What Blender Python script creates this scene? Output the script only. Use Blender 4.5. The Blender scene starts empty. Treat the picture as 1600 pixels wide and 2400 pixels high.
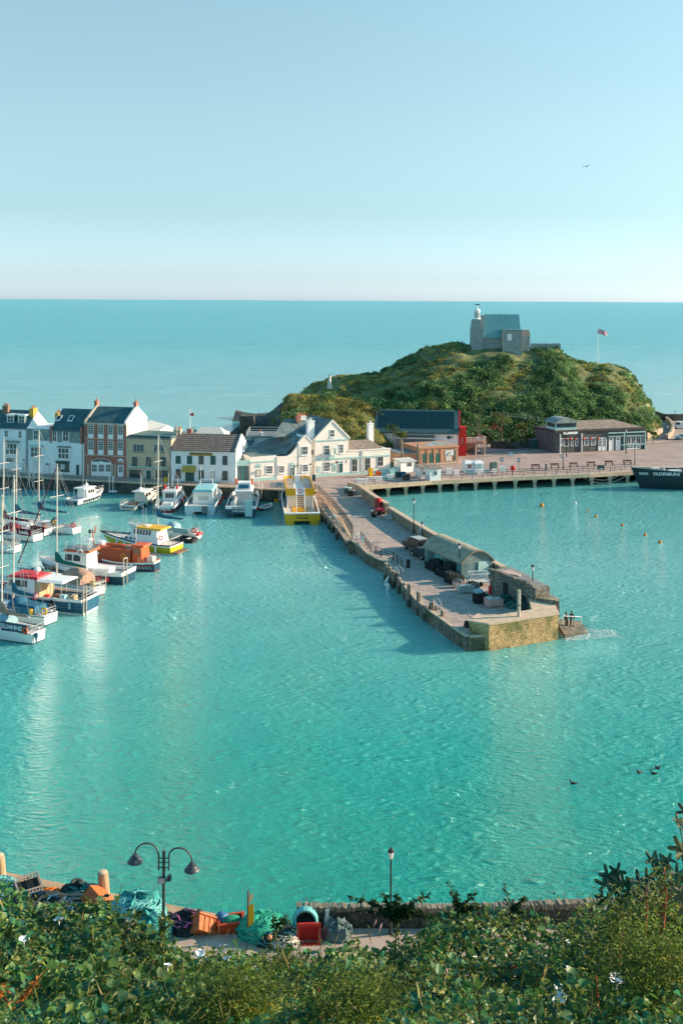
import bpy, math, random
import numpy as np
from mathutils import Vector, Matrix, noise

# ------------------------------------------------------------------ camera, sky, sun, exposure
SC = bpy.context.scene
COL = SC.collection
R = math.radians
F, CX, HY, CAMZ, ROLL = 2520.0, 800.0, 702.0, 36.0, R(0.29)
cam = bpy.data.cameras.new('camera')
cam.sensor_fit = 'HORIZONTAL'; cam.sensor_width = 36.0; cam.lens = F/1600*36
cam.shift_y = -(1200-HY)/1600
cam.clip_start = 0.5; cam.clip_end = 60000
camo = bpy.data.objects.new('camera', cam); COL.objects.link(camo)
camo.matrix_world = Matrix.Translation((0, 0, CAMZ)) @ Matrix.Rotation(R(90), 4, 'X') @ Matrix.Rotation(ROLL, 4, 'Z')
SC.camera = camo

SUN_AZ, SUN_EL = 10.0, 19.5      # degrees from +X towards +Y ; elevation
sd = Vector((math.cos(R(SUN_AZ))*math.cos(R(SUN_EL)), math.sin(R(SUN_AZ))*math.cos(R(SUN_EL)), math.sin(R(SUN_EL))))
sun = bpy.data.lights.new('sun', 'SUN'); sun.energy = 5.0; sun.angle = R(0.5); sun.color = (1.0, 0.76, 0.55)
suno = bpy.data.objects.new('sun', sun); COL.objects.link(suno)
suno.rotation_euler = (-sd).to_track_quat('-Z', 'Y').to_euler()

w = bpy.data.worlds.new('World'); SC.world = w; w.use_nodes = True
nt = w.node_tree; nt.nodes.clear()
out = nt.nodes.new('ShaderNodeOutputWorld'); bg = nt.nodes.new('ShaderNodeBackground')
sky = nt.nodes.new('ShaderNodeTexSky'); sky.sky_type = 'NISHITA'; sky.sun_disc = False
sky.sun_elevation = R(SUN_EL); sky.sun_rotation = R(90-SUN_AZ); sky.air_density = 1.0; sky.dust_density = 0.6; sky.ozone_density = 1.2
# the air's own tint by elevation: pink-grey band on the horizon, cyan above it
tc = nt.nodes.new('ShaderNodeTexCoord'); sep = nt.nodes.new('ShaderNodeSeparateXYZ'); rmp = nt.nodes.new('ShaderNodeValToRGB')
nt.links.new(tc.outputs['Generated'], sep.inputs[0]); nt.links.new(sep.outputs['Z'], rmp.inputs[0])
SKY_RAMP = [(0.0, (0.285, 0.394, 0.672)), (0.0048, (0.285, 0.394, 0.672)), (0.0206, (0.241, 0.328, 0.528)), (0.08, (0.23, 0.29, 0.337)), (0.157, (0.305, 0.341, 0.32)), (0.265, (0.366, 0.404, 0.346)), (0.33, (0.2, 0.32, 0.31)), (0.42, (0.22, 0.42, 0.41)), (1.0, (0.20, 0.53, 0.51))]   # half values, doubled below

while len(rmp.color_ramp.elements) < len(SKY_RAMP): rmp.color_ramp.elements.new(0.5)
for e, (p, c) in zip(rmp.color_ramp.elements, SKY_RAMP): e.position = p; e.color = (*c, 1)
mixn = nt.nodes.new('ShaderNodeMix'); mixn.data_type = 'RGBA'; mixn.blend_type = 'MULTIPLY'; mixn.inputs[0].default_value = 1.0
nt.links.new(sky.outputs[0], mixn.inputs[6]); nt.links.new(rmp.outputs[0], mixn.inputs[7])
dbl = nt.nodes.new('ShaderNodeMix'); dbl.data_type = 'RGBA'; dbl.blend_type = 'MULTIPLY'; dbl.inputs[0].default_value = 1.0; dbl.inputs[7].default_value = (2, 2, 2, 1)
nt.links.new(mixn.outputs[2], dbl.inputs[6]); nt.links.new(dbl.outputs[2], bg.inputs[0]); nt.links.new(bg.outputs[0], out.inputs[0])
bg.inputs[1].default_value = 0.15
vs = SC.view_settings; vs.view_transform = 'Standard'; vs.look = 'None'; vs.exposure = 0.95; vs.gamma = 1.0; vs.use_curve_mapping = False
SC.cycles.max_bounces = 6; SC.cycles.transparent_max_bounces = 8

# ------------------------------------------------------------------ helpers
CR, SR = math.cos(ROLL), math.sin(ROLL)
CP = Vector((0, 0, CAMZ))
def ray(px, py):
    u, v = (px-CX)/F, (py-HY)/F
    return Vector((u*CR + v*SR, 1.0, u*SR - v*CR))
def at(px, py, z=0.0):                       # the point of a level plane seen at that place
    d = ray(px, py); t = (z-CAMZ)/d.z; return CP + d*t
def atD(px, py, D):
    return CP + ray(px, py)*D
def rnd(a, b): return random.uniform(a, b)

MATS = {}
def nodes_for(name):
    m = bpy.data.materials.new(name); m.use_nodes = True
    n = m.node_tree; b = n.nodes['Principled BSDF']
    return m, n, b
def mat(name, col, rough=0.6, var=0.14, scale=3.0, bump=0.0, metal=0.0, spec=0.4, stretch=None, detail=6):
    if name in MATS: return MATS[name]
    m, n, b = nodes_for(name)
    b.inputs['Roughness'].default_value = rough; b.inputs['Metallic'].default_value = metal
    b.inputs['Specular IOR Level'].default_value = spec
    t = n.nodes.new('ShaderNodeTexCoord'); no = n.nodes.new('ShaderNodeTexNoise')
    no.inputs['Scale'].default_value = scale; no.inputs['Detail'].default_value = detail; no.inputs['Roughness'].default_value = 0.65
    src = t.outputs['Object']
    if stretch:
        mp = n.nodes.new('ShaderNodeMapping'); mp.inputs['Scale'].default_value = stretch
        n.links.new(src, mp.inputs[0]); src = mp.outputs[0]
    n.links.new(src, no.inputs[0])
    r = n.nodes.new('ShaderNodeValToRGB')
    r.color_ramp.elements[0].position = 0.3; r.color_ramp.elements[1].position = 0.7
    r.color_ramp.elements[0].color = tuple(max(0, c*(1-var)) for c in col)+(1,)
    r.color_ramp.elements[1].color = tuple(min(1, c*(1+var)) for c in col)+(1,)
    n.links.new(no.outputs[0], r.inputs[0]); n.links.new(r.outputs[0], b.inputs['Base Color'])
    if bump:
        bp = n.nodes.new('ShaderNodeBump'); bp.inputs['Strength'].default_value = bump; bp.inputs['Distance'].default_value = 0.1
        n.links.new(no.outputs[0], bp.inputs['Height']); n.links.new(bp.outputs[0], b.inputs['Normal'])
    MATS[name] = m
    return m
def brickmat(name, c1, c2, mortar, bw, bh, rough=0.85, msize=0.015, axis='XZ', bump=0.4, noise_amt=0.35):
    """courses of bricks, stones, tiles or slates laid on the object's own coordinates"""
    if name in MATS: return MATS[name]
    m, n, b = nodes_for(name); b.inputs['Roughness'].default_value = rough
    t = n.nodes.new('ShaderNodeTexCoord'); s = n.nodes.new('ShaderNodeSeparateXYZ'); c = n.nodes.new('ShaderNodeCombineXYZ')
    n.links.new(t.outputs['Object'], s.inputs[0])
    if axis == 'wall':                        # courses that run round corners: x+y against z
        a = n.nodes.new('ShaderNodeMath'); a.operation = 'ADD'
        n.links.new(s.outputs['X'], a.inputs[0]); n.links.new(s.outputs['Y'], a.inputs[1]); n.links.new(a.outputs[0], c.inputs[0])
    else: n.links.new(s.outputs[axis[0]], c.inputs[0])
    n.links.new(s.outputs['Y' if axis == 'XY' else 'Z'], c.inputs[1])
    br = n.nodes.new('ShaderNodeTexBrick'); br.inputs['Scale'].default_value = 1.0
    br.inputs['Brick Width'].default_value = bw; br.inputs['Row Height'].default_value = bh; br.inputs['Mortar Size'].default_value = msize
    br.inputs['Color1'].default_value = (*c1, 1); br.inputs['Color2'].default_value = (*c2, 1); br.inputs['Mortar'].default_value = (*mortar, 1)
    n.links.new(c.outputs[0], br.inputs[0])
    no = n.nodes.new('ShaderNodeTexNoise'); no.inputs['Scale'].default_value = 0.9; no.inputs['Detail'].default_value = 8; no.inputs['Roughness'].default_value = .7
    n.links.new(t.outputs['Object'], no.inputs[0])
    mr = n.nodes.new('ShaderNodeMapRange'); mr.inputs[1].default_value = .3; mr.inputs[2].default_value = .7
    mr.inputs[3].default_value = 1-noise_amt; mr.inputs[4].default_value = 1+noise_amt
    n.links.new(no.outputs[0], mr.inputs[0])
    mx = n.nodes.new('ShaderNodeMix'); mx.data_type = 'RGBA'; mx.blend_type = 'MULTIPLY'; mx.inputs[0].default_value = 1
    n.links.new(br.outputs[0], mx.inputs[6]); n.links.new(mr.outputs[0], mx.inputs[7]); n.links.new(mx.outputs[2], b.inputs['Base Color'])
    bp = n.nodes.new('ShaderNodeBump'); bp.inputs['Strength'].default_value = bump; bp.inputs['Distance'].default_value = 0.05
    n.links.new(br.outputs[0], bp.inputs['Height']); n.links.new(bp.outputs[0], b.inputs['Normal'])
    MATS[name] = m; return m
def stonemat(name, c1, c2, mort, scale=1.6, rough=0.9, bump=0.6, moss=None, stretch=(1, 1, 1.7)):
    if name in MATS: return MATS[name]
    m, n, b = nodes_for(name); b.inputs['Roughness'].default_value = rough
    t = n.nodes.new('ShaderNodeTexCoord'); mp = n.nodes.new('ShaderNodeMapping'); mp.inputs['Scale'].default_value = stretch
    n.links.new(t.outputs['Object'], mp.inputs[0])
    v = n.nodes.new('ShaderNodeTexVoronoi'); v.inputs['Scale'].default_value = scale; n.links.new(mp.outputs[0], v.inputs[0])
    v2 = n.nodes.new('ShaderNodeTexVoronoi'); v2.feature = 'DISTANCE_TO_EDGE'; v2.inputs['Scale'].default_value = scale; n.links.new(mp.outputs[0], v2.inputs[0])
    s = n.nodes.new('ShaderNodeSeparateColor'); n.links.new(v.outputs['Color'], s.inputs[0])
    mx = n.nodes.new('ShaderNodeMix'); mx.data_type = 'RGBA'; mx.inputs[6].default_value = (*c1, 1); mx.inputs[7].default_value = (*c2, 1)
    n.links.new(s.outputs[0], mx.inputs[0])
    mr = n.nodes.new('ShaderNodeMapRange'); mr.inputs[1].default_value = 0.02; mr.inputs[2].default_value = 0.09; n.links.new(v2.outputs[0], mr.inputs[0])
    m2 = n.nodes.new('ShaderNodeMix'); m2.data_type = 'RGBA'; m2.inputs[6].default_value = (*mort, 1)
    n.links.new(mr.outputs[0], m2.inputs[0]); n.links.new(mx.outputs[2], m2.inputs[7])
    last = m2.outputs[2]
    if moss:
        no = n.nodes.new('ShaderNodeTexNoise'); no.inputs['Scale'].default_value = 0.55; no.inputs['Detail'].default_value = 9; no.inputs['Roughness'].default_value = .7
        n.links.new(t.outputs['Object'], no.inputs[0])
        r = n.nodes.new('ShaderNodeMapRange'); r.inputs[1].default_value = .47; r.inputs[2].default_value = .6; n.links.new(no.outputs[0], r.inputs[0])
        m3 = n.nodes.new('ShaderNodeMix'); m3.data_type = 'RGBA'; m3.inputs[7].default_value = (*moss, 1)
        n.links.new(r.outputs[0], m3.inputs[0]); n.links.new(last, m3.inputs[6]); last = m3.outputs[2]
    n.links.new(last, b.inputs['Base Color'])
    bp = n.nodes.new('ShaderNodeBump'); bp.inputs['Strength'].default_value = bump; bp.inputs['Distance'].default_value = 0.08
    n.links.new(mr.outputs[0], bp.inputs['Height']); n.links.new(bp.outputs[0], b.inputs['Normal'])
    MATS[name] = m; return m
def leafmat(name, cols, trans=0.35, rough=0.55):
    if name in MATS: return MATS[name]
    m, n, b = nodes_for(name); b.inputs['Roughness'].default_value = rough; b.inputs['Specular IOR Level'].default_value = 0.3
    g = n.nodes.new('ShaderNodeNewGeometry'); r = n.nodes.new('ShaderNodeValToRGB')
    while len(r.color_ramp.elements) < len(cols): r.color_ramp.elements.new(0.5)
    for i, (e, c) in enumerate(zip(r.color_ramp.elements, cols)): e.position = i/(len(cols)-1); e.color = (*c, 1)
    n.links.new(g.outputs['Random Per Island'], r.inputs[0])
    t = n.nodes.new('ShaderNodeTexCoord'); no = n.nodes.new('ShaderNodeTexNoise'); no.inputs['Scale'].default_value = 0.35 if 'hill' in name else 1.2
    no.inputs['Detail'].default_value = 3; n.links.new(t.outputs['Object'], no.inputs[0])
    mr = n.nodes.new('ShaderNodeMapRange'); mr.inputs[1].default_value = .3; mr.inputs[2].default_value = .7; mr.inputs[3].default_value = .38; mr.inputs[4].default_value = 1.7  # leaf tone by clump, widened so the deeper shade sits in the colour
    n.links.new(no.outputs[0], mr.inputs[0])
    mx = n.nodes.new('ShaderNodeMix'); mx.data_type = 'RGBA'; mx.blend_type = 'MULTIPLY'; mx.inputs[0].default_value = 1
    n.links.new(r.outputs[0], mx.inputs[6]); n.links.new(mr.outputs[0], mx.inputs[7])
    n.links.new(mx.outputs[2], b.inputs['Base Color'])
    tr = n.nodes.new('ShaderNodeBsdfTranslucent'); n.links.new(mx.outputs[2], tr.inputs[0])
    ms = n.nodes.new('ShaderNodeMixShader'); ms.inputs[0].default_value = trans
    n.links.new(b.outputs[0], ms.inputs[1]); n.links.new(tr.outputs[0], ms.inputs[2])
    n.links.new(ms.outputs[0], n.nodes['Material Output'].inputs[0])
    MATS[name] = m; return m

class MB:
    def __init__(s): s.v = []; s.f = []; s.m = []; s.mi = 0
    def add(s, vs, fs):
        o = len(s.v); s.v += [tuple(p) for p in vs]
        for f in fs: s.f.append(tuple(i+o for i in f)); s.m.append(s.mi)
        return s
    def quad(s, *p): return s.add(p, [tuple(range(len(p)))])
    def box(s, x0, x1, y0, y1, z0, z1, M=None):
        vs = [Vector(p) for p in ((x0,y0,z0),(x1,y0,z0),(x1,y1,z0),(x0,y1,z0),(x0,y0,z1),(x1,y0,z1),(x1,y1,z1),(x0,y1,z1))]
        if M is not None: vs = [M @ p for p in vs]
        return s.add(vs, [(0,3,2,1),(4,5,6,7),(0,1,5,4),(1,2,6,5),(2,3,7,6),(3,0,4,7)])
    def cbox(s, c, d, rz=0, rx=0, ry=0):
        M = Matrix.Translation(c) @ Matrix.Rotation(rz, 4, 'Z') @ Matrix.Rotation(rx, 4, 'X') @ Matrix.Rotation(ry, 4, 'Y')
        return s.box(-d[0]/2, d[0]/2, -d[1]/2, d[1]/2, -d[2]/2, d[2]/2, M)
    def taper(s, x0, x1, y0, y1, z0, z1, ix0=0, ix1=0, iy=0):     # a box whose top is drawn in
        vs = ((x0,y0,z0),(x1,y0,z0),(x1,y1,z0),(x0,y1,z0),(x0+ix0,y0+iy,z1),(x1-ix1,y0+iy,z1),(x1-ix1,y1-iy,z1),(x0+ix0,y1-iy,z1))
        return s.add(vs, [(0,3,2,1),(4,5,6,7),(0,1,5,4),(1,2,6,5),(2,3,7,6),(3,0,4,7)])
    def prism(s, poly, z0, z1):                # counter-clockwise poly of (x,y); z0,z1 numbers or callables
        n = len(poly); a = (lambda p: z0) if not callable(z0) else z0; b = (lambda p: z1) if not callable(z1) else z1
        vs = [(p[0], p[1], a(p)) for p in poly]+[(p[0], p[1], b(p)) for p in poly]
        return s.add(vs, [tuple(reversed(range(n))), tuple(range(n, 2*n))]+[(i, (i+1) % n, n+(i+1) % n, n+i) for i in range(n)])
    def extr(s, poly, y0, y1):                 # poly of (x,z) extruded along y
        n = len(poly); vs = [(p[0], y0, p[1]) for p in poly]+[(p[0], y1, p[1]) for p in poly]
        return s.add(vs, [tuple(range(n)), tuple(reversed(range(n, 2*n)))]+[((i+1) % n, i, n+i, n+(i+1) % n) for i in range(n)])
    def extx(s, poly, x0, x1):                 # poly of (y,z) extruded along x
        n = len(poly); vs = [(x0, p[0], p[1]) for p in poly]+[(x1, p[0], p[1]) for p in poly]
        return s.add(vs, [tuple(reversed(range(n))), tuple(range(n, 2*n))]+[(i, (i+1) % n, n+(i+1) % n, n+i) for i in range(n)])
    def tube(s, pts, r, n=6, r1=None, caps=True):
        pts = [Vector(p) for p in pts]; N = len(pts); rings = []
        up = None
        for i, p in enumerate(pts):
            d = (pts[min(i+1, N-1)]-pts[max(i-1, 0)])
            if d.length < 1e-9: d = Vector((0, 0, 1))
            d.normalize()
            if up is None: up = Vector((0, 0, 1)) if abs(d.z) < .9 else Vector((1, 0, 0))
            a = d.cross(up)
            if a.length < 1e-6: a = d.cross(Vector((0, 1, 0)))
            a.normalize(); b = a.cross(d).normalized(); up = b
            rr = r if r1 is None else r+(r1-r)*i/(N-1)
            rings.append([p+(a*math.cos(2*math.pi*k/n)+b*math.sin(2*math.pi*k/n))*rr for k in range(n)])
        return s.loft(rings, caps=caps)
    def loft(s, rings, caps=True, closed=True):
        n = len(rings[0]); vs = [p for r in rings for p in r]; fs = []
        for i in range(len(rings)-1):
            for k in range(n if closed else n-1):
                a, b = i*n+k, i*n+(k+1) % n
                fs.append((a, b, b+n, a+n))
        if caps: fs += [tuple(reversed(range(n))), tuple(range((len(rings)-1)*n, len(rings)*n))]
        return s.add(vs, fs)
    def lathe(s, prof, c=(0, 0, 0), n=12):
        return s.loft([[Vector((c[0]+r*math.cos(2*math.pi*k/n), c[1]+r*math.sin(2*math.pi*k/n), c[2]+z)) for k in range(n)] for r, z in prof])
    def ball(s, c, r, n=10, m=7, sz=None):
        rx, ry, rz = (r, r, r) if sz is None else sz
        return s.loft([[Vector((c[0]+rx*math.sin(math.pi*j/m)*math.cos(2*math.pi*k/n), c[1]+ry*math.sin(math.pi*j/m)*math.sin(2*math.pi*k/n), c[2]-rz*math.cos(math.pi*j/m))) for k in range(n)] for j in ([.12]+list(range(1, m))+[m-.12])])
    def ring(s, c, R0, r, M=None, n=16, k=6):
        M = M or Matrix(); c = Vector(c)
        pts = [c+M @ Vector((R0*math.cos(2*math.pi*i/n), R0*math.sin(2*math.pi*i/n), 0)) for i in range(n+1)]
        return s.tube(pts, r, k)
    def build(s, name, m, parent=None, smooth=False, label=None):
        me = bpy.data.meshes.new(name); me.from_pydata(s.v, [], s.f)
        ms = m if isinstance(m, (list, tuple)) else [m]
        for x in ms: me.materials.append(x)
        if len(ms) > 1: me.polygons.foreach_set('material_index', s.m)
        if smooth:
            me.polygons.foreach_set('use_smooth', [True]*len(s.f))
        me.update()
        if smooth: me.set_sharp_from_angle(angle=R(50))
        o = bpy.data.objects.new(name, me); COL.objects.link(o)
        if parent: o.parent = parent
        if label: o['label'] = label
        return o
def tag(o, label, cat, group=None, kind=None):
    o['label'] = label; o['category'] = cat
    if group: o['group'] = group
    if kind: o['kind'] = kind
    return o
def struct(o, label=None, kind='structure'):
    o['kind'] = kind
    if label: o['label'] = label
    return o
def thing(name, label, cat, loc=(0, 0, 0), rz=0, group=None):
    o = bpy.data.objects.new(name, None); COL.objects.link(o); o.empty_display_size = 0.3
    o.location = loc; o.rotation_euler = (0, 0, rz)
    return tag(o, label, cat, group)
def copy_tree(o, parent=None):
    c = o.copy(); COL.objects.link(c); c.parent = parent
    for ch in list(o.children): copy_tree(ch, c)
    return c
def text(body, size, m, parent, origin, right, up, name='lettering', extr=0.01, bold=0.0, align='CENTER', sx=1.0):
    cu = bpy.data.curves.new(name, 'FONT'); cu.body = body; cu.size = size; cu.extrude = extr; cu.offset = bold; cu.align_x = align; cu.align_y = 'CENTER'
    cu.resolution_u = 2
    tmp = bpy.data.objects.new('tmp_text', cu); COL.objects.link(tmp)
    dg = bpy.context.evaluated_depsgraph_get(); dg.update()
    me = bpy.data.meshes.new_from_object(tmp.evaluated_get(dg))
    bpy.data.objects.remove(tmp)
    rt, u = Vector(right).normalized(), Vector(up).normalized(); nn = rt.cross(u)
    M = Matrix.Translation(origin) @ Matrix(((rt.x*sx, u.x, nn.x, 0), (rt.y*sx, u.y, nn.y, 0), (rt.z*sx, u.z, nn.z, 0), (0, 0, 0, 1)))
    me.transform(M); me.name = name; me.materials.clear(); me.materials.append(m)
    o = bpy.data.objects.new(name, me); COL.objects.link(o); o.parent = parent
    return o
def leaf_arrays(P, size, rng, up=0.5, aspect=0.55, fold=0.18, ori=None):
    """verts and faces for N folded leaves (two quads each) at points P"""
    N = len(P)
    d = rng.normal(size=(N, 3)); d[:, 2] = d[:, 2]*0.5-0.1
    if ori is not None: d = d*0.45+ori
    d /= np.linalg.norm(d, axis=1)[:, None]+1e-9
    nn = rng.normal(size=(N, 3)); nn[:, 2] = np.abs(nn[:, 2])+up
    s = np.cross(d, nn); s /= np.linalg.norm(s, axis=1)[:, None]+1e-9
    nn = np.cross(s, d)
    L = size[:, None]; W = L*aspect
    base = P; tip = P+d*L - nn*L*0.1
    l1 = P+d*L*.28-s*W*.5+nn*W*fold; l2 = P+d*L*.62-s*W*.34+nn*W*fold
    r1 = P+d*L*.28+s*W*.5+nn*W*fold; r2 = P+d*L*.62+s*W*.34+nn*W*fold
    V = np.stack([base, l1, l2, tip, r2, r1], axis=1).reshape(-1, 3)
    o = (np.arange(N)*6)[:, None]
    Fc = np.concatenate([o+np.array([[0, 3, 2, 1]]), o+np.array([[0, 5, 4, 3]])], axis=1).reshape(-1, 4)
    return V, Fc
def mesh_np(name, V, Fc, m, parent=None, extra=None):
    me = bpy.data.meshes.new(name); k = Fc.shape[1]
    me.vertices.add(len(V)); me.vertices.foreach_set('co', np.ascontiguousarray(V, dtype=np.float32).ravel())
    me.loops.add(Fc.size); me.loops.foreach_set('vertex_index', np.ascontiguousarray(Fc, dtype=np.int32).ravel())
    me.polygons.add(len(Fc)); me.polygons.foreach_set('loop_start', np.arange(len(Fc), dtype=np.int32)*k)
    me.update(calc_edges=True); me.validate()
    me.materials.append(m)
    o = bpy.data.objects.new(name, me); COL.objects.link(o)
    if parent: o.parent = parent
    return o
random.seed(7); RNG = np.random.default_rng(7)
def interp(x, pts):
    return float(np.interp(x, [p[0] for p in pts], [p[1] for p in pts]))
# ------------------------------------------------------------------ sea
def water_mat():
    m, n, b = nodes_for('sea_water')
    b.inputs['Roughness'].default_value = 0.03; b.inputs['IOR'].default_value = 1.5; b.inputs['Coat Weight'].default_value = .4; b.subsurface_method = 'BURLEY'; b.inputs['Subsurface Weight'].default_value = .5; b.inputs['Subsurface Radius'].default_value = (2.5, 5, 5); b.inputs['Subsurface Scale'].default_value = 1.0; b.inputs['Coat Roughness'].default_value = .04; b.inputs['Coat IOR'].default_value = 1.5
    t = n.nodes.new('ShaderNodeTexCoord')
    def noi(scale, det, stretch, rot, rough=.6, ty='FBM'):
        mp = n.nodes.new('ShaderNodeMapping'); mp.inputs['Scale'].default_value = stretch; mp.inputs['Rotation'].default_value = (0, 0, rot)
        n.links.new(t.outputs['Object'], mp.inputs[0])
        x = n.nodes.new('ShaderNodeTexNoise'); x.inputs['Scale'].default_value = scale; x.inputs['Detail'].default_value = det; x.inputs['Roughness'].default_value = rough; x.noise_type = ty
        n.links.new(mp.outputs[0], x.inputs[0]); return x
    big = noi(0.03, 9, (1, .8, 1), R(-24), .72)        # slicks and gusts
    mid = noi(.85, 3, (1, 1.9, 1), R(-16), .5, 'RIDGED_MULTIFRACTAL')
    fine = noi(2.1, 3, (1, 2.2, 1), R(-22), .7)
    r = n.nodes.new('ShaderNodeValToRGB'); r.color_ramp.elements[0].position = .35; r.color_ramp.elements[1].position = .65
    r.color_ramp.elements[0].color = (*WATER_A, 1); r.color_ramp.elements[1].color = (*WATER_B, 1)
    n.links.new(big.outputs[0], r.inputs[0])
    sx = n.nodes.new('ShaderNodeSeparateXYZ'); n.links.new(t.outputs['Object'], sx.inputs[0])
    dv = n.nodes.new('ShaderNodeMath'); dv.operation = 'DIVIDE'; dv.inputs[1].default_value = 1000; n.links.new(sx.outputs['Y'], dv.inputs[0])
    dr = n.nodes.new('ShaderNodeValToRGB')                       # green near, bluer far; mid-harbour sky reflection painted in as a pale band
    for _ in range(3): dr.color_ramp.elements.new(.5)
    for e, (p_, c_) in zip(dr.color_ramp.elements, WATER_SHEEN_RAMP): e.position = p_; e.color = (*c_, 1)
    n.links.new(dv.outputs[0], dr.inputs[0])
    fr = n.nodes.new('ShaderNodeMapRange'); fr.inputs[1].default_value = .16; fr.inputs[2].default_value = .7; fr.inputs[3].default_value = .55; fr.inputs[4].default_value = .16   # far chop hides its own mirror
    n.links.new(dv.outputs[0], fr.inputs[0]); n.links.new(fr.outputs[0], b.inputs['Specular IOR Level'])
    rg = n.nodes.new('ShaderNodeMapRange'); rg.inputs[1].default_value = .18; rg.inputs[2].default_value = .9; rg.inputs[3].default_value = .03; rg.inputs[4].default_value = .28
    n.links.new(dv.outputs[0], rg.inputs[0]); n.links.new(rg.outputs[0], b.inputs['Roughness'])
    fc = n.nodes.new('ShaderNodeMapRange'); fc.inputs[1].default_value = .16; fc.inputs[2].default_value = .5; fc.inputs[3].default_value = .3; fc.inputs[4].default_value = 0
    n.links.new(dv.outputs[0], fc.inputs[0]); n.links.new(fc.outputs[0], b.inputs['Coat Weight'])
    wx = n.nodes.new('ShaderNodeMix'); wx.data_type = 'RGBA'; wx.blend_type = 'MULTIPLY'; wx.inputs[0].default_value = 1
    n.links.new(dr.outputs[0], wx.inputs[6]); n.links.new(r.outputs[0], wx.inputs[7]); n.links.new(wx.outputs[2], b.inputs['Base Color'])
    gm = n.nodes.new('ShaderNodeMapRange'); gm.inputs[1].default_value = .35; gm.inputs[2].default_value = .65; gm.inputs[3].default_value = .8; gm.inputs[4].default_value = 1.4
    n.links.new(big.outputs[0], gm.inputs[0])
    swell = noi(.07, 3, (1, 2.5, 1), R(-10))
    m0 = n.nodes.new('ShaderNodeMath'); m0.operation = 'MULTIPLY_ADD'; n.links.new(swell.outputs[0], m0.inputs[0]); m0.inputs[1].default_value = 3.0; n.links.new(fine.outputs[0], m0.inputs[2])
    mu = n.nodes.new('ShaderNodeMath'); mu.operation = 'MULTIPLY_ADD'
    n.links.new(mid.outputs[0], mu.inputs[0]); mu.inputs[1].default_value = 1.5; n.links.new(m0.outputs[0], mu.inputs[2])
    b1 = n.nodes.new('ShaderNodeBump'); b1.inputs['Distance'].default_value = WAVE
    n.links.new(gm.outputs[0], b1.inputs['Strength']); n.links.new(mu.outputs[0], b1.inputs['Height'])
    n.links.new(b1.outputs[0], b.inputs['Normal']); n.links.new(b1.outputs[0], b.inputs['Coat Normal'])
    return m
WATER_A, WATER_B, WAVE = (.66, .80, .79), (1.06, 1.04, 1.04), 0.50
WATER_SHEEN_RAMP = [(.055, (.0, .40, .31)), (.085, (.03, .52, .45)), (.14, (.28, .74, .73)), (.22, (.12, .52, .52)), (.5, (.12, .46, .51))]  # base colour by distance, sky reflection put into the palest stop
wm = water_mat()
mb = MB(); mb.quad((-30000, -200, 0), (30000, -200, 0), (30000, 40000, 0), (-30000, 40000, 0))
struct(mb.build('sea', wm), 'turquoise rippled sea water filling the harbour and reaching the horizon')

# ------------------------------------------------------------------ common materials
m_conc = mat('pink_concrete', (0.41, 0.31, 0.265), .9, .16, 0.5, .1)
m_tarmac = mat('warm_tarmac', (0.335, 0.255, 0.225), .9, .22, 0.3, .1)
m_deck = brickmat('pier_slabs', (.38, .295, .25), (.345, .28, .24), (.26, .21, .18), 3.5, 2.5, axis='XY', msize=.035, bump=.1, noise_amt=.3)
m_plank = brickmat('deck_planks', (.36, .25, .16), (.44, .30, .20), (.10, .07, .05), 3.0, .35, axis='XY', msize=.03, bump=.3)
m_qwall = stonemat('dark_quay_stone', (.05, .065, .06), (.13, .13, .11), (.03, .04, .035), 1.6, moss=(.03, .045, .03))
m_pierwall = stonemat('pier_stone', (.14, .14, .11), (.26, .21, .15), (.07, .07, .06), 1.6, moss=(.07, .075, .04))
m_parapet = stonemat('parapet_stone', (.22, .19, .13), (.36, .29, .20), (.12, .11, .08), 1.5)
m_coping = mat('coping_stone', (.52, .40, .28), .9, .2, 1.5, .2)
m_endstone = stonemat('end_wall_stone', (.44, .29, .13), (.60, .41, .2), (.26, .18, .08), 1.9, moss=(.15, .15, .05), stretch=(1, 1, 2.6))
m_pile = mat('weathered_timber', (.23, .19, .14), .9, .35, 2.5, .4, stretch=(3, 3, .4))
m_pilewet = mat('wet_timber', (.07, .075, .06), .8, .3, 2.5, .4)
m_black = mat('black_iron', (.02, .024, .026), .5, .1)
m_white = mat('white_paint', (.80, .80, .78), .5, .05, 2)
m_mark = mat('white_line_paint', (.62, .58, .54), .8, .1, 2)
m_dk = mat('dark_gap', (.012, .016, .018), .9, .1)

# ------------------------------------------------------------------ harbour ground: land sheet behind the quay
ZQ = 2.2
def g(px, py, z=ZQ): p = at(px, py, z); return (p.x, p.y)
LQ = [g(-60, 1111), g(0, 1114), g(200, 1125), g(400, 1134), g(560, 1141.5), g(660, 1147.5), g(735, 1150.5), g(818, 1145.5)]
WQ = [g(824, 1142), g(1010, 1128), g(1200, 1118.5), g(1380, 1111.5), g(1480, 1105.5), g(1720, 1097)]
BACK = [(118, 318), (84, 316), (60, 290), (10, 262), (-18, 228), (-40, 224), (-90, 232)]
# quay ground; its edge is set back under the timber wharf
WB = [(x-.6, y+5.5) for x, y in WQ]
mb = MB(); mb.prism(LQ+[(WQ[0][0]+.5, WQ[0][1]+2)]+WB+BACK, -2.0, ZQ); struct(mb.build('quay', [m_tarmac]), 'pinkish quayside ground round the harbour')
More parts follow.
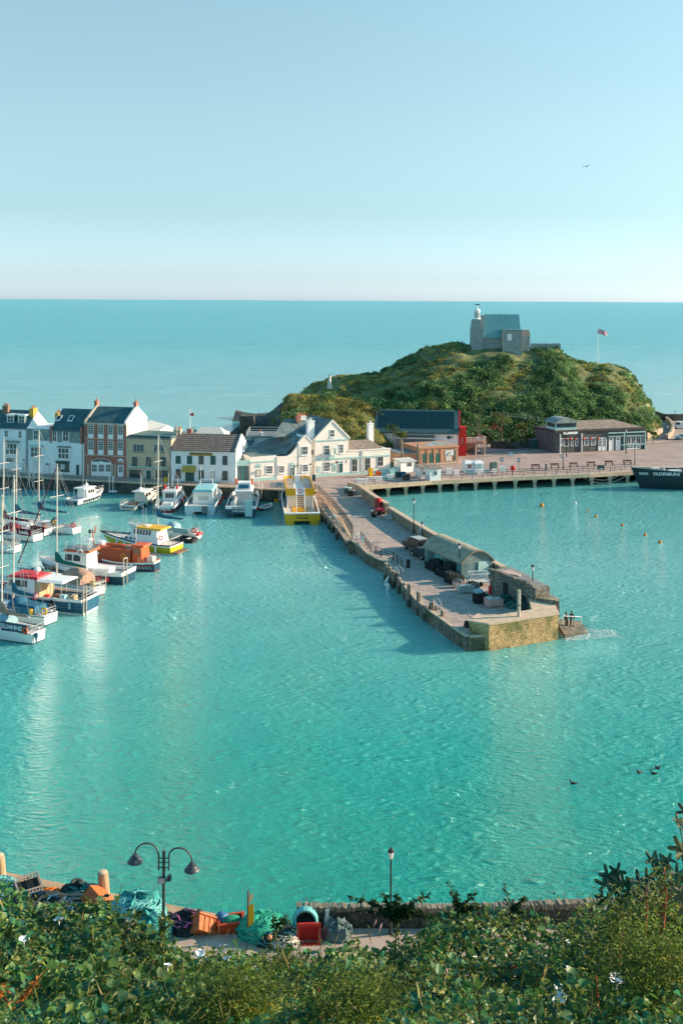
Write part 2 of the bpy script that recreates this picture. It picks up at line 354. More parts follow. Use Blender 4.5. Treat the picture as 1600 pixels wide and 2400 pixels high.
# quay wall face: dark wet stone, a skin in front of the quay
mb = MB()
for (a, b) in zip(LQ[:-1], LQ[1:]):
    d = Vector((b[0]-a[0], b[1]-a[1], 0)).normalized(); nn = Vector((d.y, -d.x, 0))
    A, B = Vector((*a, 0)), Vector((*b, 0)); e = nn*.35
    mb.prism([(A+e)[:2], (B+e)[:2], (B+nn*.01)[:2], (A+nn*.01)[:2]], -1.5, ZQ-.16)
tag(mb.build('quay_wall', m_qwall), 'dark wet stone harbour wall below the row of houses', 'wall')
mb = MB()
for (a, b) in zip(LQ[:-1], LQ[1:]):
    d = Vector((b[0]-a[0], b[1]-a[1], 0)).normalized(); nn = Vector((d.y, -d.x, 0))
    A, B = Vector((*a, 0)), Vector((*b, 0))
    mb.prism([(A+nn*.42)[:2], (B+nn*.42)[:2], (B-nn*.35)[:2], (A-nn*.35)[:2]], ZQ-.158, ZQ+.10)
struct(mb.build('kerb', m_coping), 'pale stone edging along the harbour wall')
# pavement strip in front of the houses and pubs
mb = MB()
pv = [g(-60, 1104), g(198, 1119.5), g(400, 1130), g(556, 1135), g(590, 1134), g(700, 1124), g(800, 1117.5), g(925, 1109)]
pv2 = [g(925, 1104), g(800, 1110), g(585, 1126), g(550, 1129), g(400, 1123), g(198, 1114), g(-60, 1098)]
mb.prism(pv+pv2, ZQ, ZQ+.11); struct(mb.build('pavement', m_conc), 'raised pavement in front of the houses and pubs')
# wharf deck on piles
mb = MB()
mb.prism([WQ[0]]+WQ[1:]+[(x, y+.2) for x, y in reversed(WB)]+[(WQ[0][0]-1.2, WQ[0][1]+3.5)], ZQ-.45, ZQ+.02)
struct(mb.build('wharf', m_conc), 'concrete wharf deck standing on piles over the harbour water')
mb = MB()
for (a, b) in zip(WQ[:-1], WQ[1:]):
    A, B = Vector((*a, 0)), Vector((*b, 0)); d = (B-A).normalized(); nn = Vector((d.y, -d.x, 0))
    mb.prism([(A+nn*.22)[:2], (B+nn*.22)[:2], (B-nn*.25)[:2], (A-nn*.25)[:2]], ZQ-.60, ZQ+.12)
struct(mb.build('wharf_edge_beam', m_coping), 'timber coloured edge beam of the wharf')
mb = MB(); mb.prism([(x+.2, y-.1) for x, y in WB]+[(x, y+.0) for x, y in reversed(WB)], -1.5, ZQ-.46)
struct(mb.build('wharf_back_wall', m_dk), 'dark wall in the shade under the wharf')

def along(poly, s):
    for a, b in zip(poly[:-1], poly[1:]):
        L = math.hypot(b[0]-a[0], b[1]-a[1])
        if s <= L: return (a[0]+(b[0]-a[0])*s/L, a[1]+(b[1]-a[1])*s/L), math.atan2(b[1]-a[1], b[0]-a[0])
        s -= L
    return poly[-1], math.atan2(poly[-1][1]-poly[-2][1], poly[-1][0]-poly[-2][0])
# wharf piles: a flared concrete post each
m_cpile = mat('pile_concrete', (.42, .36, .27), .9, .3, 1.6, .3)
pxs = [838, 868, 909.5, 951, 990.5, 1030.5, 1068, 1114.5, 1159, 1207.5, 1253, 1297.5, 1341.5, 1386, 1429, 1470]
pile0 = None
for i, px in enumerate(pxs):
    j = max(k for k in range(len(WQ)-1) if k == 0 or WQ[k][0] < atD(px, 1120, 200).x)
    # where the column px meets the wharf line
    d = ray(px, 1120); a, b = WQ[j], WQ[j+1]
    best = min(((abs(((a[0]+(b[0]-a[0])*t)/(a[1]+(b[1]-a[1])*t))-d.x), t) for t in np.linspace(-.3, 1.3, 400)))[1]
    x, y = a[0]+(b[0]-a[0])*best, a[1]+(b[1]-a[1])*best+.15
    if pile0 is None:
        mb = MB(); mb.prism([(-.28, -.28), (.28, -.28), (.28, .28), (-.28, .28)], -1.5, .95)
        mb.taper(-.52, .52, -.3, .5, ZQ-.62, .95, .24, .24, .05)
        pile0 = mb.build('wharf_pile', m_cpile); o = pile0
    else:
        o = pile0.copy(); COL.objects.link(o)
    o.location = (x, y, 0); o.rotation_euler.z = rnd(-.04, .04)
    tag(o, 'flared concrete pile in the water, one of the row carrying the wharf', 'pile', 'piles under the wharf')

# ------------------------------------------------------------------ car park markings
mb = MB()
for i in range(16):
    px = 1085+i*27.4; py = 1076-i*2.05
    a = at(px, py, ZQ+.03); b = at(px+22, py+9.5, ZQ+.03)
    d = (b-a).normalized(); nn = Vector((d.y, -d.x, 0))*.07
    mb.quad((a-nn)[:], (a+nn)[:], (b+nn)[:], (b-nn)[:])
struct(mb.build('parking_lines', m_mark), 'white slanted parking bay lines on the quay')
mb = MB()
for (pa, pb, wd) in (((1090, 1074), (1600, 1035), .12), ((1060, 1066), (1600, 1028), .1)):
    a = at(*pa, ZQ+.02); b = at(*pb, ZQ+.02); d = (b-a).normalized(); nn = Vector((-d.y, d.x, 0))
    mb.prism([(a-nn*wd)[:2], (b-nn*wd)[:2], (b+nn*wd)[:2], (a+nn*wd)[:2]], ZQ, ZQ+.13)
struct(mb.build('kerb', mat('dark_kerb', (.2, .16, .14), .9)), 'kerb between the parking bays and the quay walk')
# road strip with faded lines before the cream pub
mb = MB()
for (a, b, w_) in (((690, 1133), (800, 1131), .1), ((755, 1138), (812, 1137), .1), ((600, 1137), (640, 1139.5), .1), ((840, 1110), (905, 1103), .12), ((770, 1127), (812, 1124), .1)):
    A, B = at(*a, ZQ+.02), at(*b, ZQ+.02); d = (B-A).normalized(); nn = Vector((-d.y, d.x, 0))*w_
    mb.quad((A-nn)[:], (B-nn)[:], (B+nn)[:], (A+nn)[:])
struct(mb.build('road_markings', m_mark), 'faded white road lines at the head of the pier')

# ------------------------------------------------------------------ the pier
def zp(p): return 1.5 if p[1] < 178 else min(ZQ+.02, 1.5+(p[1]-178)/12*.72)
def gp(px, py):
    z = 1.5
    for _ in range(6): p = at(px, py, z); z = zp(p)
    return (p.x, p.y)
PL = [(733, 1149), (746, 1154), (776.5, 1183), (807, 1219.5), (826, 1250), (826, 1266), (838, 1273), (866, 1298), (884, 1307.5), (910, 1317), (926, 1332), (943, 1361), (961, 1385), (980, 1406), (1018, 1436), (1044, 1454), (1074, 1476), (1098, 1491), (1146, 1487)]
PLw = [gp(*p) for p in PL]
PRw = [(15.5, 111.2), (23.0, 114.6), (23.4, 119), (23.6, 121.5), (20.0, 134), (16.0, 146), (13.3, 151), (9.9, 162), (7.2, 173), (5.0, 181), (3.4, 188), (3.0, 191.5)]
mb = MB(); mb.prism(PLw+PRw, -2, zp)
struct(mb.build('pier', [m_deck]), 'long stone and concrete pier deck reaching out into the harbour')
# stone facing of the harbour side
mb = MB()
for k, (a, b) in enumerate(zip(PLw[5:-1], PLw[6:])):
    A, B = Vector((*a, 0)), Vector((*b, 0)); d = (B-A).normalized(); nn = Vector((d.y, -d.x, 0))
    ex = .3
    mb.prism([(A+nn*ex-d*.1)[:2], (B+nn*ex+d*.1)[:2], (B+nn*.01+d*.1)[:2], (A+nn*.01-d*.1)[:2]], -1.5, 1.42)
tag(mb.build('pier_wall', m_pierwall), 'mossy stone retaining wall on the harbour side of the pier', 'wall')
mb = MB()
for k, (a, b) in enumerate(zip(PLw[5:-1], PLw[6:])):
    A, B = Vector((*a, 0)), Vector((*b, 0)); d = (B-A).normalized(); nn = Vector((d.y, -d.x, 0))
    mb.prism([(A+nn*.34)[:2], (B+nn*.34)[:2], (B-nn*.05)[:2], (A-nn*.05)[:2]], 1.425, 1.56)
struct(mb.build('kerb', m_coping), 'pale stone edging along the pier')
# timber walkway beside the upper pier
TW = [gp(735, 1158), gp(740, 1172), gp(753.5, 1196.5), gp(778, 1223), gp(796, 1246), gp(811, 1269)]
TI = [PLw[1], PLw[2], PLw[3], PLw[4], PLw[5]]
mb = MB(); mb.prism(TW+[(p[0]-.02, p[1]) for p in reversed(TI)], lambda p: zp(p)-.35, lambda p: zp(p)-.06)
struct(mb.build('timber_walkway', m_plank), 'plank walkway along the upper part of the pier')
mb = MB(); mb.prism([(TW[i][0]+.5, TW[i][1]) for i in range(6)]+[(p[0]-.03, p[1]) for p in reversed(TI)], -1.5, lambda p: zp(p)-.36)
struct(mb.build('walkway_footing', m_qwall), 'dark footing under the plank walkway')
# steps down to the water at the notch
mb = MB()
S0, S1 = gp(812, 1271), gp(837, 1272)
for k in range(5):
    zz = 1.2-.27*k
    mb.cbox(((S0[0]+S1[0])/2+.35, S0[1]-.2-.32*k+.6, zz-.8), (1.7, .45, 1.6), 0.1)
tag(mb.build('water_steps', m_parapet), 'stone steps leading down to the water beside the plank walkway', 'steps')

# seaward parapet
def wall_strip(name, pts, th, ztop, mt, cap, label, lift=0.0):
    mb = MB(); mc = MB()
    for a, b in zip(pts[:-1], pts[1:]):
        A, B = Vector((*a, 0)), Vector((*b, 0)); d = (B-A).normalized(); nn = Vector((d.y, -d.x, 0))*th
        za, zb = zp(a), zp(b)
        mb.prism([A[:2], B[:2], (B-nn)[:2], (A-nn)[:2]], -1.8, ztop)
        e = nn.normalized()*.05
        mc.prism([(A+e)[:2], (B+e)[:2], (B-nn-e)[:2], (A-nn-e)[:2]], ztop+.003, ztop+.16)
    o = mb.build(name, mt); mc.build('coping', cap, o)
    tag(o, label, 'wall'); return o
wall_strip('parapet_wall', [(20.6, 133.5), (16.9, 145), (14.2, 150.5), (10.8, 162), (8.2, 171.5)], .7, 2.85, m_parapet, m_coping, 'long sunlit stone parapet on the seaward side of the pier')
wall_strip('parapet_wall', [(7.8, 172.4), (6.0, 179), (4.4, 186)], .7, 3.3, m_parapet, m_coping, 'short higher stretch of stone parapet between phone box and wharf')
wall_strip('parapet_wall', [(4.3, 186.6), (3.2, 190.5), (1.6, 193.2)], .45, 3.15, m_coping, m_coping, 'pale curved wall where the pier meets the wharf')
# raised end block of the pier
e0 = at(1123, 1469, 1.5); 
EB = [(13.4, 111.4), (15.3, 110.3), (23.2, 114.2), (23.6, 119.5), (21.0, 119.8), (20.6, 115.5), (15.6, 112.9), (14.6, 114.0)]
mb = MB(); mb.prism(EB, -1.8, 2.62); o = mb.build('end_wall', m_endstone)
mb = MB(); mb.prism([(EB[0][0]-.05, EB[0][1]), (EB[1][0], EB[1][1]-.07), (EB[2][0]+.07, EB[2][1]-.05), (EB[3][0]+.07, EB[3][1]), EB[4], EB[5], EB[6], EB[7]], 2.623, 2.82); mb.build('coping', m_coping, o)
tag(o, 'golden weed-grown stone wall at the seaward end of the pier', 'wall')
mb = MB(); mb.prism([(15.2, 112.6), (20.7, 115.2), (21.2, 120), (23.7, 120), (22.4, 124), (14, 118)], 1.0, 1.535); struct(mb.build('pier_end_floor', m_deck), 'concrete floor behind the end wall')
# low landing at the very end with its corner fender posts
mb = MB()
for (px, py, h) in ((1119, 1500, 1.9), (1129, 1499, 1.9)):
    p = at(px, py+13, 0); mb.cbox((p.x, p.y, .6), (.42, .3, 2.2), .2)
tag(mb.build('landing_fender', m_parapet), 'pair of joined square fender posts at the low landing corner', 'fender')
# slipway beyond the end wall
mb = MB(); mb.prism([(23.9, 114.4), (28.5, 117.5), (28.2, 121), (23.9, 120)], -2, lambda p: .5-(p[0]-23.9)*.16)
struct(mb.build('slipway', m_pierwall), 'wet slipway at the seaward end of the pier')

# ------------------------------------------------------------------ Hill with chapel, cliff and far ground
RID = [(-30, -3), (-24, 1), (-18, 6), (-10.9, 10.3), (-6.9, 13.6), (-1.2, 15.4), (5.2, 15.8), (10.4, 16.4), (15, 18.8), (18.4, 20.5), (23, 22.9), (27.6, 23.8), (31.6, 24.2), (35.7, 24.0), (47, 24.0), (58.2, 23.6), (59.8, 21.4), (63.3, 19.6), (67.9, 19.1), (73.6, 18.9), (77.1, 17.3), (81.2, 12.3), (83.2, 8.3), (84.5, 5.0), (86, 1.8), (90, -1)]
MND = [(-30, -1), (-27.4, 1.5), (-26, 5.2), (-23.5, 7.2), (-19.2, 8.2), (-16.5, 9.6), (-14.4, 11.2), (-12.6, 13.6), (-11, 14.2), (-9.6, 14.2), (-3.8, 14.2), (2, 13.2), (6.7, 11.6), (9.6, 9), (12, 6), (15, 2), (20, 0)]
def hill(x, y):
    n = noise.fractal(Vector((x*.09, y*.09, 3.1)), 1.0, 2.0, 4)
    # main hill
    if x > 52 and y < 290: x += (x*290/y-x)*min(1, (x-52)/18)
    zr = interp(x, RID); yb = interp(x, [(-30, 258), (5, 252), (20, 252), (80, 259), (90, 268)]); yr = 290
    if y <= yr:
        t = max(0, min(1, (y-yb)/(yr-yb))); s = t**.85; s = s*(1.25-.25*s) if s < 1 else 1
    else:
        t = min(1.3, (y-yr)/34); s = 1-t**1.6
    z1 = 2.0+(zr-2.0)*min(1, s) if s > 0 else 2.0+(max(zr, 3)-2)*s
    if y < yb: z1 = 2.0-(yb-y)*.6
    edge = max(0, min(1, (y-yb)/4))
    z1 += n*1.6*edge*(1-.6*max(0, 1-abs(y-yr)/8))
    # front mound and cliff
    zm = interp(x, MND); ym = 242; yf = interp(x, [(-30, 224), (-14, 224), (-6, 226), (9, 227), (15, 240)])
    if y <= ym:
        t = max(0, min(1, (y-yf)/(ym-yf))); s = t**.62
        z2 = 1.5+(zm-1.5)*s
        if y < yf: z2 = 1.5-(yf-y)*.8
    else:
        t = (y-ym)/22; z2 = 1.5+(zm-1.5)*(1-t**1.7) if t < 1 else min(1.5, zm)-(t-1)*8
    rough = 1.7 if x < -9 else .9
    z2 += noise.fractal(Vector((x*.2, y*.2, 9.1)), 1.0, 2.0, 5)*rough*(.4 if abs(y-ym) < 4 else 1)*max(0, min(1, (y-yf)/2))
    return max(z1, z2)
xs = np.arange(-32, 92, .9); ys = np.arange(216, 330, .9)
V = np.array([(x, y, hill(x, y)) for y in ys for x in xs]); nx = len(xs)
Fc = np.array([(j*nx+i, j*nx+i+1, (j+1)*nx+i+1, (j+1)*nx+i) for j in range(len(ys)-1) for i in range(nx-1)])
m, n, b = nodes_for('hill_ground'); b.inputs['Roughness'].default_value = .95
t = n.nodes.new('ShaderNodeTexCoord'); no = n.nodes.new('ShaderNodeTexNoise'); no.inputs['Scale'].default_value = .3; no.inputs['Detail'].default_value = 8; n.links.new(t.outputs['Object'], no.inputs[0])
r = n.nodes.new('ShaderNodeValToRGB'); r.color_ramp.elements[0].position = .35; r.color_ramp.elements[1].position = .68
r.color_ramp.elements[0].color = (.05, .10, .045, 1); r.color_ramp.elements[1].color = (.24, .23, .08, 1); n.links.new(no.outputs[0], r.inputs[0])
no2 = n.nodes.new('ShaderNodeTexNoise'); no2.inputs['Scale'].default_value = .8; no2.inputs['Detail'].default_value = 10; no2.inputs['Roughness'].default_value = .75
mp = n.nodes.new('ShaderNodeMapping'); mp.inputs['Scale'].default_value = (1, 1, .35); mp.inputs['Rotation'].default_value = (0, .5, 0); n.links.new(t.outputs['Object'], mp.inputs[0]); n.links.new(mp.outputs[0], no2.inputs[0])
r2 = n.nodes.new('ShaderNodeValToRGB'); r2.color_ramp.elements[0].position = .38; r2.color_ramp.elements[1].position = .64
r2.color_ramp.elements[0].color = (.018, .028, .028, 1); r2.color_ramp.elements[1].color = (.10, .10, .085, 1); n.links.new(no2.outputs[0], r2.inputs[0])
ge = n.nodes.new('ShaderNodeNewGeometry'); s = n.nodes.new('ShaderNodeSeparateXYZ'); n.links.new(ge.outputs['True Normal'], s.inputs[0])
sp = n.nodes.new('ShaderNodeSeparateXYZ'); n.links.new(t.outputs['Object'], sp.inputs[0])
# rock on the cliff: the western end (x < -11) and very steep faces
mr = n.nodes.new('ShaderNodeMapRange'); mr.inputs[1].default_value = -9.5; mr.inputs[2].default_value = -13; n.links.new(sp.outputs['X'], mr.inputs[0])
mr2 = n.nodes.new('ShaderNodeMapRange'); mr2.inputs[1].default_value = .80; mr2.inputs[2].default_value = .70; n.links.new(s.outputs['Z'], mr2.inputs[0])
mu = n.nodes.new('ShaderNodeMath'); mu.operation = 'MULTIPLY'; n.links.new(mr.outputs[0], mu.inputs[0]); n.links.new(mr2.outputs[0], mu.inputs[1])
mx = n.nodes.new('ShaderNodeMix'); mx.data_type = 'RGBA'; n.links.new(mu.outputs[0], mx.inputs[0]); n.links.new(r.outputs[0], mx.inputs[6]); n.links.new(r2.outputs[0], mx.inputs[7])
n.links.new(mx.outputs[2], b.inputs['Base Color'])
mr3 = n.nodes.new('ShaderNodeMapRange'); mr3.inputs[1].default_value = -13; mr3.inputs[2].default_value = -16; n.links.new(sp.outputs['X'], mr3.inputs[0])
mm_ = n.nodes.new('ShaderNodeMath'); mm_.operation = 'MAXIMUM'; n.links.new(mu.outputs[0], mm_.inputs[0]); n.links.new(mr3.outputs[0], mm_.inputs[1]); n.links.new(mm_.outputs[0], mx.inputs[0])
bp = n.nodes.new('ShaderNodeBump'); bp.inputs['Strength'].default_value = .8; bp.inputs['Distance'].default_value = .5; n.links.new(no2.outputs[0], bp.inputs['Height']); n.links.new(bp.outputs[0], b.inputs['Normal'])
m_hill = m
struct(mesh_np('hill', V, Fc, m_hill), 'green headland hill with a dark rocky cliff at its left end')
# scrub that nobody could count
m_scrub = leafmat('hill_scrub_leaves', [(.08, .21, .10), (.18, .28, .09), (.11, .24, .10), (.26, .31, .11)], .3, .7)
m_grass = leafmat('hill_grass_blades', [(.25, .25, .07), (.34, .30, .08), (.2, .23, .06)], .3, .7)
BUSH = [[[], [], 0], [[], [], 0]]
def clump(c, rad, nl, lsz, flat=.75):
    P = RNG.normal(size=(nl, 3)); P /= np.linalg.norm(P, axis=1)[:, None]
    P[:, 2] = np.abs(P[:, 2])*flat
    P *= (rad*(RNG.uniform(.55, 1.05, nl)))[:, None]
    lump = 1+.25*np.sin(P[:, 0]*3/rad+c[0])*np.cos(P[:, 1]*3/rad+c[1]); P *= lump[:, None]
    return P+np.array(c)
k = 0
while k < 2300:
    x, y = rnd(-15, 86), rnd(226, 300)
    z = hill(x, y)
    if z < 2.6: continue
    if 1: dz = (hill(x+.8, y)-hill(x-.8, y))/1.6; dy = (hill(x, y+.8)-hill(x, y-.8))/1.6
    if x < -10 and math.hypot(dz, dy) > .75: continue
    if 33 < x < 52 and 281 < y < 299: continue          # chapel
    if 5 < x < 29 and y < 249: continue                    # boathouse
    if y > 292 and z < 10: continue
    nz = noise.fractal(Vector((x*.06, y*.06, 5.5)), 1, 2, 3)
    front = y < 249 and x < 12
    dark = nz > (.5 if front else .06)+rnd(-.12, .12)
    rad = rnd(.5, .9) if front and not dark else (rnd(1.3, 2.6) if dark else rnd(.7, 1.3))
    if y > 284: rad = min(rad, 1.0)
    P = clump((x, y, z-.25*rad), rad, int(34*rad*rad)+24, .4, .85 if dark else .5)
    V_, F_ = leaf_arrays(P, RNG.uniform(.28, .62, len(P)), RNG, up=.8, aspect=.75 if dark else .5)
    B_ = BUSH[0 if dark else 1]; B_[0].append(V_); B_[1].append(F_+B_[2]); B_[2] += len(V_); k += 1
m_brac = leafmat('hill_bracken_leaves', [(.26, .28, .09), (.40, .36, .11), (.20, .26, .08), (.50, .40, .13)], .3, .7)
o = mesh_np('hillside_bracken', np.concatenate(BUSH[1][0]), np.concatenate(BUSH[1][1]), m_brac); struct(o, 'yellow-green bracken and rough grass between the bushes of the hill', 'stuff'); o['category'] = 'bracken'
o = mesh_np('hillside_scrub', np.concatenate(BUSH[0][0]), np.concatenate(BUSH[0][1]), m_scrub)
struct(o, 'dense low bushes and bramble covering the headland hill', 'stuff'); o['category'] = 'scrub'
Vs, Fs, off = [], [], 0
P = []
while len(P) < 9000:
    x, y = rnd(-13, 12), rnd(228, 249); z = hill(x, y)
    if z > 4: P.append((x, y, z))
P = np.array(P); V_, F_ = leaf_arrays(P, RNG.uniform(.3, .7, len(P)), RNG, up=.1, aspect=.25, ori=np.array([[0, 0, 1.2]]))
o = mesh_np('cliff_top_grass', V_, F_, m_grass); struct(o, 'golden green long grass on the near mound above the pub', 'stuff'); o['category'] = 'grass'
# dark square block on the cliff end
mb = MB(); a = atD(561, 1005, 236); b2 = atD(608, 1005, 236); mb.taper(a.x, b2.x, 234, 240, 3, atD(570, 973, 236).z, .3, 1.2, .2)
tag(mb.build('cliff_wall', m_qwall), 'dark square rock-built wall on the end of the cliff', 'wall')
# right-hand rising path and walls beyond the hill
m_path = mat('path_tarmac', (.27, .21, .19), .9, .12, .6)
mb = MB(); PT = [at(1526, 1030, ZQ), at(1563, 1030, ZQ), at(1562, 1005, ZQ), at(1553, 985, 2.6), at(1539, 972, 3.2), at(1536, 985, 2.6), at(1538, 1000, ZQ)]
mb.prism([(p.x, p.y) for p in PT], ZQ-.2, lambda p: ZQ+.03+max(0, (p[1]-290)*.02)); struct(mb.build('path', m_path), 'tarmac path curving up behind the hill foot')
m_rubble = stonemat('rubble_wall', (.38, .30, .22), (.55, .43, .31), (.15, .12, .09), 1.0)
def lowwall(name, pts, h, th, mt, label):
    mb = MB()
    P = [at(px, py, ZQ) for px, py in pts]
    for a, b in zip(P[:-1], P[1:]):
        d = (b-a).normalized(); nn = Vector((d.y, -d.x, 0))*th/2; d *= .05
        mb.prism([(a+nn-d)[:2], (b+nn+d)[:2], (b-nn+d)[:2], (a-nn-d)[:2]], ZQ-.3, ZQ+h)
    return tag(mb.build(name, mt), label, 'wall')
lowwall('rubble_wall', [(1561, 1030), (1572, 1022), (1577, 1008), (1571, 994), (1556, 983), (1542, 974)], 1.2, .6, m_rubble, 'pale rubble wall curving beside the path near the cars')
lowwall('rubble_wall', [(1514, 1031), (1532, 1024), (1550, 1017)], 1.6, .6, m_rubble, 'low rubble wall with a plant, beside the dark timber building')
lowwall('boundary_wall', [(1536, 978), (1556, 986), (1580, 986), (1690, 984)], 1.9, .6, m_qwall, 'dark stone wall behind the parked vehicles')
# ------------------------------------------------------------------ buildings
m_wwall = mat('white_render', (.78, .80, .79), .8, .07, .7)
m_cream = mat('cream_render', (.82, .76, .68), .8, .08, .6)
m_tan = mat('tan_render', (.54, .42, .29), .85, .1, .6)
m_glass = mat('window_glass', (.03, .05, .055), .12, .4, 1.5, spec=.6)
m_curt = mat('pale_blind', (.55, .56, .52), .7, .2, 3)
m_slate = brickmat('teal_slate', (.03, .10, .115), (.05, .13, .14), (.02, .065, .075), .5, .3, msize=.02, noise_amt=.3)
m_slate2 = brickmat('mottled_slate', (.10, .155, .16), (.155, .21, .21), (.07, .10, .10), .5, .35, msize=.02, noise_amt=.45)
m_slatew = brickmat('hung_slate', (.20, .26, .255), (.26, .31, .30), (.15, .19, .19), .4, .25, axis='wall', msize=.012)
m_tile = brickmat('brown_pantile', (.20, .155, .125), (.30, .24, .19), (.075, .06, .055), .34, .30, msize=.05, bump=1.0, noise_amt=.25)
m_roofbr = brickmat('brown_slate', (.21, .165, .13), (.29, .23, .18), (.13, .10, .08), .5, .3, msize=.02, noise_amt=.3)
m_brick = brickmat('red_brick', (.36, .11, .075), (.44, .155, .11), (.32, .22, .17), .24, .085, axis='wall', msize=.01, noise_amt=.2)
m_obrick = brickmat('orange_brick', (.42, .19, .10), (.50, .25, .14), (.40, .28, .2), .24, .085, axis='wall', msize=.01, noise_amt=.2)
m_stonetrim = mat('stone_trim', (.50, .42, .33), .85, .15, 1.2)
m_teal = mat('teal_paint', (.10, .36, .34), .6, .1, 1)
m_paleteal = mat('pale_teal_paint', (.36, .58, .55), .6, .1, 1)
m_dkteal = mat('dark_teal_paint', (.03, .105, .10), .6, .15, 1)
m_gold = mat('gold_paint', (.42, .29, .06), .6, .2, 2)
m_greyd = mat('grey_lead', (.16, .18, .18), .7, .15, 1)
m_pot = mat('terracotta', (.48, .20, .10), .8, .2, 2)
m_lichen = mat('lichen_brick', (.52, .33, .07), .9, .35, 2)
m_wood = mat('brown_wood', (.20, .105, .07), .7, .2, 2)
m_red = mat('red_paint', (.55, .02, .018), .45, .1, 1)
m_poster = mat('poster_paper', (.55, .66, .66), .7, .25, 3)

class Face:
    """a house front: x runs along the wall, y into the house, z up; uv() finds what stands at a place in the wall"""
    def __init__(s, name, label, cat, pa, pb, z0=ZQ+.1, group=None, pts=None):
        A, B = pts or (at(*pa, z0), at(*pb, z0)); s.z0 = z0; s.A = Vector((A.x, A.y, z0)); d = Vector((B.x-A.x, B.y-A.y, 0)); s.L = d.length; s.d = d.normalized()
        s.n = Vector((s.d.y, -s.d.x, 0)); s.root = thing(name, label, cat, s.A, math.atan2(s.d.y, s.d.x), group)
    def uv(s, px, py, y=0):
        r = ray(px, py); P0 = s.A-s.n*y; t = (P0-CP).dot(s.n)/r.dot(s.n); P = CP+r*t
        return (P-s.A).dot(s.d), P.z-s.z0
    def u(s, px): return s.uv(px, 1100)[0]
    def h(s, px, py, y=0): return s.uv(px, py, y)[1]
    def add(s, name, mb, m, **k): return mb.build(name, m, s.root, **k)
    def box(s, name, m, x0, x1, y0, y1, z0, z1, parent=None):
        return MB().box(x0, x1, y0, y1, z0, z1).build(name, m, parent or s.root)
    def win(s, r, nx=2, ny=2, frame=None, pane=None, y=0, sill=True, name='window', arch=False, bar=.055, fw=.09, surround=None):
        x0, za = s.uv(r[0], r[3], y); x1, zb = s.uv(r[2], r[1], y); za2 = (za+s.uv(r[2], r[3], y)[1])/2; zb2 = (zb+s.uv(r[0], r[1], y)[1])/2
        za, zb = za2, zb2
        frame = frame or m_white; mb = MB(); yo = y-.07
        mb.box(x0, x0+fw, yo, y+.02, za, zb); mb.box(x1-fw, x1, yo, y+.02, za, zb)
        mb.box(x0+fw, x1-fw, yo, y+.02, za, za+fw); mb.box(x0+fw, x1-fw, yo, y+.02, zb-fw, zb)
        for i in range(1, nx):
            c = x0+(x1-x0)*i/nx; mb.box(c-bar/2, c+bar/2, yo+.015, y+.01, za+fw, zb-fw)
        for i in range(1, ny):
            c = za+(zb-za)*i/ny; mb.box(x0+fw, x1-fw, yo+.01, y+.01, c-bar/2, c+bar/2)
        if arch:
            n = 8; cx = (x0+x1)/2; rr = (x1-x0)/2; k = arch if arch is not True else .5
            pts = [(cx-rr*math.cos(math.pi*i/n), zb+rr*k*math.sin(math.pi*i/n)) for i in range(n+1)]
            mb.extr(list(reversed(pts)), yo+.004, y+.02)
        o = s.add(name, mb, frame)
        MB().box(x0+fw*.5, x1-fw*.5, y-.045, y-.012, za+fw*.5, zb-fw*.5).build('pane', pane or m_glass, o)
        if sill: MB().box(x0-.1, x1+.1, y-.16, y+.02, za-.13, za-.004).build('sill', frame if sill is True else sill, o)
        return o, (x0, x1, za, zb)
    def door(s, r, m, y=0, fan=False, frame=None, panels=True):
        x0, za = s.uv(r[0], r[3], y); x1, zb = s.uv(r[2], r[1], y); za = max(.0, min(za, .25))
        mb = MB(); mb.box(x0+.08, x1-.08, y-.05, y+.02, za, zb-.08)
        if panels:
            for i in (0, 1): mb.box(x0+.2, x1-.2, y-.07, y, za+.2+(zb-za)*.48*i, za+(zb-za)*(.42+.46*i))
        o = s.add('door', mb, m)
        f = MB(); f.box(x0, x0+.078, y-.1, y+.02, za, zb); f.box(x1-.078, x1, y-.1, y+.02, za, zb); f.box(x0+.078, x1-.078, y-.1, y+.02, zb-.078, zb)
        f.build('frame', frame or m_white, o)
        MB().ball((x1-.2, y-.1, za+1.0), .045, 6, 4).build('handle', m_black, o)
        return o
    def roof_x(s, x0, x1, y0, y1, ze, zr, m, over=.25, th=.16, hip=0, name='roof'):
        ym = (y0+y1)/2; mb = MB(); k = (zr-ze)/(ym-y0)
        for ya, sg in ((y0-over, 1), (y1+over, -1)):
            za = ze-over*k
            mb.add([(x0, ya, za), (x1, ya, za), (x1-hip, ym, zr), (x0+hip, ym, zr), (x0, ya, za+th), (x1, ya, za+th), (x1-hip, ym, zr+th), (x0+hip, ym, zr+th)],
                   [(0, 3, 2, 1), (4, 5, 6, 7), (0, 1, 5, 4), (1, 2, 6, 5), (2, 3, 7, 6), (3, 0, 4, 7)])
        return s.add(name, mb, m)
    def roof_y(s, x0, x1, y0, y1, ze, zr, m, over=.2, th=.16, name='roof', xm=None):
        xm = (x0+x1)/2 if xm is None else xm; mb = MB()
        for xa, sg in ((x0, -1), (x1, 1)):
            k = (zr-ze)/abs(xm-xa); xo = xa+sg*over; zo = ze-over*k
            mb.add([(xo, y0, zo), (xm, y0, zr), (xm, y1, zr), (xo, y1, zo), (xo, y0, zo+th), (xm, y0, zr+th), (xm, y1, zr+th), (xo, y1, zo+th)],
                   [(0, 1, 2, 3), (7, 6, 5, 4), (0, 4, 5, 1), (1, 5, 6, 2), (2, 6, 7, 3), (3, 7, 4, 0)])
        return s.add(name, mb, m)
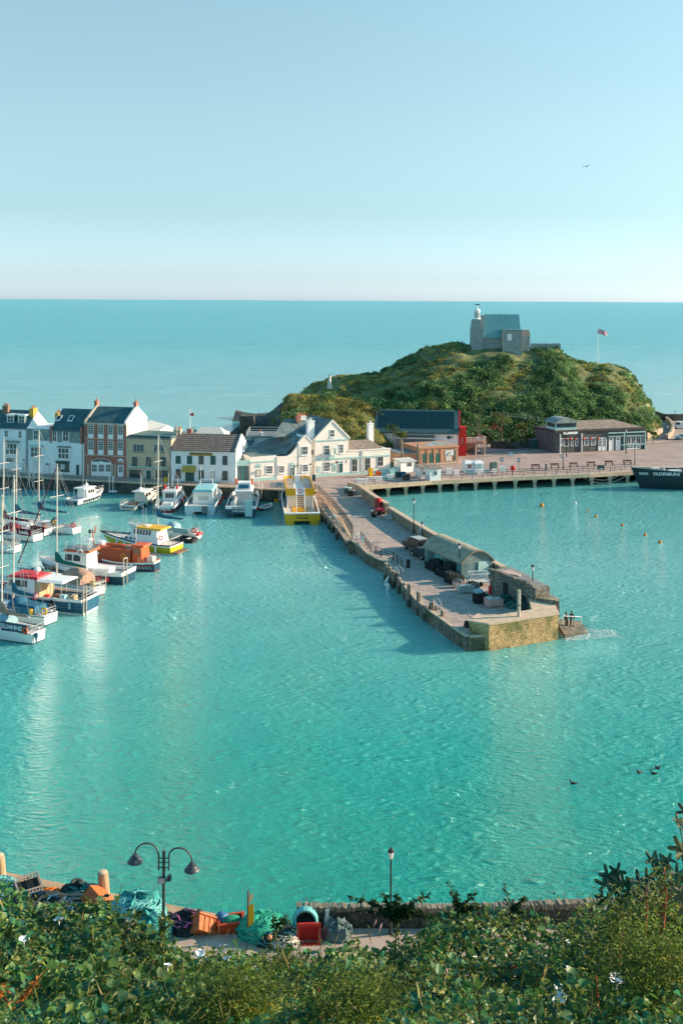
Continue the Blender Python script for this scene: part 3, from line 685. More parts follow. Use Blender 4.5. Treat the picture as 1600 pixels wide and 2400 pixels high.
    def gwall(s, x0, x1, y0, y1, ze, zr, m, along='x', name='wall', z0=-.4):
        mb = MB()
        if along == 'x': mb.extx([(y0, z0), (y1, z0), (y1, ze), ((y0+y1)/2, zr), (y0, ze)], x0, x1)
        else: mb.extr([(x0, z0), (x1, z0), (x1, ze), ((x0+x1)/2, zr), (x0, ze)], y0, y1)
        return s.add(name, mb, m)
    def chimney(s, x, y, z0, z1, sx, sy, m, pots=2, potm=None, ph=.55):
        mb = MB(); mb.box(x-sx/2, x+sx/2, y-sy/2, y+sy/2, z0, z1); mb.box(x-sx/2-.07, x+sx/2+.07, y-sy/2-.07, y+sy/2+.07, z1+.002, z1+.18)
        o = s.add('chimney', mb, m)
        for i in range(pots):
            t = (i+.5)/pots-.5
            px, py = (x+t*sx, y) if sx >= sy else (x, y+t*sy)
            MB().lathe([(.15, 0), (.12, ph*.8), (.16, ph*.85), (.15, ph), (.05, ph)], (px, py, z1+.183), 8).build('chimney_pot', potm or m_pot, o)
        return o
    def gutter(s, x0, x1, z, y=-.3, m=None): return s.add('gutter', MB().box(x0, x1, y, y+.14, z-.12, z), m or m_greyd)
    def pipe(s, x, z0, z1, m=None, y=-.08): return s.add('drainpipe', MB().tube([(x, y, z0), (x, y, z1)], .05, 6), m or m_greyd)
def S1(x, y): return (x*.26786, 920+y*.26786)            # places read off enlarged views of the photo
def S2(x, y): return (380+x*.26786, 920+y*.26786)
def S3(x, y): return (780+x*.26786, 920+y*.26786)
def S4(x, y): return (1180+x*.26786, 920+y*.26786)
def RR(S, x0, y0, x1, y1): a = S(x0, y0); b = S(x1, y1); return (a[0], a[1], b[0], b[1])

# the line of the harbour row
RA, RB = at(-30, 1103, ZQ+.1), at(400, 1124.5, ZQ+.1); rd = (RB-RA).normalized(); rn = Vector((rd.y, -rd.x, 0))
def row(px):                                              # the point of that line at column px
    r = ray(px, 1115); t = (RA-CP).dot(rn)/r.dot(rn); P = CP+r*t; return Vector((P.x, P.y, ZQ+.1))
def rowface(name, label, px0, px1, group='terraced houses along the harbour row'): return Face(name, label, 'house', None, None, group=group, pts=(row(px0), row(px1)))

# 1 white end house with two dormers
f = rowface('terraced_house', 'white rendered house with two white dormers in a dark slate roof, at the left edge', -26, 63); L = f.L; ze = f.h(30, 1003); zr = f.h(40, 962, 4)
f.gwall(0, L-.02, 0, 8, ze, zr, m_wwall); f.roof_x(0, L-.1, 0, 8, ze, zr, m_slate); f.gutter(0, L-.1, ze-.02)
for r in (RR(S1, 40, 330, 74, 390), RR(S1, 160, 335, 192, 398)): f.win(r, 2, 2, pane=m_glass)
o, (x0, x1, a, b) = f.win(RR(S1, 52, 445, 150, 540), 3, 2, y=-.45, bar=.1); mbb = MB(); mbb.box(x0-.1, x1+.1, -.42, 0, a-.5, b+.1); f.add('bay', mbb, m_wwall)
f.add('bay_roof', MB().box(x0-.3, x1+.3, -.75, 0, b+.12, b+.5), m_slatew)
f.win(RR(S1, 55, 570, 130, 612), 4, 1, sill=False); f.door(RR(S1, 75, 612, 118, 690), m_white, panels=True); f.door(RR(S1, 190, 600, 222, 690), m_paleteal)
f.win(RR(S1, 192, 578, 222, 598), 1, 1, sill=False, arch=.6, name='fanlight')
f.box('plinth', m_stonetrim, 0, L*.8, -.06, -.002, 0, .55)
for r in (RR(S1, 62, 198, 124, 265), RR(S1, 158, 200, 220, 270)):
    o, (x0, x1, a, b) = f.win(r, 2, 2, y=1.1, sill=False, fw=.16); f.add('dormer', MB().box(x0+.05, x1-.05, 1.12, 3.2, a-.5, b-.02), m_slate); f.add('dormer_roof', MB().box(x0-.15, x1+.15, .85, 3.4, b+.01, b+.16), m_white)
f.chimney(L-.55, 3.2, ze+.4, zr+.5, .9, 1.6, m_lichen, 2); f.chimney(1.6, 3.4, ze+1, zr+.7, 1.2, .8, mat('brown_brick', (.24, .15, .10), .9, .25, 2), 3)
f.pipe(L-.15, 0, ze-.2)
# 2 pale house with hung slate and flat roof
f = rowface('terraced_house', 'narrow pale house with a flat roof and grey slate-hung top, beside the dormers', 63.3, 117); L = f.L; z1 = f.h(90, 1005); zm = f.h(90, 1032.5)
f.box('wall', m_wwall, 0, L, 0, 7, -.4, zm); f.box('slate_hanging', m_slatew, 0, L, -.04, 7, zm+.003, z1); f.box('parapet', m_wwall, 0, L, -.12, 7.1, z1+.003, z1+.22)
f.win(RR(S1, 290, 325, 340, 415), 2, 2, y=-.05, fw=.14); 
o, (x0, x1, a, b) = f.win(RR(S1, 268, 475, 362, 565), 3, 2, y=-.4, bar=.1); f.add('bay', MB().box(x0, x1, -.38, 0, a-.4, b+.1), m_wwall); f.add('bay_roof', MB().box(x0-.25, x1+.25, -.65, 0, b+.11, b+.35), m_paleteal)
f.win(RR(S1, 296, 595, 335, 668), 2, 3, pane=m_curt); f.door(RR(S1, 395, 612, 435, 705), m_white); f.win(RR(S1, 400, 612, 432, 640), 2, 1, sill=False, name='fanlight', y=-.1)
f.chimney(L-.2, 3.5, z1, f.h(85, 968, 3), .7, 1.5, m_lichen, 2, m_pot); f.pipe(.15, 0, zm)
# 3 house with the big teal slate roof
f = rowface('terraced_house', 'pale house with a large teal slate roof and two skylights, left of the brick house', 117.3, 197); L = f.L; zm = f.h(150, 1037.5); ze = f.h(150, 1008.5); zr = f.h(150, 958.5, 4.5)
f.gwall(.02, L-.02, .35, 9, ze+.1, zr, m_slatew); f.box('front', m_wwall, 0, L, 0, .34, -.4, zm); f.box('slate_hanging', m_slatew, .35, L-.8, .05, .34, zm+.004, ze)
f.roof_x(.1, L-.5, .1, 9, ze, zr, m_slate); f.gutter(.1, L-.5, ze-.05, y=-.25)
for x in (.18, L-.62): f.add('party_wall', MB().box(x-.17, x+.17, -.2, .3, zm-.1, ze+.7), m_brick)
for r in (RR(S1, 456, 330, 500, 430), RR(S1, 546, 330, 606, 430)): f.win(r, 2, 2, y=.04, fw=.15)
for r in (RR(S1, 492, 213, 535, 253), RR(S1, 600, 216, 643, 257)):
    x0, _ = f.uv(r[0], r[3], 2.4); x1, _ = f.uv(r[2], r[1], 2.4); k = (zr-ze)/4.45
    ya = (f.h((r[0]+r[2])/2, r[3], 2.2)-ze)/k+.1; yb = ya+1.15
    mb = MB(); q = lambda y, o: ze+(y-.1)*k+.17+o
    mb.add([(x0, ya, q(ya, 0)), (x1, ya, q(ya, 0)), (x1, yb, q(yb, 0)), (x0, yb, q(yb, 0)), (x0, ya, q(ya, .1)), (x1, ya, q(ya, .1)), (x1, yb, q(yb, .1)), (x0, yb, q(yb, .1))], [(4, 5, 6, 7), (0, 1, 5, 4), (1, 2, 6, 5), (2, 3, 7, 6), (3, 0, 4, 7)])
    o = f.add('skylight', mb, m_white); mb = MB(); a_, b_ = ya+.15, yb-.15
    mb.quad((x0+.15, a_, q(a_, .112)), (x1-.15, a_, q(a_, .112)), (x1-.15, b_, q(b_, .112)), (x0+.15, b_, q(b_, .112))); mb.build('pane', m_glass, o)
o, (x0, x1, a, b) = f.win(RR(S1, 508, 485, 603, 580), 3, 2, y=-.4, bar=.12); f.add('bay', MB().box(x0, x1, -.38, 0, a-.3, b+.1), m_wwall); f.add('bay_roof', MB().box(x0-.2, x1+.2, -.65, 0, b+.11, b+.3), m_greyd)
o, (x0, x1, a, b) = f.win(RR(S1, 492, 612, 606, 686), 1, 1, frame=m_dkteal, fw=.16); f.add('shop_sign', MB().box((x0+x1)/2-.45, (x0+x1)/2+.45, -.13, -.06, (a+b)/2-.5, (a+b)/2+.45), m_curt)
f.add('shop_fascia', MB().box(x0-.1, x1+.1, -.2, -.005, b+.02, b+.3), m_dkteal)
f.door(RR(S1, 664, 628, 698, 722), m_dkteal); f.door(RR(S1, 447, 614, 482, 705), m_white); f.pipe(L-.35, 0, ze)
# 4 red brick house, three storeys
f = rowface('terraced_house', 'tall red brick house with white French windows and a big arched doorway', 197.5, 296); L = f.L; ze = f.h(247, 991); zr = f.h(247, 954, 4.5)
f.gwall(0, L, 0, 9, ze-.05, zr-.05, m_brick)
f.roof_x(.42, L-.42, 0, 9, ze, zr, m_slate, over=.1); f.box('cornice', m_stonetrim, -.02, L+.02, -.28, -.002, ze-.35, ze-.02)
for xa in (0, L-.4):
    k = (zr-ze)/4.5; mb = MB(); mb.extx([(-.25, ze-.1), (9.2, ze-.1), (9.2, ze+.35), (4.5, zr+.5), (-.25, ze+.35)], xa, xa+.4); f.add('gable_coping', mb, m_cream if xa else m_stonetrim)
    f.chimney(xa+.2, 4.5, zr+.3, zr+1.0, .55, 1.0, m_brick, 1)
f.add('gable_render', MB().extx([(-.02, 3), (9.02, 3), (9.02, ze+.1), (4.5, zr+.2), (-.02, ze+.1)], L+.003, L+.06), m_cream)
cols = ((770, 820), (858, 908), (945, 992), (1028, 1078))
for (c0, c1), dy in zip(cols, (0, 2, 4, 6)):
    for (ya, yb, yc) in ((283, 366, 398), (420, 502, 540)):
        o, (x0, x1, a, b) = f.win(RR(S1, c0, ya+dy, c1, yb+dy), 2, 4, sill=False, fw=.1)
        zc = f.h(S1(c0, yc+dy)[0], S1(c0, yc+dy)[1]); MB().box(x0, x1, -.06, .0, zc, a-.004).build('balcony_panel', m_white, o)
for yy in (402, 548): zz = f.h(247, S1(0, yy+3)[1]); f.box('stone_band', m_stonetrim, 0, L, -.1, -.003, zz-.09, zz+.09)
for pxx in (741, 836, 926, 1012, 1096):
    x = f.uv(*S1(pxx, 450))[0]; f.box('pilaster', m_brick, max(.02, x-.22), min(L-.02, x+.22), -.12, -.004, f.h(*S1(pxx, 540))+.15, ze-.37)
# big arch
x0, a = f.uv(*S1(797, 725)); x1, b = f.uv(*S1(974, 612)); cx = (x0+x1)/2; rr = (x1-x0)/2; n = 14; a = .05
arc = lambda R_, k: [(cx-R_*math.cos(math.pi*i/n), b+k*math.sin(math.pi*i/n)) for i in range(n+1)]
kk = f.h(*S1(885, 578))-b
o = f.add('arch_doorway', MB().extr([(x0, a), (x1, a)]+list(reversed(arc(rr, kk))), -.05, -.003), m_white)
mb = MB(); P = arc(rr*.92, kk*.88); 
for i in range(n):
    if i % 2 == 0 or True:
        p, q = P[i], P[i+1]; c = (cx, b+.06); s_ = .18
        mb.extr([(p[0]*(1-s_*.3)+q[0]*s_*.3, p[1]*(1-s_*.3)+q[1]*s_*.3), (c[0]*.75+p[0]*.25, c[1]*.75+p[1]*.25), (c[0]*.75+q[0]*.25, c[1]*.75+q[1]*.25), (q[0]*(1-s_*.3)+p[0]*s_*.3, q[1]*(1-s_*.3)+p[1]*s_*.3)], -.075, -.052)
mb.build('fanlight', m_glass, o)
mb = MB(); A1, A2 = arc(rr+.05, kk+.05), arc(rr+.4, kk+.4)
for i in range(n): mb.extr([A1[i], A1[i+1], A2[i+1], A2[i]], -.14, -.004)
mb.build('arch_ring', m_brick, o)
for (u0, u1) in ((803, 850), (864, 912), (926, 970)): f.win(RR(S1, u0, 628, u1, 692), 3, 2, y=-.06, sill=False, fw=.05)
f.door(RR(S1, 1030, 635, 1082, 735), m_white, panels=False); f.win(RR(S1, 1036, 640, 1076, 700), 2, 3, y=-.06, sill=False); f.win(RR(S1, 1030, 594, 1080, 612), 1, 1, sill=False, arch=.6, name='fanlight')
for pxx in (773, 985, 1008): x = f.uv(*S1(pxx, 700))[0]; f.box('stone_pier', m_stonetrim, x-.18, x+.18, -.16, -.004, 0, f.h(*S1(pxx, 625)))
# white rear wing behind the brick house
f2 = Face('rear_building', 'white building with a sloping pale roof tucked behind the brick house', 'house', None, None, pts=(row(308)+Vector((0, 7, 0)), row(346)+Vector((0, 7, 0))))
z1 = f2.h(330, 1016); mb = MB(); L2 = f2.L; mb.box(-.6, L2, 0, 9, 0, z1); f2.add('wall', mb, m_wwall)
mb = MB(); zt = f2.h(316, 984, 6); mb.add([(-.8, -.2, z1+.01), (L2+.2, -.2, z1+.01), (L2-.3, 7, z1+1.0), (-.8, 7, zt), (-.8, 9, z1+.01), (L2+.2, 9, z1+.01)], [(0, 1, 2, 3), (3, 2, 5, 4), (0, 3, 4), (1, 5, 2), (0, 4, 5, 1)]); f2.add('roof', mb, m_curt)
# 5 tan flat-fronted house
f = rowface('terraced_house', 'tan flat-fronted house with a dark parapet and two ground floor shop windows', 296.5, 401); L = f.L; z1 = f.h(348, 1024.5)
f.box('wall', m_tan, 0, L, 0, 8, -.4, z1-.35); f.box('parapet', m_greyd, -.03, L+.03, -.15, 8.1, z1-.345, z1-.1); f.add('flat_roof', MB().box(.2, L-.2, .3, 7.8, z1-.095, z1+.25), m_slate)
for r, nx in ((RR(S1, 1165, 450, 1260, 515), 3), (RR(S1, 1344, 452, 1440, 518), 3), (RR(S1, 1155, 562, 1200, 635), 1), (RR(S1, 1278, 565, 1323, 638), 1), (RR(S1, 1402, 565, 1448, 638), 2)):
    f.win(r, nx, 1, frame=m_curt if nx == 3 else m_dkteal, sill=m_dkteal, bar=.09)
for r in (RR(S1, 1132, 676, 1235, 745), RR(S1, 1364, 680, 1468, 746)): f.win(r, 1, 1, frame=m_dkteal, sill=False, name='shop_window')
x0 = f.u(S1(1125, 0)[0]); x1 = f.u(S1(1475, 0)[0]); zz = f.h(348, S1(0, 652)[1]); f.box('shop_fascia', m_paleteal, x0, x1, -.22, -.004, zz-.1, zz+.1)
f.door(RR(S1, 1276, 676, 1326, 768), m_dkteal); f.pipe(L-.1, 0, z1)
f.chimney(L-.35, 3, z1-.1, z1+1.1, .6, .6, m_stonetrim, 1); 
# 6 white pub
f = Face('harbour_pub', 'white two-storey pub with dark arched windows, brown pantile roof and a gold awning', 'pub', (400.5, 1126.5), (553, 1131)); L = f.L; ze = f.h(476, 1057.5); zr = f.h(476, 1018, 4.5)
f.gwall(0, L-.02, 0, 9, ze, zr-.1, m_wwall); f.roof_x(.02, L-.25, 0, 9, ze, zr, m_tile); f.gutter(0, L-.25, ze-.05, m=m_white)
f.add('gable_coping', MB().extx([(-.1, ze-.4), (9.1, ze-.4), (9.1, ze+.3), (4.5, zr+.3), (-.1, ze+.3)], L-.23, L+.04), m_cream)
for i, (u0, u1) in enumerate(((118, 162), (217, 263), (318, 363), (422, 468), (527, 572))):
    f.win(RR(S2, u0, 560, u1, 622+i*3), 1, 1, frame=m_dkteal, arch=.35, pane=m_dkteal if i in (0, 1, 3) else m_glass, sill=False, fw=.1)
for r, a_ in ((RR(S2, 118, 676, 162, 742), .35), (RR(S2, 320, 686, 365, 752), .35), (RR(S2, 525, 692, 572, 760), .35)): f.win(r, 1, 1, frame=m_dkteal, arch=a_, pane=m_glass if a_ else m_dkteal, sill=m_dkteal)
f.win(RR(S2, 432, 690, 458, 745), 1, 1, frame=m_dkteal, pane=m_poster, sill=False, name='notice_board')
f.door(RR(S2, 204, 692, 280, 772), m_dkteal, frame=m_dkteal)
x0, a = f.uv(*S2(182, 690)); x1, b = f.uv(*S2(293, 640)); mb = MB(); mb.extx([(-.9, a), (0, a), (0, b), (-.25, b)], x0, x1); f.add('awning', mb, m_gold)
x0, a = f.uv(*S2(240, 549)); x1, b = f.uv(*S2(440, 524)); o = f.box('name_board', m_gold, x0, x1, -.14, -.003, a, b); MB().box(x0+.12, x1-.12, -.16, -.142, a+.1, b-.1).build('board_panel', mat('brown_board', (.22, .16, .05), .6), o)
f.chimney(.3, 4.5, zr-.3, zr+.7, .6, 1.2, m_stonetrim, 2); f.chimney(1.9, 5.6, zr-.6, zr+.6, .9, .6, m_brick, 2, m_brick, .2)
# roofs and flat extension behind the white pub
f = Face('rear_building', 'pale grey roofed building with a small brown gable behind the white pub', 'house', None, None, pts=(atD(440, 1060, 214), atD(528, 1060, 214)), z0=ZQ)
zt = f.h(480, 1004); zb = f.h(480, 1021); L = f.L; f.box('wall', m_wwall, 0, L, 0, 8, 0, zb)
mb = MB(); mb.add([(.9, -.1, zb), (L, -.1, zb), (L-1.3, 2.5, zt), (2.2, 2.5, zt), (.9, 6, zb), (L, 6, zb)], [(0, 1, 2, 3), (3, 2, 5, 4), (1, 5, 2), (0, 3, 4), (0, 4, 5, 1)]); f.add('roof', mb, m_curt)
mb = MB(); mb.extr([(-.6, zb-.3), (1.6, zb-.3), (.7, zt-.2)], -.6, 4); f.add('gable', mb, m_pot); f.roof_y(-.6, 1.6, -.75, 4.05, zb-.28, zt-.15, m_slate, th=.12, xm=.7)
f = Face('rear_building', 'white flat-roofed extension with white roof railings, between the two pubs', 'house', None, None, pts=(atD(563, 1060, 213), atD(650, 1060, 213)), z0=ZQ)
L = f.L; zt = f.h(620, 1025); f.add('wall', MB().taper(0, L, 0, 9, 0, zt, 1.0, 0, 0), m_wwall); f.box('flat_roof', m_greyd, .9, L+.15, -.15, 9, zt+.003, zt+.15)
mb = MB(); zr = f.h(620, 1008, 0)
for (x, y) in ((1.2, .1), (1.2, 8), (L, 8), (L, .1)): mb.tube([(x, y, zt+.1), (x, y, zt+1.1)], .04, 5)
for zz in (.6, 1.1):
    for a, b in (((1.2, .1), (1.2, 8)), ((1.2, 8), (L, 8)), ((1.2, .1), (L, .1))): mb.tube([(*a, zt+zz), (*b, zt+zz)], .035, 5)
f.add('railing', mb, m_white); f.chimney(L*.52, 2, 2, zt+.6, .7, .7, m_wwall, 1)
f.win(RR(S2, 920, 420, 958, 436), 1, 1, pane=m_paleteal, sill=False)
f = Face('rear_building', 'dark slate lean-to with a red-brown door behind the gate between the pubs', 'house', None, None, pts=(atD(553, 1060, 208), atD(588, 1060, 208)), z0=ZQ)
L = f.L; zt = f.h(570, 1044); f.box('wall', m_cream, -1.5, L, 0, 5, 0, zt); mb = MB(); mb.extx([(-.2, zt+.003), (5, zt+.003), (5, zt+1.2)], -1.5, L+.1); f.add('roof', mb, m_slate); f.box('door', m_wood, 0, .8, -.05, -.003, f.h(560, 1075), f.h(560, 1052))
# teal gate between the pubs
f = Face('yard_gate', 'pale teal boarded gate beam between the white pub and the cream pub', 'gate', (553.5, 1131), (586, 1129)); L = f.L
f.box('beam', m_paleteal, .05, L-.05, .2, .5, f.h(570, 1092), f.h(570, 1080)); f.box('leaf', mat('grey_gate', (.18, .24, .23), .7), .1, L-.1, .9, 1.0, 0, f.h(570, 1094)); f.box('post', m_teal, L*.5, L*.62, .75, .88, 0, f.h(570, 1094))

# 7 cream pub, several wings along one street line
cz = ZQ+.1; CA, CB = at(586, 1128.5, cz), at(915, 1106, cz)
f = Face('cream_pub', 'long cream and pale teal pub with steep gables, mottled slate roofs and white chimneys', 'pub', None, None, pts=(CA, CB)); L = f.L
U = lambda S, x, y=700: f.uv(*S(x, y))[0]; Z = lambda S, x, y, d=0: f.h(*S(x, y), d)
xa, xb = 0, U(S2, 1000); zt = Z(S2, 880, 558)
f.box('wall', m_cream, xa, xb, 0, 7, -.4, zt)
f.box('plinth', m_paleteal, xa-.03, U(S2, 1190), -.09, -.002, 0, Z(S2, 880, 745)); f.box('frieze', m_paleteal, xa-.03, U(S2, 1330), -.1, -.004, Z(S2, 880, 608), Z(S2, 880, 598))
f.win(RR(S2, 905, 640, 968, 712), 3, 3, fw=.1, arch=.3); f.win(RR(S2, 820, 675, 862, 735), 1, 1, frame=m_greyd, pane=m_curt, sill=False, name='notice_board'); f.win(RR(S2, 820, 640, 862, 656), 1, 1, frame=m_paleteal, pane=m_teal, sill=False, arch=.9, name='fanlight'); f.win(RR(S2, 783, 692, 802, 718), 1, 1, frame=m_greyd, pane=m_poster, sill=False, name='notice_board')
xc = U(S2, 1190); z2 = Z(S2, 1045, 560)
# swooping parapet section and small gable
xg0, xg1 = xc, U(S2, 1302); zg = Z(S2, 1250, 378); ze = Z(S2, 1195, 440)
pts = [(xb, -.4), (xc, -.4), (xc, Z(S2, 1188, 455))]
for u, v in ((1170, 480), (1150, 505), (1125, 535), (1095, 553), (1090, 556)): pts.append((U(S2, u), Z(S2, u, v)))
pts.append((xb, z2)); mb = MB(); mb.extr(pts, -.12, .5); f.add('parapet_wall', mb, m_cream); f.box('wall', m_cream, xb, xc, .51, 7, -.4, Z(S2, 1090, 560))
mb = MB(); mb.extr([(xg0, -.4), (xg1, -.4), (xg1, ze), ((xg0+xg1)/2, zg), (xg0, ze)], -.2, 9); f.add('wall', mb, m_cream)
mb = MB(); cxx = (xg0+xg1)/2; mb.extr([(xg0-.18, ze-.2), (cxx, zg-.06), (xg1+.18, ze-.2), (xg1+.18, ze+.08), (cxx, zg+.28), (xg0-.18, ze+.08)], -.28, .2); f.add('gable_coping', mb, m_cream)
for r in (RR(S2, 1018, 640, 1070, 705), RR(S2, 1216, 628, 1278, 695)): f.win(r, 3, 3, fw=.1, arch=.3, y=-.21 if r[0] > 700 else -.13)
f.win(RR(S2, 1218, 470, 1275, 545), 3, 2, y=-.21); f.door(RR(S2, 1115, 650, 1160, 766), m_dkteal, y=-.13); f.win(RR(S2, 1115, 632, 1160, 648), 1, 1, y=-.13, sill=False, arch=.9, frame=m_paleteal, name='fanlight')
# slate roofs rising from the low left wing to the main ridge
x1b = U(S2, 1302)
mb = MB(); zlow = zt+.02; yr = 6.5; 
xr0 = U(S2, 860, 560); pk = (cxx-.2, 8, Z(S2, 1240, 380, 8))
mb.add([(xa+.2, .1, zlow), (U(S2, 1085, 552), .55, zlow), (cxx-.3, .55, zg-.35), (cxx-.3, 8, zg-.35), (U(S2, 1110), 8, Z(S2, 1110, 368, 8)), (U(S2, 905), 8, Z(S2, 905, 478, 6)), (xa+.4, 8, zlow+.3)], [(0, 1, 5), (1, 4, 5), (1, 2, 4), (2, 3, 4), (0, 5, 6)]); f.add('roof', mb, m_slate2)
f.box('link_wall', m_cream, xg1, U(S2, 1336), .6, 9, -.4, Z(S2, 1318, 440, .6)); f.add('link_window', MB().box(U(S2, 1310), U(S2, 1328), .52, .59, Z(S2, 1318, 540, .6), Z(S2, 1318, 500, .6)), m_glass)
# main gable
xm0, xm1 = U(S2, 1336), U(S3, 134); zp_ = Z(S2, 1487, 250); zme = Z(S2, 1340, 408); xm = U(S2, 1487)
mb = MB(); mb.extr([(xm0, -.4), (xm1, -.4), (xm1, zme), (xm, zp_), (xm0, zme)], 0, 11); f.add('wall', mb, m_cream)
f.roof_y(xm0, xm1, .25, 11, zme+.03, zp_+.03, m_slate2, over=.1, th=.14, xm=xm)
mb = MB(); mb.extr([(xm0-.3, zme-.3), (xm, zp_-.05), (xm1+.3, zme-.3), (xm1+.3, zme+.05), (xm, zp_+.35), (xm0-.3, zme+.05)], -.15, .24); f.add('gable_coping', mb, m_cream)
f.box('eaves_band', m_paleteal, xm0-.02, xm1+.02, -.13, -.003, Z(S2, 1450, 422), Z(S2, 1450, 412)); f.box('frieze', m_paleteal, xm0, U(S3, 500), -.1, -.004, Z(S2, 1400, 590), Z(S2, 1400, 578))
f.box('plinth', m_paleteal, xm0, U(S3, 500), -.09, -.003, 0, .55)
# slate roof of the cross wing behind, between cliff side and main gable
mb = MB(); zc = Z(S2, 1225, 225, 7); xl = U(S2, 1040, 380)
mb.add([(xl-.4, 3.5, Z(S2, 1040, 378, 5)), (xm0+.1, 3.5, Z(S2, 1040, 378, 5)), (xm-.1, 7, zc), (U(S2, 1180), 7, zc), (U(S2, 1180), 11, Z(S2, 1040, 378, 5)), (xm, 11, Z(S2, 1040, 378, 5))], [(0, 1, 2, 3), (3, 2, 5, 4), (0, 3, 4)]); f.add('roof', mb, m_slate2)
f.box('wall', m_cream, U(S2, 1150), xm0, 4.5, 10, -.4, Z(S2, 1040, 380, 5))
for r, nx, ny in ((RR(S2, 1466, 324, 1508, 390), 2, 2), (RR(S2, 1416, 460, 1463, 546), 2, 3), (RR(S3, 52, 452, 92, 530), 2, 3)): f.win(r, nx, ny)
f.win(RR(S2, 1410, 606, 1468, 690), 3, 3, fw=.1); f.door(RR(S3, 46, 618, 88, 728), m_dkteal); f.win(RR(S3, 46, 597, 88, 615), 1, 1, sill=False, pane=m_teal, name='fanlight')
for r in (RR(S2, 1358, 645, 1386, 700), RR(S2, 1487, 638, 1518, 690), RR(S3, 0, 630, 22, 688)): f.win(r, 1, 1, frame=m_paleteal, pane=m_poster, sill=False, name='poster_board')
x0, a = f.uv(*S2(1498, 535)); o = f.box('hanging_sign', m_paleteal, x0, x0+.12, -1.0, -.2, a, a+1.0); f.add('sign_bracket', MB().tube([(x0+.06, 0, a+1.1), (x0+.06, -1.05, a+1.1)], .04, 5), m_black)
o = f.box('canopy_sign', m_paleteal, U(S2, 1455, 570), U(S3, 10, 570), -.3, -.11, Z(S2, 1500, 580), Z(S2, 1500, 545))
# right wing
xw0, xw1 = xm1, U(S3, 500); zw = Z(S3, 300, 505); 
f.box('wall', m_cream, xw0, xw1, 0.02, 8, -.4, zw); f.box('parapet', m_cream, xw0, xw1+.1, -.08, .3, zw+.003, Z(S3, 300, 497)); 
mb = MB(); zq = Z(S3, 260, 412, 4); mb.add([(xw0, .35, zw+.02), (U(S3, 460), .35, zw+.02), (U(S3, 395), 4.2, zq), (xw0, 4.2, zq), (xw0, 8, zw), (U(S3, 460), 8, zw)], [(0, 1, 2, 3), (3, 2, 5, 4), (1, 5, 2)]); f.add('roof', mb, m_roofbr)
for r in (RR(S3, 162, 578, 215, 692), RR(S3, 277, 568, 328, 685), RR(S3, 388, 558, 440, 645)): f.win(r, 2, 2, fw=.1, frame=m_curt)
for u in (248, 265): f.pipe(U(S3, u), 0, zw, m=m_curt)
f.chimney(U(S3, 412), 4.5, zw-.3, Z(S3, 415, 275, 4), 1.1, .9, m_wwall, 1, m_wwall)
f.chimney((xg1+xm0)/2-.1, 1.2, zme-2.2, Z(S2, 1297, 252, 1.5), 1.35, 1.0, m_wwall, 1, m_wwall); f.chimney(U(S2, 1345, 220), 7, zc-.3, Z(S2, 1345, 205, 7), 1.4, .8, m_wwall, 3); f.chimney(U(S2, 1295, 220), 6.2, zc-.6, Z(S2, 1297, 208, 6), .8, .8, m_brick, 1)
for (S, u, v) in ((S2, 1178, 640), (S2, 1515, 612), (S3, 32, 610), (S3, 110, 605)):
    x, z = f.uv(*S(u, v)); f.add('wall_lamp', MB().lathe([(.02, .3), (.14, .2), (.1, -.1), (.03, -.12)], (x, -.3, z), 6).box(x-.02, x+.02, -.3, 0, z-.2, z-.16), m_black)

# 8 orange brick block with green arched doors
f = Face('brick_pavilion', 'small orange brick block with three green arched doors and a painted panel', 'building', (984, 1091), (1073, 1085.5)); L = f.L; zt = f.h(1030, 1050)
f.box('wall', m_obrick, 0, L, 0, 8, -.3, zt); f.box('cornice', m_obrick, -.15, L+.15, -.2, 8.1, zt+.003, zt+.3); f.box('plinth', m_stonetrim, -.05, L+.05, -.1, -.003, 0, .35)
for u0, u1 in ((780, 816), (839, 876), (897, 933)):
    o = f.win(RR(S3, u0, 548, u1, 612), 1, 1, frame=m_dkteal, pane=mat('green_door', (.015, .12, .075), .5), sill=False, arch=.9, name='arched_door', fw=.12)
x0, a = f.uv(*S3(980, 552)); x1, b = f.uv(*S3(1055, 502)); o = f.box('painted_panel', m_poster, x0, x1, -.06, -.003, a, b)
mb = MB(); c = ((x0+x1)/2, (a+b)/2); mb.extr([(c[0]+.3*math.cos(t), c[1]+.25*math.sin(t)) for t in np.linspace(0, 2*math.pi, 9)[:-1]], -.08, -.062); mb.build('yellow_spot', m_gold, o)
mb = MB(); mb.extr([(x0+.1, a+.1), (x0+.7, a+.1), (x0+.5, a+.5)], -.08, -.062); mb.build('blue_mark', mat('blue_mark', (.02, .08, .2), .6), o)
x0, a = f.uv(*S3(985, 598)); x1, b = f.uv(*S3(1035, 556)); f.box('notice', m_curt, x0, x1, -.06, -.003, a, b)
for u in (770, 828, 886, 945): x = f.u(S3(u, 0)[0]); f.box('pilaster', m_obrick, x-.2, x+.2, -.12, -.004, .36, zt-.01)
x = f.uv(*S3(1066, 560))[0]; f.box('green_board', m_dkteal, x-.12, x+.12, -.1, -.003, f.h(*S3(1066, 590)), f.h(*S3(1066, 500)))
mb = MB(); mb.add([(1.2, 2, zt+.31), (L-.3, 1.5, zt+.31), (L-1.2, 6, zt+.31), (L*.55, 3.5, zt+1.0)], [(0, 1, 3), (1, 2, 3), (2, 0, 3)]); f.add('roof', mb, m_slatew)
mb = MB(); mb.box(-4.6, -.02, 1.0, 7, -.3, zt-.9); f.add('side_wing', mb, m_obrick); f.box('side_roof', m_greyd, -4.7, -.02, .9, 7.1, zt-.897, zt-.7)

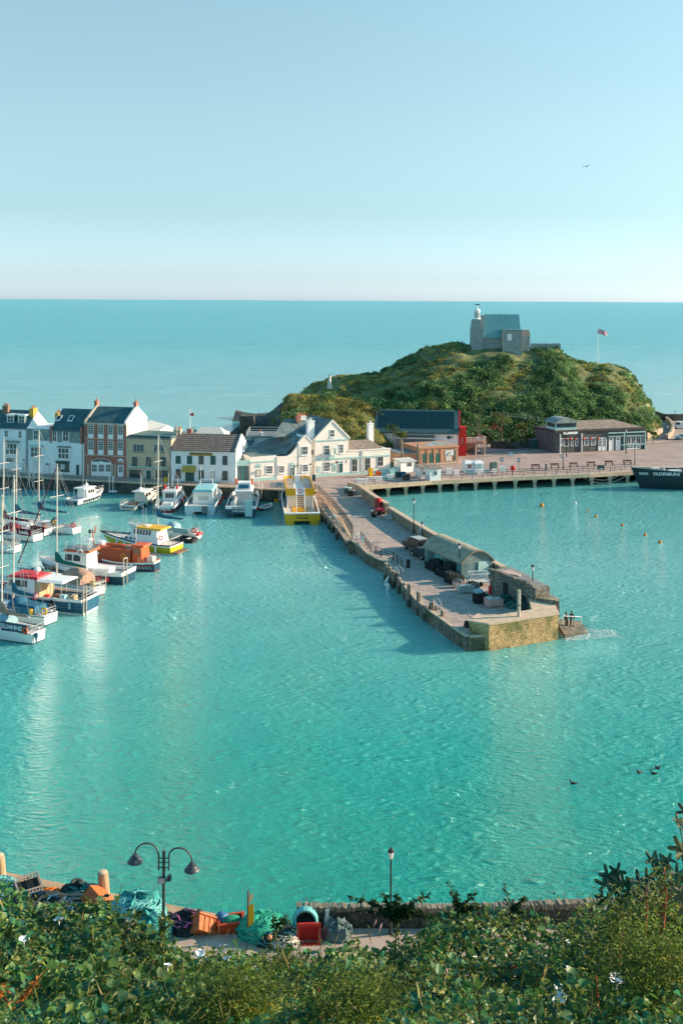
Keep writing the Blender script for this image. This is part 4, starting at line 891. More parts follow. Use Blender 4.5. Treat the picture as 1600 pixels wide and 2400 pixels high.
# 9 boathouse with solar roof
BA, BB = atD(958, 1042, 234), atD(1071, 1042, 234)
bd = Vector((.995, .02, 0)); p1 = atD(1074, 1050, 233); p0 = atD(876, 1050, 235)
f = Face('boathouse', 'large boathouse with a dark solar panelled roof, white end wall strip and red gable end', 'building', None, None, z0=ZQ, pts=(p0, p1)); L = f.L
ze = f.h(980, 1013); zr = f.h(980, 962.5, 6); D2 = 12
f.box('wall', m_wwall, 0, L-.02, 0.3, D2-.3, 0, ze-.1); f.roof_x(0, L, 0, D2, ze, zr, m_slate, over=.4, th=.25)
k = (zr-ze)/6; x0, x1 = .8, L-.9; n = 10
def sl(y): return ze+y*k+.26
for i in range(n):
    a, b = x0+(x1-x0)*i/n+.05, x0+(x1-x0)*(i+1)/n-.05; ya, yb = .75, 5.5
    mb = MB(); mb.add([(a, ya, sl(ya)), (b, ya, sl(ya)), (b, yb, sl(yb)), (a, yb, sl(yb)), (a, ya, sl(ya)+.07), (b, ya, sl(ya)+.07), (b, yb, sl(yb)+.07), (a, yb, sl(yb)+.07)], [(4, 5, 6, 7), (0, 1, 5, 4), (1, 2, 6, 5), (2, 3, 7, 6), (3, 0, 4, 7)])
    f.add('solar_panel', mb, mat('solar_glass', (.008, .03, .04), .25, .15, 1))
mb = MB(); mb.extx([(0, 0), (D2, 0), (D2, ze+.1), (D2/2, zr+.35), (0, ze+.1)], L+.003, L+.35); o = f.add('gable_end', mb, m_red)
f.add('red_tower', MB().box(L+.36, L+1.7, .6, 3.2, 0, f.h(1080, 1002)), m_red)
# fish emblem on the white wall
x0, zc = f.uv(*S3(992, 393)); x1, _ = f.uv(*S3(1052, 393)); w_ = x1-x0; mb = MB()
mb.extr([(x0+w_*t, zc+.26*w_*math.sin(math.pi*t/.72)) for t in np.linspace(0, .72, 9)]+[(x0+w_*t, zc-.26*w_*math.sin(math.pi*t/.72)) for t in np.linspace(.72, 0, 9)[1:-1]], .2, .295)
mb.extr([(x0+w_*.68, zc), (x0+w_, zc+.22*w_), (x0+w_*.88, zc), (x0+w_, zc-.22*w_)], .2, .295); f.add('fish_emblem', mb, mat('navy_emblem', (.012, .06, .10), .5))
f.box('grey_shutter', m_greyd, f.u(S3(560, 0)[0]), f.uv(*S3(888, 400))[0], -.02, .29, f.h(*S3(700, 455)), f.h(*S3(700, 372)))
f.box('store_wall', m_greyd, f.u(S3(560, 0)[0]), f.uv(*S3(890, 400))[0], -3.5, -.04, 0, f.h(*S3(700, 405), -3.5))
# cafe terrace right of the boathouse
f = Face('cafe_terrace', 'raised brown timber cafe terrace with white railings beside the red gable', 'terrace', (1090, 1068), (1140, 1066), z0=ZQ); L = f.L
zd = f.h(1115, 1036)
mb = MB(); mb.prism([(-1.5, -.2), (L-.9, -.2), (L+.1, .4), (L+.3, 1.5), (L+.2, 5), (-1.5, 5)], zd-.3, zd); f.add('floor', mb, m_wood)
for x, y in ((-.2, .1), (L*.5, .1), (L-.2, .6), (L, 2.5)): f.add('post', MB().box(x-.14, x+.14, y-.14, y+.14, 0, zd-.31), m_stonetrim)
mb = MB(); P = [(-1.4, 0), (L-.9, 0), (L+.0, .5), (L+.2, 1.6), (L+.1, 4.8)]
for a, b in zip(P[:-1], P[1:]):
    for zz in (.25, .5, .75, 1.05): mb.tube([(*a, zd+zz), (*b, zd+zz)], .03, 5)
    nn = max(1, int(math.dist(a, b)/.8))
    for i in range(nn+1): q = (a[0]+(b[0]-a[0])*i/nn, a[1]+(b[1]-a[1])*i/nn); mb.tube([(*q, zd), (*q, zd+1.08)], .035, 5)
f.add('railing', mb, m_curt); f.box('back_wall', m_wood, -1.5, L, 5.01, 5.3, 0, zd+.3); f.box('red_wall', m_red, -1.6, -.9, 1, 5, 0, zd-.31)
for i, (x, y) in enumerate(((.6, 1.6), (2.1, 2.6), (3.5, 1.8))):
    t = thing('terrace_table', ['round cafe table nearest the red gable on the terrace', 'round cafe table in the middle of the terrace', 'round cafe table at the curved end of the terrace'][i], 'table', f.root.matrix_basis @ Vector((x, y, zd)), 0, 'cafe tables on the terrace')
    MB().lathe([(.45, .7), (.45, .74), (.02, .745)], n=10).build('table_top', m_curt, t); MB().tube([(0, 0, 0), (0, 0, .7)], .05, 6).build('leg', m_greyd, t)

# 10 dark timber quay building with teal look-out
f = Face('timber_building', 'long dark timber quay building with white windows and a teal-trimmed right end', 'building', (1300, 1062), (1510, 1052.5), z0=ZQ); L = f.L
m_timb = brickmat('dark_boards', (.085, .09, .09), (.12, .125, .12), (.045, .048, .048), 4, .2, axis='wall', msize=.02, bump=.3)
zt = f.h(1400, 1010); f.box('wall', m_timb, 0, L, 0, 9, -.3, zt); f.box('fascia', mat('dark_fascia', (.05, .045, .042), .7), -.2, L+.2, -.3, 9.2, zt+.003, zt+.45)
mb = MB(); x0 = f.uv(*S4(655, 330))[0]; mb.add([(x0, .4, zt+.46), (L-.5, .4, zt+.46), (f.uv(*S4(1060, 265))[0], 5, zt+1.9), (x0, 5, zt+1.9), (x0, 8.9, zt+.46), (L-.5, 8.9, zt+.46)], [(0, 1, 2, 3), (3, 2, 5, 4), (1, 5, 2), (0, 3, 4)]); f.add('roof', mb, m_roofbr)
wx = [((502, 400, 520, 468), 1, 2), ((528, 400, 568, 470), 2, 2), ((586, 400, 608, 468), 1, 2), ((625, 400, 650, 468), 1, 2), ((702, 395, 745, 462), 3, 3), ((762, 393, 805, 460), 3, 3)]
for r, nx, ny in wx: f.win(RR(S4, *r), nx, ny, sill=False, fw=.12)
for r in ((825, 393, 862, 508), (862, 393, 898, 508), (918, 393, 960, 508), (978, 390, 1020, 503)): f.door(RR(S4, *r), m_white, panels=False); f.win(RR(S4, r[0]+6, 398, r[2]-6, 470 if r[0] < 900 else 415), 2 if r[0] < 900 else 1, 3 if r[0] < 900 else 1, y=-.06, sill=False, fw=.06, name='door_pane')
for u in (490, 678): x = f.u(S4(u, 0)[0]); f.add('white_post', MB().box(x-.1, x+.1, -.25, -.05, 0, zt-.6).box(x-.2, x+.2, -.3, -.04, zt-.6, zt-.4), m_white)
xa, xb = f.uv(*S4(910, 360))[0], L; zz = f.h(*S4(1060, 348)); zz2 = f.h(*S4(1060, 378))
mb = MB(); mb.box(xa, xb+.05, -.35, -.01, zz-.1, zz+.12); mb.box(xa, xb+.05, -.3, -.012, zz2-.08, zz2+.08)
for u in (1048, 1232): x = f.uv(*S4(u, 450))[0]; mb.box(x-.1, x+.1, -.33, -.011, 0, zz-.11)
mb.box(f.uv(*S4(1025, 455))[0], xb, -.3, -.013, f.h(*S4(1100, 458)), f.h(*S4(1100, 450))); f.add('teal_frame', mb, m_paleteal)
for u0, u1 in ((1072, 1110), (1112, 1150), (1158, 1195), (1198, 1222)): f.win(RR(S4, u0, 385, u1, 446), 2, 1, sill=False)
x0, a = f.uv(*S4(1072, 498)); x1, b = f.uv(*S4(1196, 460)); o = f.box('picture_panel', m_white, x0, x1, -.08, -.003, a, b); mb = MB()
for i in range(4): mb.box(x0+.1+(x1-x0)*.24*i, x0+(x1-x0)*.24*(i+.8), -.1, -.082, a+.3, b-.2-.05*(i % 2))
mb.build('picture', m_slate, o)
m_lantern = mat('red_float', (.55, .06, .05), .5, .1)
for u, v in ((536, 408), (580, 406), (622, 404), (696, 402), (757, 402), (820, 400)):
    x, z = f.uv(*S4(u, v)); f.add('red_float', MB().ball((x, -.25, z), .26, 8, 6), m_lantern, smooth=True)
x0, b = f.uv(*S4(515, 345)); x1, a = f.uv(*S4(640, 360)); f.box('name_sign', m_white, x0, x1, -.36, -.31, a, b)
# look-out tower on its roof
x0, a = f.uv(*S4(458, 340)); x1, b = f.uv(*S4(645, 262)); a = zt+.46
o = f.box('lookout', m_paleteal, x0, x1, .3, 4.5, a, b); mb = MB(); mb.box(x0+.3, x1-.12, .2, .29, a+(b-a)*.4, b-.15); mb.box(x0-.05, x0-.003, .5, 4, a+(b-a)*.4, b-.15); mb.build('window', m_glass, o)
mb = MB(); xm = (x0+x1)/2; P = [(x0-.35+(x1-x0+.7)*t, b+.002+1.1*math.sin(math.pi*t)**.8) for t in np.linspace(0, 1, 9)]; mb.extr(list(reversed(P)), -.1, 4.8); mb.build('curved_roof', m_slatew, o)
MB().ball((x0+(x1-x0)*.75, .1, b+.55), .13, 6, 5).build('lamp', m_white, o)
# sheds left of it
f = Face('storage_shed', 'dark green corrugated shed beside the timber building', 'shed', (1244, 1052), (1268, 1051), z0=ZQ); f.add('wall', MB().box(0, f.L, 0, 2.2, 0, f.h(1255, 1031)), m_dkteal); f.add('roof', MB().box(-.1, f.L+.1, -.1, 2.3, f.h(1255, 1031)+.003, f.h(1255, 1031)+.12), m_greyd)
f = Face('storage_shed', 'small teal storage cabinet against the end of the timber building', 'shed', (1273, 1049), (1285, 1049), z0=ZQ); f.add('wall', MB().box(0, f.L, 0, 1.2, 0, f.h(1280, 1036)), m_teal); f.add('roof', MB().box(-.1, f.L+.1, -.1, 1.3, f.h(1280, 1036)+.003, f.h(1280, 1036)+.12), m_paleteal)
lowwall('garden_wall', [(1150, 1050), (1200, 1052), (1290, 1046)], 1.6, .5, m_qwall, 'dark stone garden wall below the hillside planting, left of the timber building')

# 11 chapel lighthouse on the hilltop
hz = 23.4
f = Face('hilltop_chapel', 'stone chapel with steep teal slate roof and white lantern on the hilltop', 'chapel', None, None, z0=hz, pts=(atD(1104, 808, 287), atD(1242, 808, 287))); L = f.L
m_cst = stonemat('chapel_stone', (.26, .32, .32), (.38, .42, .40), (.21, .25, .25), 1.6, stretch=(1, 1, 2))
T = lambda x, y: (1060+x*.2551, 700+y*.2551)
u_ = lambda x, y, d=0: f.uv(*T(x, y), d)
xt1 = u_(275, 300)[0]; xr1 = u_(633, 200)[0]; zr = u_(450, 148, 3.5)[1]; ze = u_(350, 358)[1]; zpo = u_(540, 285)[1]
f.gwall(xt1-.3, xr1-.05, .6, 7.4, ze, zr-.1, m_cst, z0=-2)
mb = MB(); xl0 = u_(278, 200)[0]; xl1 = u_(297, 148, 4)[0]; k = (zr-ze)/3.4
mb.add([(xl0, .3, ze-.1), (xr1, .3, ze-.1), (xr1, 4, zr), (xl1, 4, zr), (xl0, .3, ze+.08), (xr1, .3, ze+.08), (xr1, 4, zr+.18), (xl1, 4, zr+.18)], [(0, 3, 2, 1), (4, 5, 6, 7), (0, 1, 5, 4), (1, 2, 6, 5), (2, 3, 7, 6), (3, 0, 4, 7)])
mb.add([(xl0, 7.7, ze-.1), (xr1, 7.7, ze-.1), (xr1, 4, zr), (xl1, 4, zr)], [(0, 1, 2, 3)]); mb.add([(xl0, .3, ze+.08), (xl1, 4, zr+.18), (xl0, 7.7, ze)], [(0, 1, 2)]); f.add('roof', mb, mat('chapel_slate', (.15, .34, .35), .7, .15, 1.2))
x0 = u_(456, 300)[0]; f.box('porch_wall', m_cst, x0, xr1+.02, -1.2, .58, -2, zpo-.05); f.add('porch_roof', MB().box(x0-.12, xr1+.1, -1.35, 1.6, zpo-.045, zpo+.12), mat('chapel_slate2', (.15, .32, .33), .7, .15, 1.2))
f.win((*T(502, 322), *T(545, 382)), 1, 1, y=-1.22, pane=m_white, sill=False, fw=.14)
f.box('cornerstone', m_stonetrim, x0-.05, x0+.16, -1.25, -1.19, -1, zpo-.2); f.box('cornerstone', m_stonetrim, xr1-.16, xr1+.05, -1.26, -1.21, -1, zpo-.2)
x0, z1 = u_(634, 340); x1 = u_(716, 340)[0]; z2 = u_(680, 285, 2)[1]; f.box('side_room', m_cst, x0+.03, x1, .8, 4.5, -2, z1)
mb = MB(); mb.add([(x0+.03, .6, z1+.003), (x1+.1, .6, z1+.003), (x1+.1, 2.6, z2), (x0+.03, 2.6, z2), (x0+.03, 4.7, z1+.003), (x1+.1, 4.7, z1+.003)], [(0, 1, 2, 3), (3, 2, 5, 4), (1, 5, 2), (0, 4, 5, 1)]); f.add('side_roof', mb, mat('chapel_slate3', (.20, .19, .16), .8, .15, 1.2))
f.win((*T(660, 345), *T(682, 364)), 2, 1, y=.79, sill=False, fw=.08)
x0 = u_(176, 300)[0]; z1 = u_(225, 188)[1]
mb = MB(); mb.taper(x0, xt1, -.2, 4.5, -3, u_(225, 282)[1], .1, 0, 0); mb.taper(x0+.1, xt1-.05, .2, 4.3, u_(225, 282)[1]+.01, z1, .35, .5, .3); f.add('tower', mb, m_cst)
x0, z1 = u_(206, 178); x1, z2 = u_(264, 110); z1 = u_(225, 188)[1]; cx = (x0+x1)/2; rr = (x1-x0)/2
o = f.add('lantern', MB().lathe([(rr*1.1, z1-.1), (rr*1.1, z1+.15), (rr*.96, z1+.16), (rr*.9, z2-.2), (rr*1.05, z2-.15), (rr*1.05, z2)], (cx, 2, 0), 8), m_white)
mb = MB()
for i in range(8): t = math.pi*(i+.5)/4; mb.cbox((cx+rr*.9*math.cos(t), 2+rr*.9*math.sin(t), (z1+z2)/2), (.05, rr*.42, (z2-z1)*.62), t)
mb.build('lantern_pane', mat('lantern_glass', (.3, .38, .38), .2), o); MB().lathe([(rr*1.1, z2+.002), (rr*.5, z2+.5), (.06, z2+.9), (.03, z2+2.0)], (cx, 2, 0), 8).build('lantern_roof', m_white, o)
MB().box(cx-.5, cx+.6, 1.97, 2.03, z2+1.55, z2+1.85).build('weathervane', m_black, o)
lowwall2 = atD(1243, 806, 289), atD(1313, 812, 289)
mb = MB(); a, b = lowwall2; mb.box(a.x, b.x, 288.7, 289.2, 22, a.z); 
for i in range(22): x = a.x+(b.x-a.x)*i/22; mb.box(x, x+.25, 288.75, 289.15, a.z+.002, a.z+rnd(.1, .3))
tag(mb.build('hilltop_wall', m_cst), 'low rough stone wall running right from the hilltop chapel', 'wall')
# flag pole with union flag
p = atD(1400, 846, 292); mb = MB(); t = thing('flagpole', 'tall white flagpole flying a union flag on the hill', 'flagpole', (p.x, p.y, p.z-1.2)); top = atD(1400, 766, 292).z-p.z+1.2
MB().tube([(0, 0, 0), (0, 0, top)], .13, 6, .07).build('pole', m_white, t)
FW, FH = 2.5, 1.35
def flag_parts():
    mb = MB(); xs_ = np.linspace(0, 1, 13); zs_ = np.linspace(0, 1, 9)
    def P(u, v): return (.12+FW*u, .22*math.sin(u*7+v)*u, top-.55-FH*(1-v)-.55*u+.1*math.sin(u*6))
    for j in range(24):
        for i in range(40):
            u0, u1, v0, v1 = i/40, (i+1)/40, j/24, (j+1)/24; u, v = (u0+u1)/2-.5, (v0+v1)/2-.5
            d1 = abs(v-u)*.75; d2 = abs(v+u)*.75
            if abs(v) < .1 or abs(u) < .06: mb.mi = 1
            elif abs(v) < .17 or abs(u) < .1: mb.mi = 2
            elif min(d1, d2) < .045: mb.mi = 1
            elif min(d1, d2) < .12: mb.mi = 2
            else: mb.mi = 0
            mb.quad(P(u0, v0), P(u1, v0), P(u1, v1), P(u0, v1))
    return mb
flag_parts().build('flag', [mat('flag_blue', (.03, .05, .18), .8), mat('flag_red', (.6, .05, .06), .8), mat('flag_white', (.75, .75, .75), .8)], t)
# slim pole with a small red flag behind the row
p = row(434)+Vector((0, 6, 0)); top = atD(434, 956, p.y).z-ZQ; t = thing('flagpole', 'slim white mast with a small red flag behind the white pub', 'flagpole', (p.x, p.y, ZQ)); MB().tube([(0, 0, 0), (0, 0, top)], .1, 6, .06).build('pole', m_white, t)
MB().ball((0, 0, top), .14, 6, 5).build('finial', m_pot, t); mb = MB(); P = [(.1+.6*i/4, .1*math.sin(i*1.3), 0) for i in range(5)]
for i in range(4): a, b = P[i], P[i+1]; mb.quad((a[0], a[1], top-1.5), (b[0], b[1], top-1.5), (b[0], b[1], top-.95), (a[0], a[1], top-.95))
mb.build('flag', m_red, t)
# white figure statue on the hillside
p = atD(772, 898, 262); z = hill(p.x, p.y); t = thing('hill_statue', 'small pale stone figure standing on the left shoulder of the hill', 'statue', (p.x, p.y, p.z-.3)); mb = MB(); mb.taper(-.6, .6, -.5, .5, -1, .6, .15, .15, .15); mb.build('plinth', m_curt, t)
mb = MB(); mb.lathe([(.35, .61), (.42, 1.2), (.3, 1.5), (.36, 1.9), (.16, 2.15), (.2, 2.35), (.17, 2.5), (.05, 2.58)], n=9); mb.tube([(.3, 0, 1.9), (.55, 0, 2.2), (.5, 0, 2.7)], .08, 6); mb.build('figure', m_curt, t, smooth=True)
# ------------------------------------------------------------------ boats
m_gel = mat('white_gelcoat', (.80, .79, .76), .3, .05, 1.2, spec=.5)
m_cremeb = mat('cream_gelcoat', (.70, .64, .53), .35, .07, 1.2)
m_bdeck = mat('boat_deck', (.52, .52, .49), .7, .14, 2)
m_navy = mat('navy_hull', (.014, .06, .10), .35, .15, 1)
m_blueh = mat('blue_hull', (.018, .095, .16), .4, .15, 1)
m_maroon = mat('maroon_paint', (.16, .018, .03), .5, .15, 1.5)
m_yel = mat('yellow_paint', (.74, .39, .01), .45, .08, 1)
m_oliv = mat('olive_yellow_hull', (.46, .38, .008), .45, .1, 1)
m_orange = mat('orange_paint', (.62, .10, .02), .45, .1, 1)
m_dkor = mat('weathered_orange', (.40, .085, .03), .6, .15, 1.5)
m_cover = mat('blue_canvas', (.015, .115, .19), .85, .25, 2.5, .3)
m_coverl = mat('pale_blue_canvas', (.22, .37, .42), .85, .15, 2.5, .3)
m_coverg = mat('green_canvas', (.01, .14, .10), .85, .2, 2.5, .3)
m_coverm = mat('maroon_canvas', (.11, .014, .03), .85, .2, 2.5, .3)
m_tarp = mat('tan_tarpaulin', (.38, .25, .18), .85, .2, 1.8, .4)
m_tealcov = mat('teal_cover', (.25, .52, .54), .7, .15, 1.5, .3)
m_alu = mat('pale_alloy', (.62, .58, .52), .4, .08, 2, metal=.2)
m_wire = mat('rigging_wire', (.50, .47, .43), .5, .1)
m_bwin = mat('cabin_glass', (.015, .022, .026), .15, .3, 2, spec=.6)
m_rubber = mat('black_rubber', (.015, .016, .018), .7, .2, 3)
m_fbuoy = mat('red_buoy', (.62, .03, .03), .45, .08)
m_anti = mat('antifoul', (.12, .03, .025), .6, .2, 1)
m_lbuoy = mat('yellow_lifebuoy', (.65, .36, .02), .5, .1)
m_tanw = mat('tan_wheelhouse', (.50, .36, .20), .6, .15, 1.5)

class Boat:
    """x towards the bow, y to port, z up from the water; placed by where its stern and bow meet the water"""
    def __init__(s, name, label, cat, stern, bow, beam, L=None, group='boats moored in the harbour'):
        a = at(*stern, 0) if len(stern) == 2 else Vector(stern); b = at(*bow, 0) if len(bow) == 2 else Vector(bow); a.z = b.z = 0
        d = (b-a); s.L = L or d.length; d.normalize(); s.B = beam
        c = a+d*s.L/2; s.root = thing(name, label, cat, (c.x, c.y, 0), math.atan2(d.y, d.x), group)
        s.c = Vector((c.x, c.y, 0)); s.d = d; s.p = Vector((-d.y, d.x, 0))
    def loc(s, px, py, y=0):                   # the place in the boat's own upright plane y seen at px,py
        r = ray(px, py); P0 = s.c+s.p*y; t = (P0-CP).dot(s.p)/r.dot(s.p); P = CP+r*t
        return (P-s.c).dot(s.d), P.z
    def add(s, name, mb, m, parent=None, **k): return mb.build(name, m, parent or s.root, **k)
    def half(s, t):                             # half beam along the hull 0 stern .. 1 bow
        b = s.B/2; k = s.sw+(1-s.sw)*math.sin(min(1, t/.5)*math.pi/2)
        if t > .5: k *= max(0.0, 1-((t-.5)/.5)**s.ent)
        return b*k
    def sheer(s, t): return s.fs+(s.fb-s.fs)*t**s.shp-s.sag*math.sin(math.pi*t)
    def X(s, t, zf=1): return s.L*(t-.5)+s.rake*(max(0, t-.6)/.4)**2*zf-s.trk*(1-t)**6*(1-zf)*-1
    def hull(s, mats, fs=.9, fb=1.6, sw=.75, ent=2.2, shp=2, sag=.08, rake=1.0, trk=0.0, band=.72, bw=.5, deckz=.12, deckm=None, n=15, railm=None, railr=.06, boot=True):
        s.fs, s.fb, s.sw, s.ent, s.shp, s.sag, s.rake, s.trk = fs, fb, sw, ent, shp, sag, rake, trk
        mb = MB(); rows = ((1, 1, 0), (band, .985, 0), (.5, .95, 1), (.12, .86, 1), (-.02, .80, 2), (-.25, .6, 2))
        R_ = []
        for i in range(n):
            t = i/(n-1); h = s.half(t); z = s.sheer(t); ring = []
            for side in (1, -1):
                rr = rows if side == 1 else rows[::-1]
                for f, w_, _ in rr:
                    zz = z*f if f > 0 else f*1.2
                    ring.append((s.X(t, max(0, f)), side*max(.015, h*(w_+(1-w_)*(0 if t < .8 else 0))), zz))
            R_.append(ring)
        m = len(R_[0]); vs = [p for r in R_ for p in r]; mb.v = [tuple(p) for p in vs]
        mi = [0, 1, 1, 2, 2, 2, 2, 2, 1, 1, 0]
        for i in range(n-1):
            for k in range(m-1):
                a = i*m+k; mb.f.append((a, a+m, a+m+1, a+1)); mb.m.append(mi[k])
        # transom strips
        for k in range(5): a, b = k, m-1-k; mb.f.append((a, a+1, b-1, b)); mb.m.append(mi[k])
        o = s.add('hull', mb, mats if isinstance(mats, list) else [mats]*3, smooth=True)
        dk = MB()
        for i in range(n-1):
            t0, t1 = i/(n-1), (i+1)/(n-1); h0, h1 = s.half(t0)*.985, s.half(t1)*.985; z0, z1 = s.sheer(t0)-deckz, s.sheer(t1)-deckz
            dk.quad((s.X(t0), -h0, z0), (s.X(t1), -h1, z1), (s.X(t1), h1, z1), (s.X(t0), h0, z0))
        s.add('deck', dk, deckm or m_bdeck); s.dz = deckz
        rl = MB(); 
        for sd in (1, -1): rl.tube([(s.X(i/(n-1)), sd*s.half(i/(n-1)), s.sheer(i/(n-1))+.01) for i in range(n)], railr, 5)
        rl.tube([(s.X(0), -s.half(0), s.sheer(0)+.01), (s.X(0), s.half(0), s.sheer(0)+.01)], railr, 5)
        s.add('rubbing_strake', rl, railm or m_gel); return o
    def zd(s, x): return s.sheer(max(0, min(1, x/s.L+.5)))-s.dz
    def cabin(s, x0, x1, w0, z0, z1, m, rf=.5, ra=.1, iy=.12, name='cabin', w1=None):
        o = s.add(name, MB().taper(x0, x1, -w0, w0, z0, z1, ra, rf, iy), m); return o
    def sidewins(s, par, x0, x1, w, z0, z1, n, h0, H, iy, m=None, gap=.14):
        """dark panes on both sides of a cabin whose walls lean in by iy over height H from base h0"""
        for sd in (1, -1):
            for i in range(n):
                a = x0+(x1-x0)*(i+gap/2)/n; b = x0+(x1-x0)*(i+1-gap/2)/n; q = lambda z: sd*(w-iy*(z-h0)/H+.012)
                mb = MB(); mb.add([(a, q(z0), z0), (b, q(z0), z0), (b-.05, q(z1), z1), (a, q(z1), z1), (a, q(z0)-sd*.05, z0), (b, q(z0)-sd*.05, z0), (b, q(z1)-sd*.05, z1), (a, q(z1)-sd*.05, z1)], [(0, 1, 2, 3), (0, 4, 5, 1), (1, 5, 6, 2), (2, 6, 7, 3), (3, 7, 4, 0)])
                mb.build('window', m or m_bwin, par)
    def frontwins(s, par, x, w, z0, z1, n, lean=0, m=None, face=1):
        for i in range(n):
            a = -w+2*w*(i+.07)/n; b = -w+2*w*(i+.93)/n; mb = MB(); e = .012*face
            mb.add([(x+e, a, z0), (x+e, b, z0), (x+e-lean*face, b, z1), (x+e-lean*face, a, z1), (x-.05*face, a, z0), (x-.05*face, b, z0), (x-.05*face-lean*face, b, z1), (x-.05*face-lean*face, a, z1)], [(0, 1, 2, 3), (0, 4, 5, 1), (1, 5, 6, 2), (2, 6, 7, 3), (3, 7, 4, 0)])
            mb.build('window', m or m_bwin, par)
    def rails(s, t0, t1, h=.6, n=6, r=.025, m=None, sides=(1, -1), name='guard_rail', stern=False):
        mb = MB()
        for sd in sides:
            P = [(s.X(t0+(t1-t0)*i/n), sd*s.half(t0+(t1-t0)*i/n)*.95, s.sheer(t0+(t1-t0)*i/n)) for i in range(n+1)]
            for f in (.5, 1): mb.tube([(p[0], p[1], p[2]+h*f) for p in P], r, 4)
            for p in P: mb.tube([p, (p[0], p[1], p[2]+h)], r, 4)
        if stern:
            y = s.half(t0)*.95; z = s.sheer(t0)
            for f in (.5, 1): mb.tube([(s.X(t0), -y, z+h*f), (s.X(t0), y, z+h*f)], r, 4)
            for yy in (-y*.5, 0, y*.5): mb.tube([(s.X(t0), yy, z), (s.X(t0), yy, z+h)], r, 4)
        return s.add(name, mb, m or m_alu)
    def fender(s, t, m=None, side=1, r=.14, l=.6, z=None, ball=False):
        y = side*(s.half(t)+r*.8); zz = (s.sheer(t)*.55 if z is None else z); mb = MB()
        if ball: mb.ball((s.X(t, .5), y, zz), r, 8, 6)
        else: mb.lathe([(.03, -l/2), (r, -l/2+.1), (r, l/2-.1), (.03, l/2)], (s.X(t, .5), y, zz), 8)
        return s.add('fender', mb, m or m_gel, smooth=True)
    def mast(s, x, ztop, boomx=None, cov=None, boomz=None, bow=True, stern=True, r=.10, m=None, spread=(.45, .72), rig=True, furl=None, covr=.22):
        z0 = s.zd(x); o = s.add('mast', MB().tube([(x, 0, z0), (x, 0, ztop)], r, 8, r*.7), m or m_alu)
        hb = s.half(.5)
        mb = MB()
        for f in spread: z = z0+(ztop-z0)*f; mb.tube([(x, -hb*.65, z), (x, hb*.65, z)], .04, 5)
        mb.build('spreader', m or m_alu, o)
        if rig:
            mb = MB(); w_ = .022
            if bow: mb.tube([(x, 0, ztop-.1), (s.X(1)-.1, 0, s.sheer(1)+.1)], w_, 4)
            if stern: 
                for sd in (1, -1): mb.tube([(x, 0, ztop-.05), (s.X(0), sd*s.half(0)*.8, s.sheer(0)+.4)], w_*.9, 4)
            for sd in (1, -1):
                mb.tube([(x, 0, ztop-.2), (x, sd*hb*.65, z0+(ztop-z0)*spread[0]), (x-.2, sd*s.half(.5), s.sheer(.5))], w_*.9, 4)
                mb.tube([(x, 0, z0+(ztop-z0)*.65), (x-.6, sd*s.half(.45), s.sheer(.45))], w_*.9, 4)
            s.add('rigging', mb, m_wire)
        if furl is not None: s.add('furled_sail', MB().tube([(s.X(1)-.3, 0, s.sheer(1)+.5), (x+.15, 0, ztop-.6)], .085, 6, .05), furl)
        if boomx is not None:
            bz = boomz or z0+1.5; b = s.add('boom', MB().tube([(x, 0, bz), (boomx, 0, bz+.05)], .07, 6), m or m_alu)
            if cov is not None:
                rings = []
                for i in range(9):
                    t = i/8; xx = x+.15+(boomx-x)*.97*t-.0; rr = covr*(1.25-.75*t)*(1+.07*math.sin(i*2.1)); zc = bz+rr*.7+.02+(.55*(1-t*4) if t < .25 else 0)*1.0
                    hh = rr*1.2+(.5*(1-t*4) if t < .25 else 0)
                    rings.append([(xx, rr*.6*math.cos(2*math.pi*k/8), zc+hh*math.sin(2*math.pi*k/8)*.9) for k in range(8)])
                MB().loft(rings).build('sail_cover', cov, b, smooth=True)
        return o
    def ringbuoy(s, x, y, z, m=None, R0=.34, r=.09, face='y'):
        M = Matrix.Rotation(R(90), 4, 'X') if face == 'y' else Matrix.Rotation(R(90), 4, 'Y')
        return s.add('lifebuoy', MB().ring((x, y, z), R0, r, M), m or m_fbuoy, smooth=True)
    def canopy(s, x0, x1, w_, z0, z1, m, name='sprayhood'):
        rings = []
        for i in range(6):
            t = i/5; x = x0+(x1-x0)*t; hz = (z1-z0)*math.sin(math.pi*(.18+.62*(1-t)))**.7
            rings.append([(x, w_*(1-.15*t)*math.cos(math.pi*k/8), z0+hz*(math.sin(math.pi*k/8))**.6) for k in range(9)])
        return s.add(name, MB().loft(rings, closed=False), m, smooth=True)
    def aerials(s, x, z, hs, y=.3):
        mb = MB()
        for i, h in enumerate(hs): mb.tube([(x+.25*i, y*(1-2*(i % 2)), z), (x+.25*i, y*(1-2*(i % 2)), z+h)], .025, 4)
        return s.add('aerial', mb, m_gel)

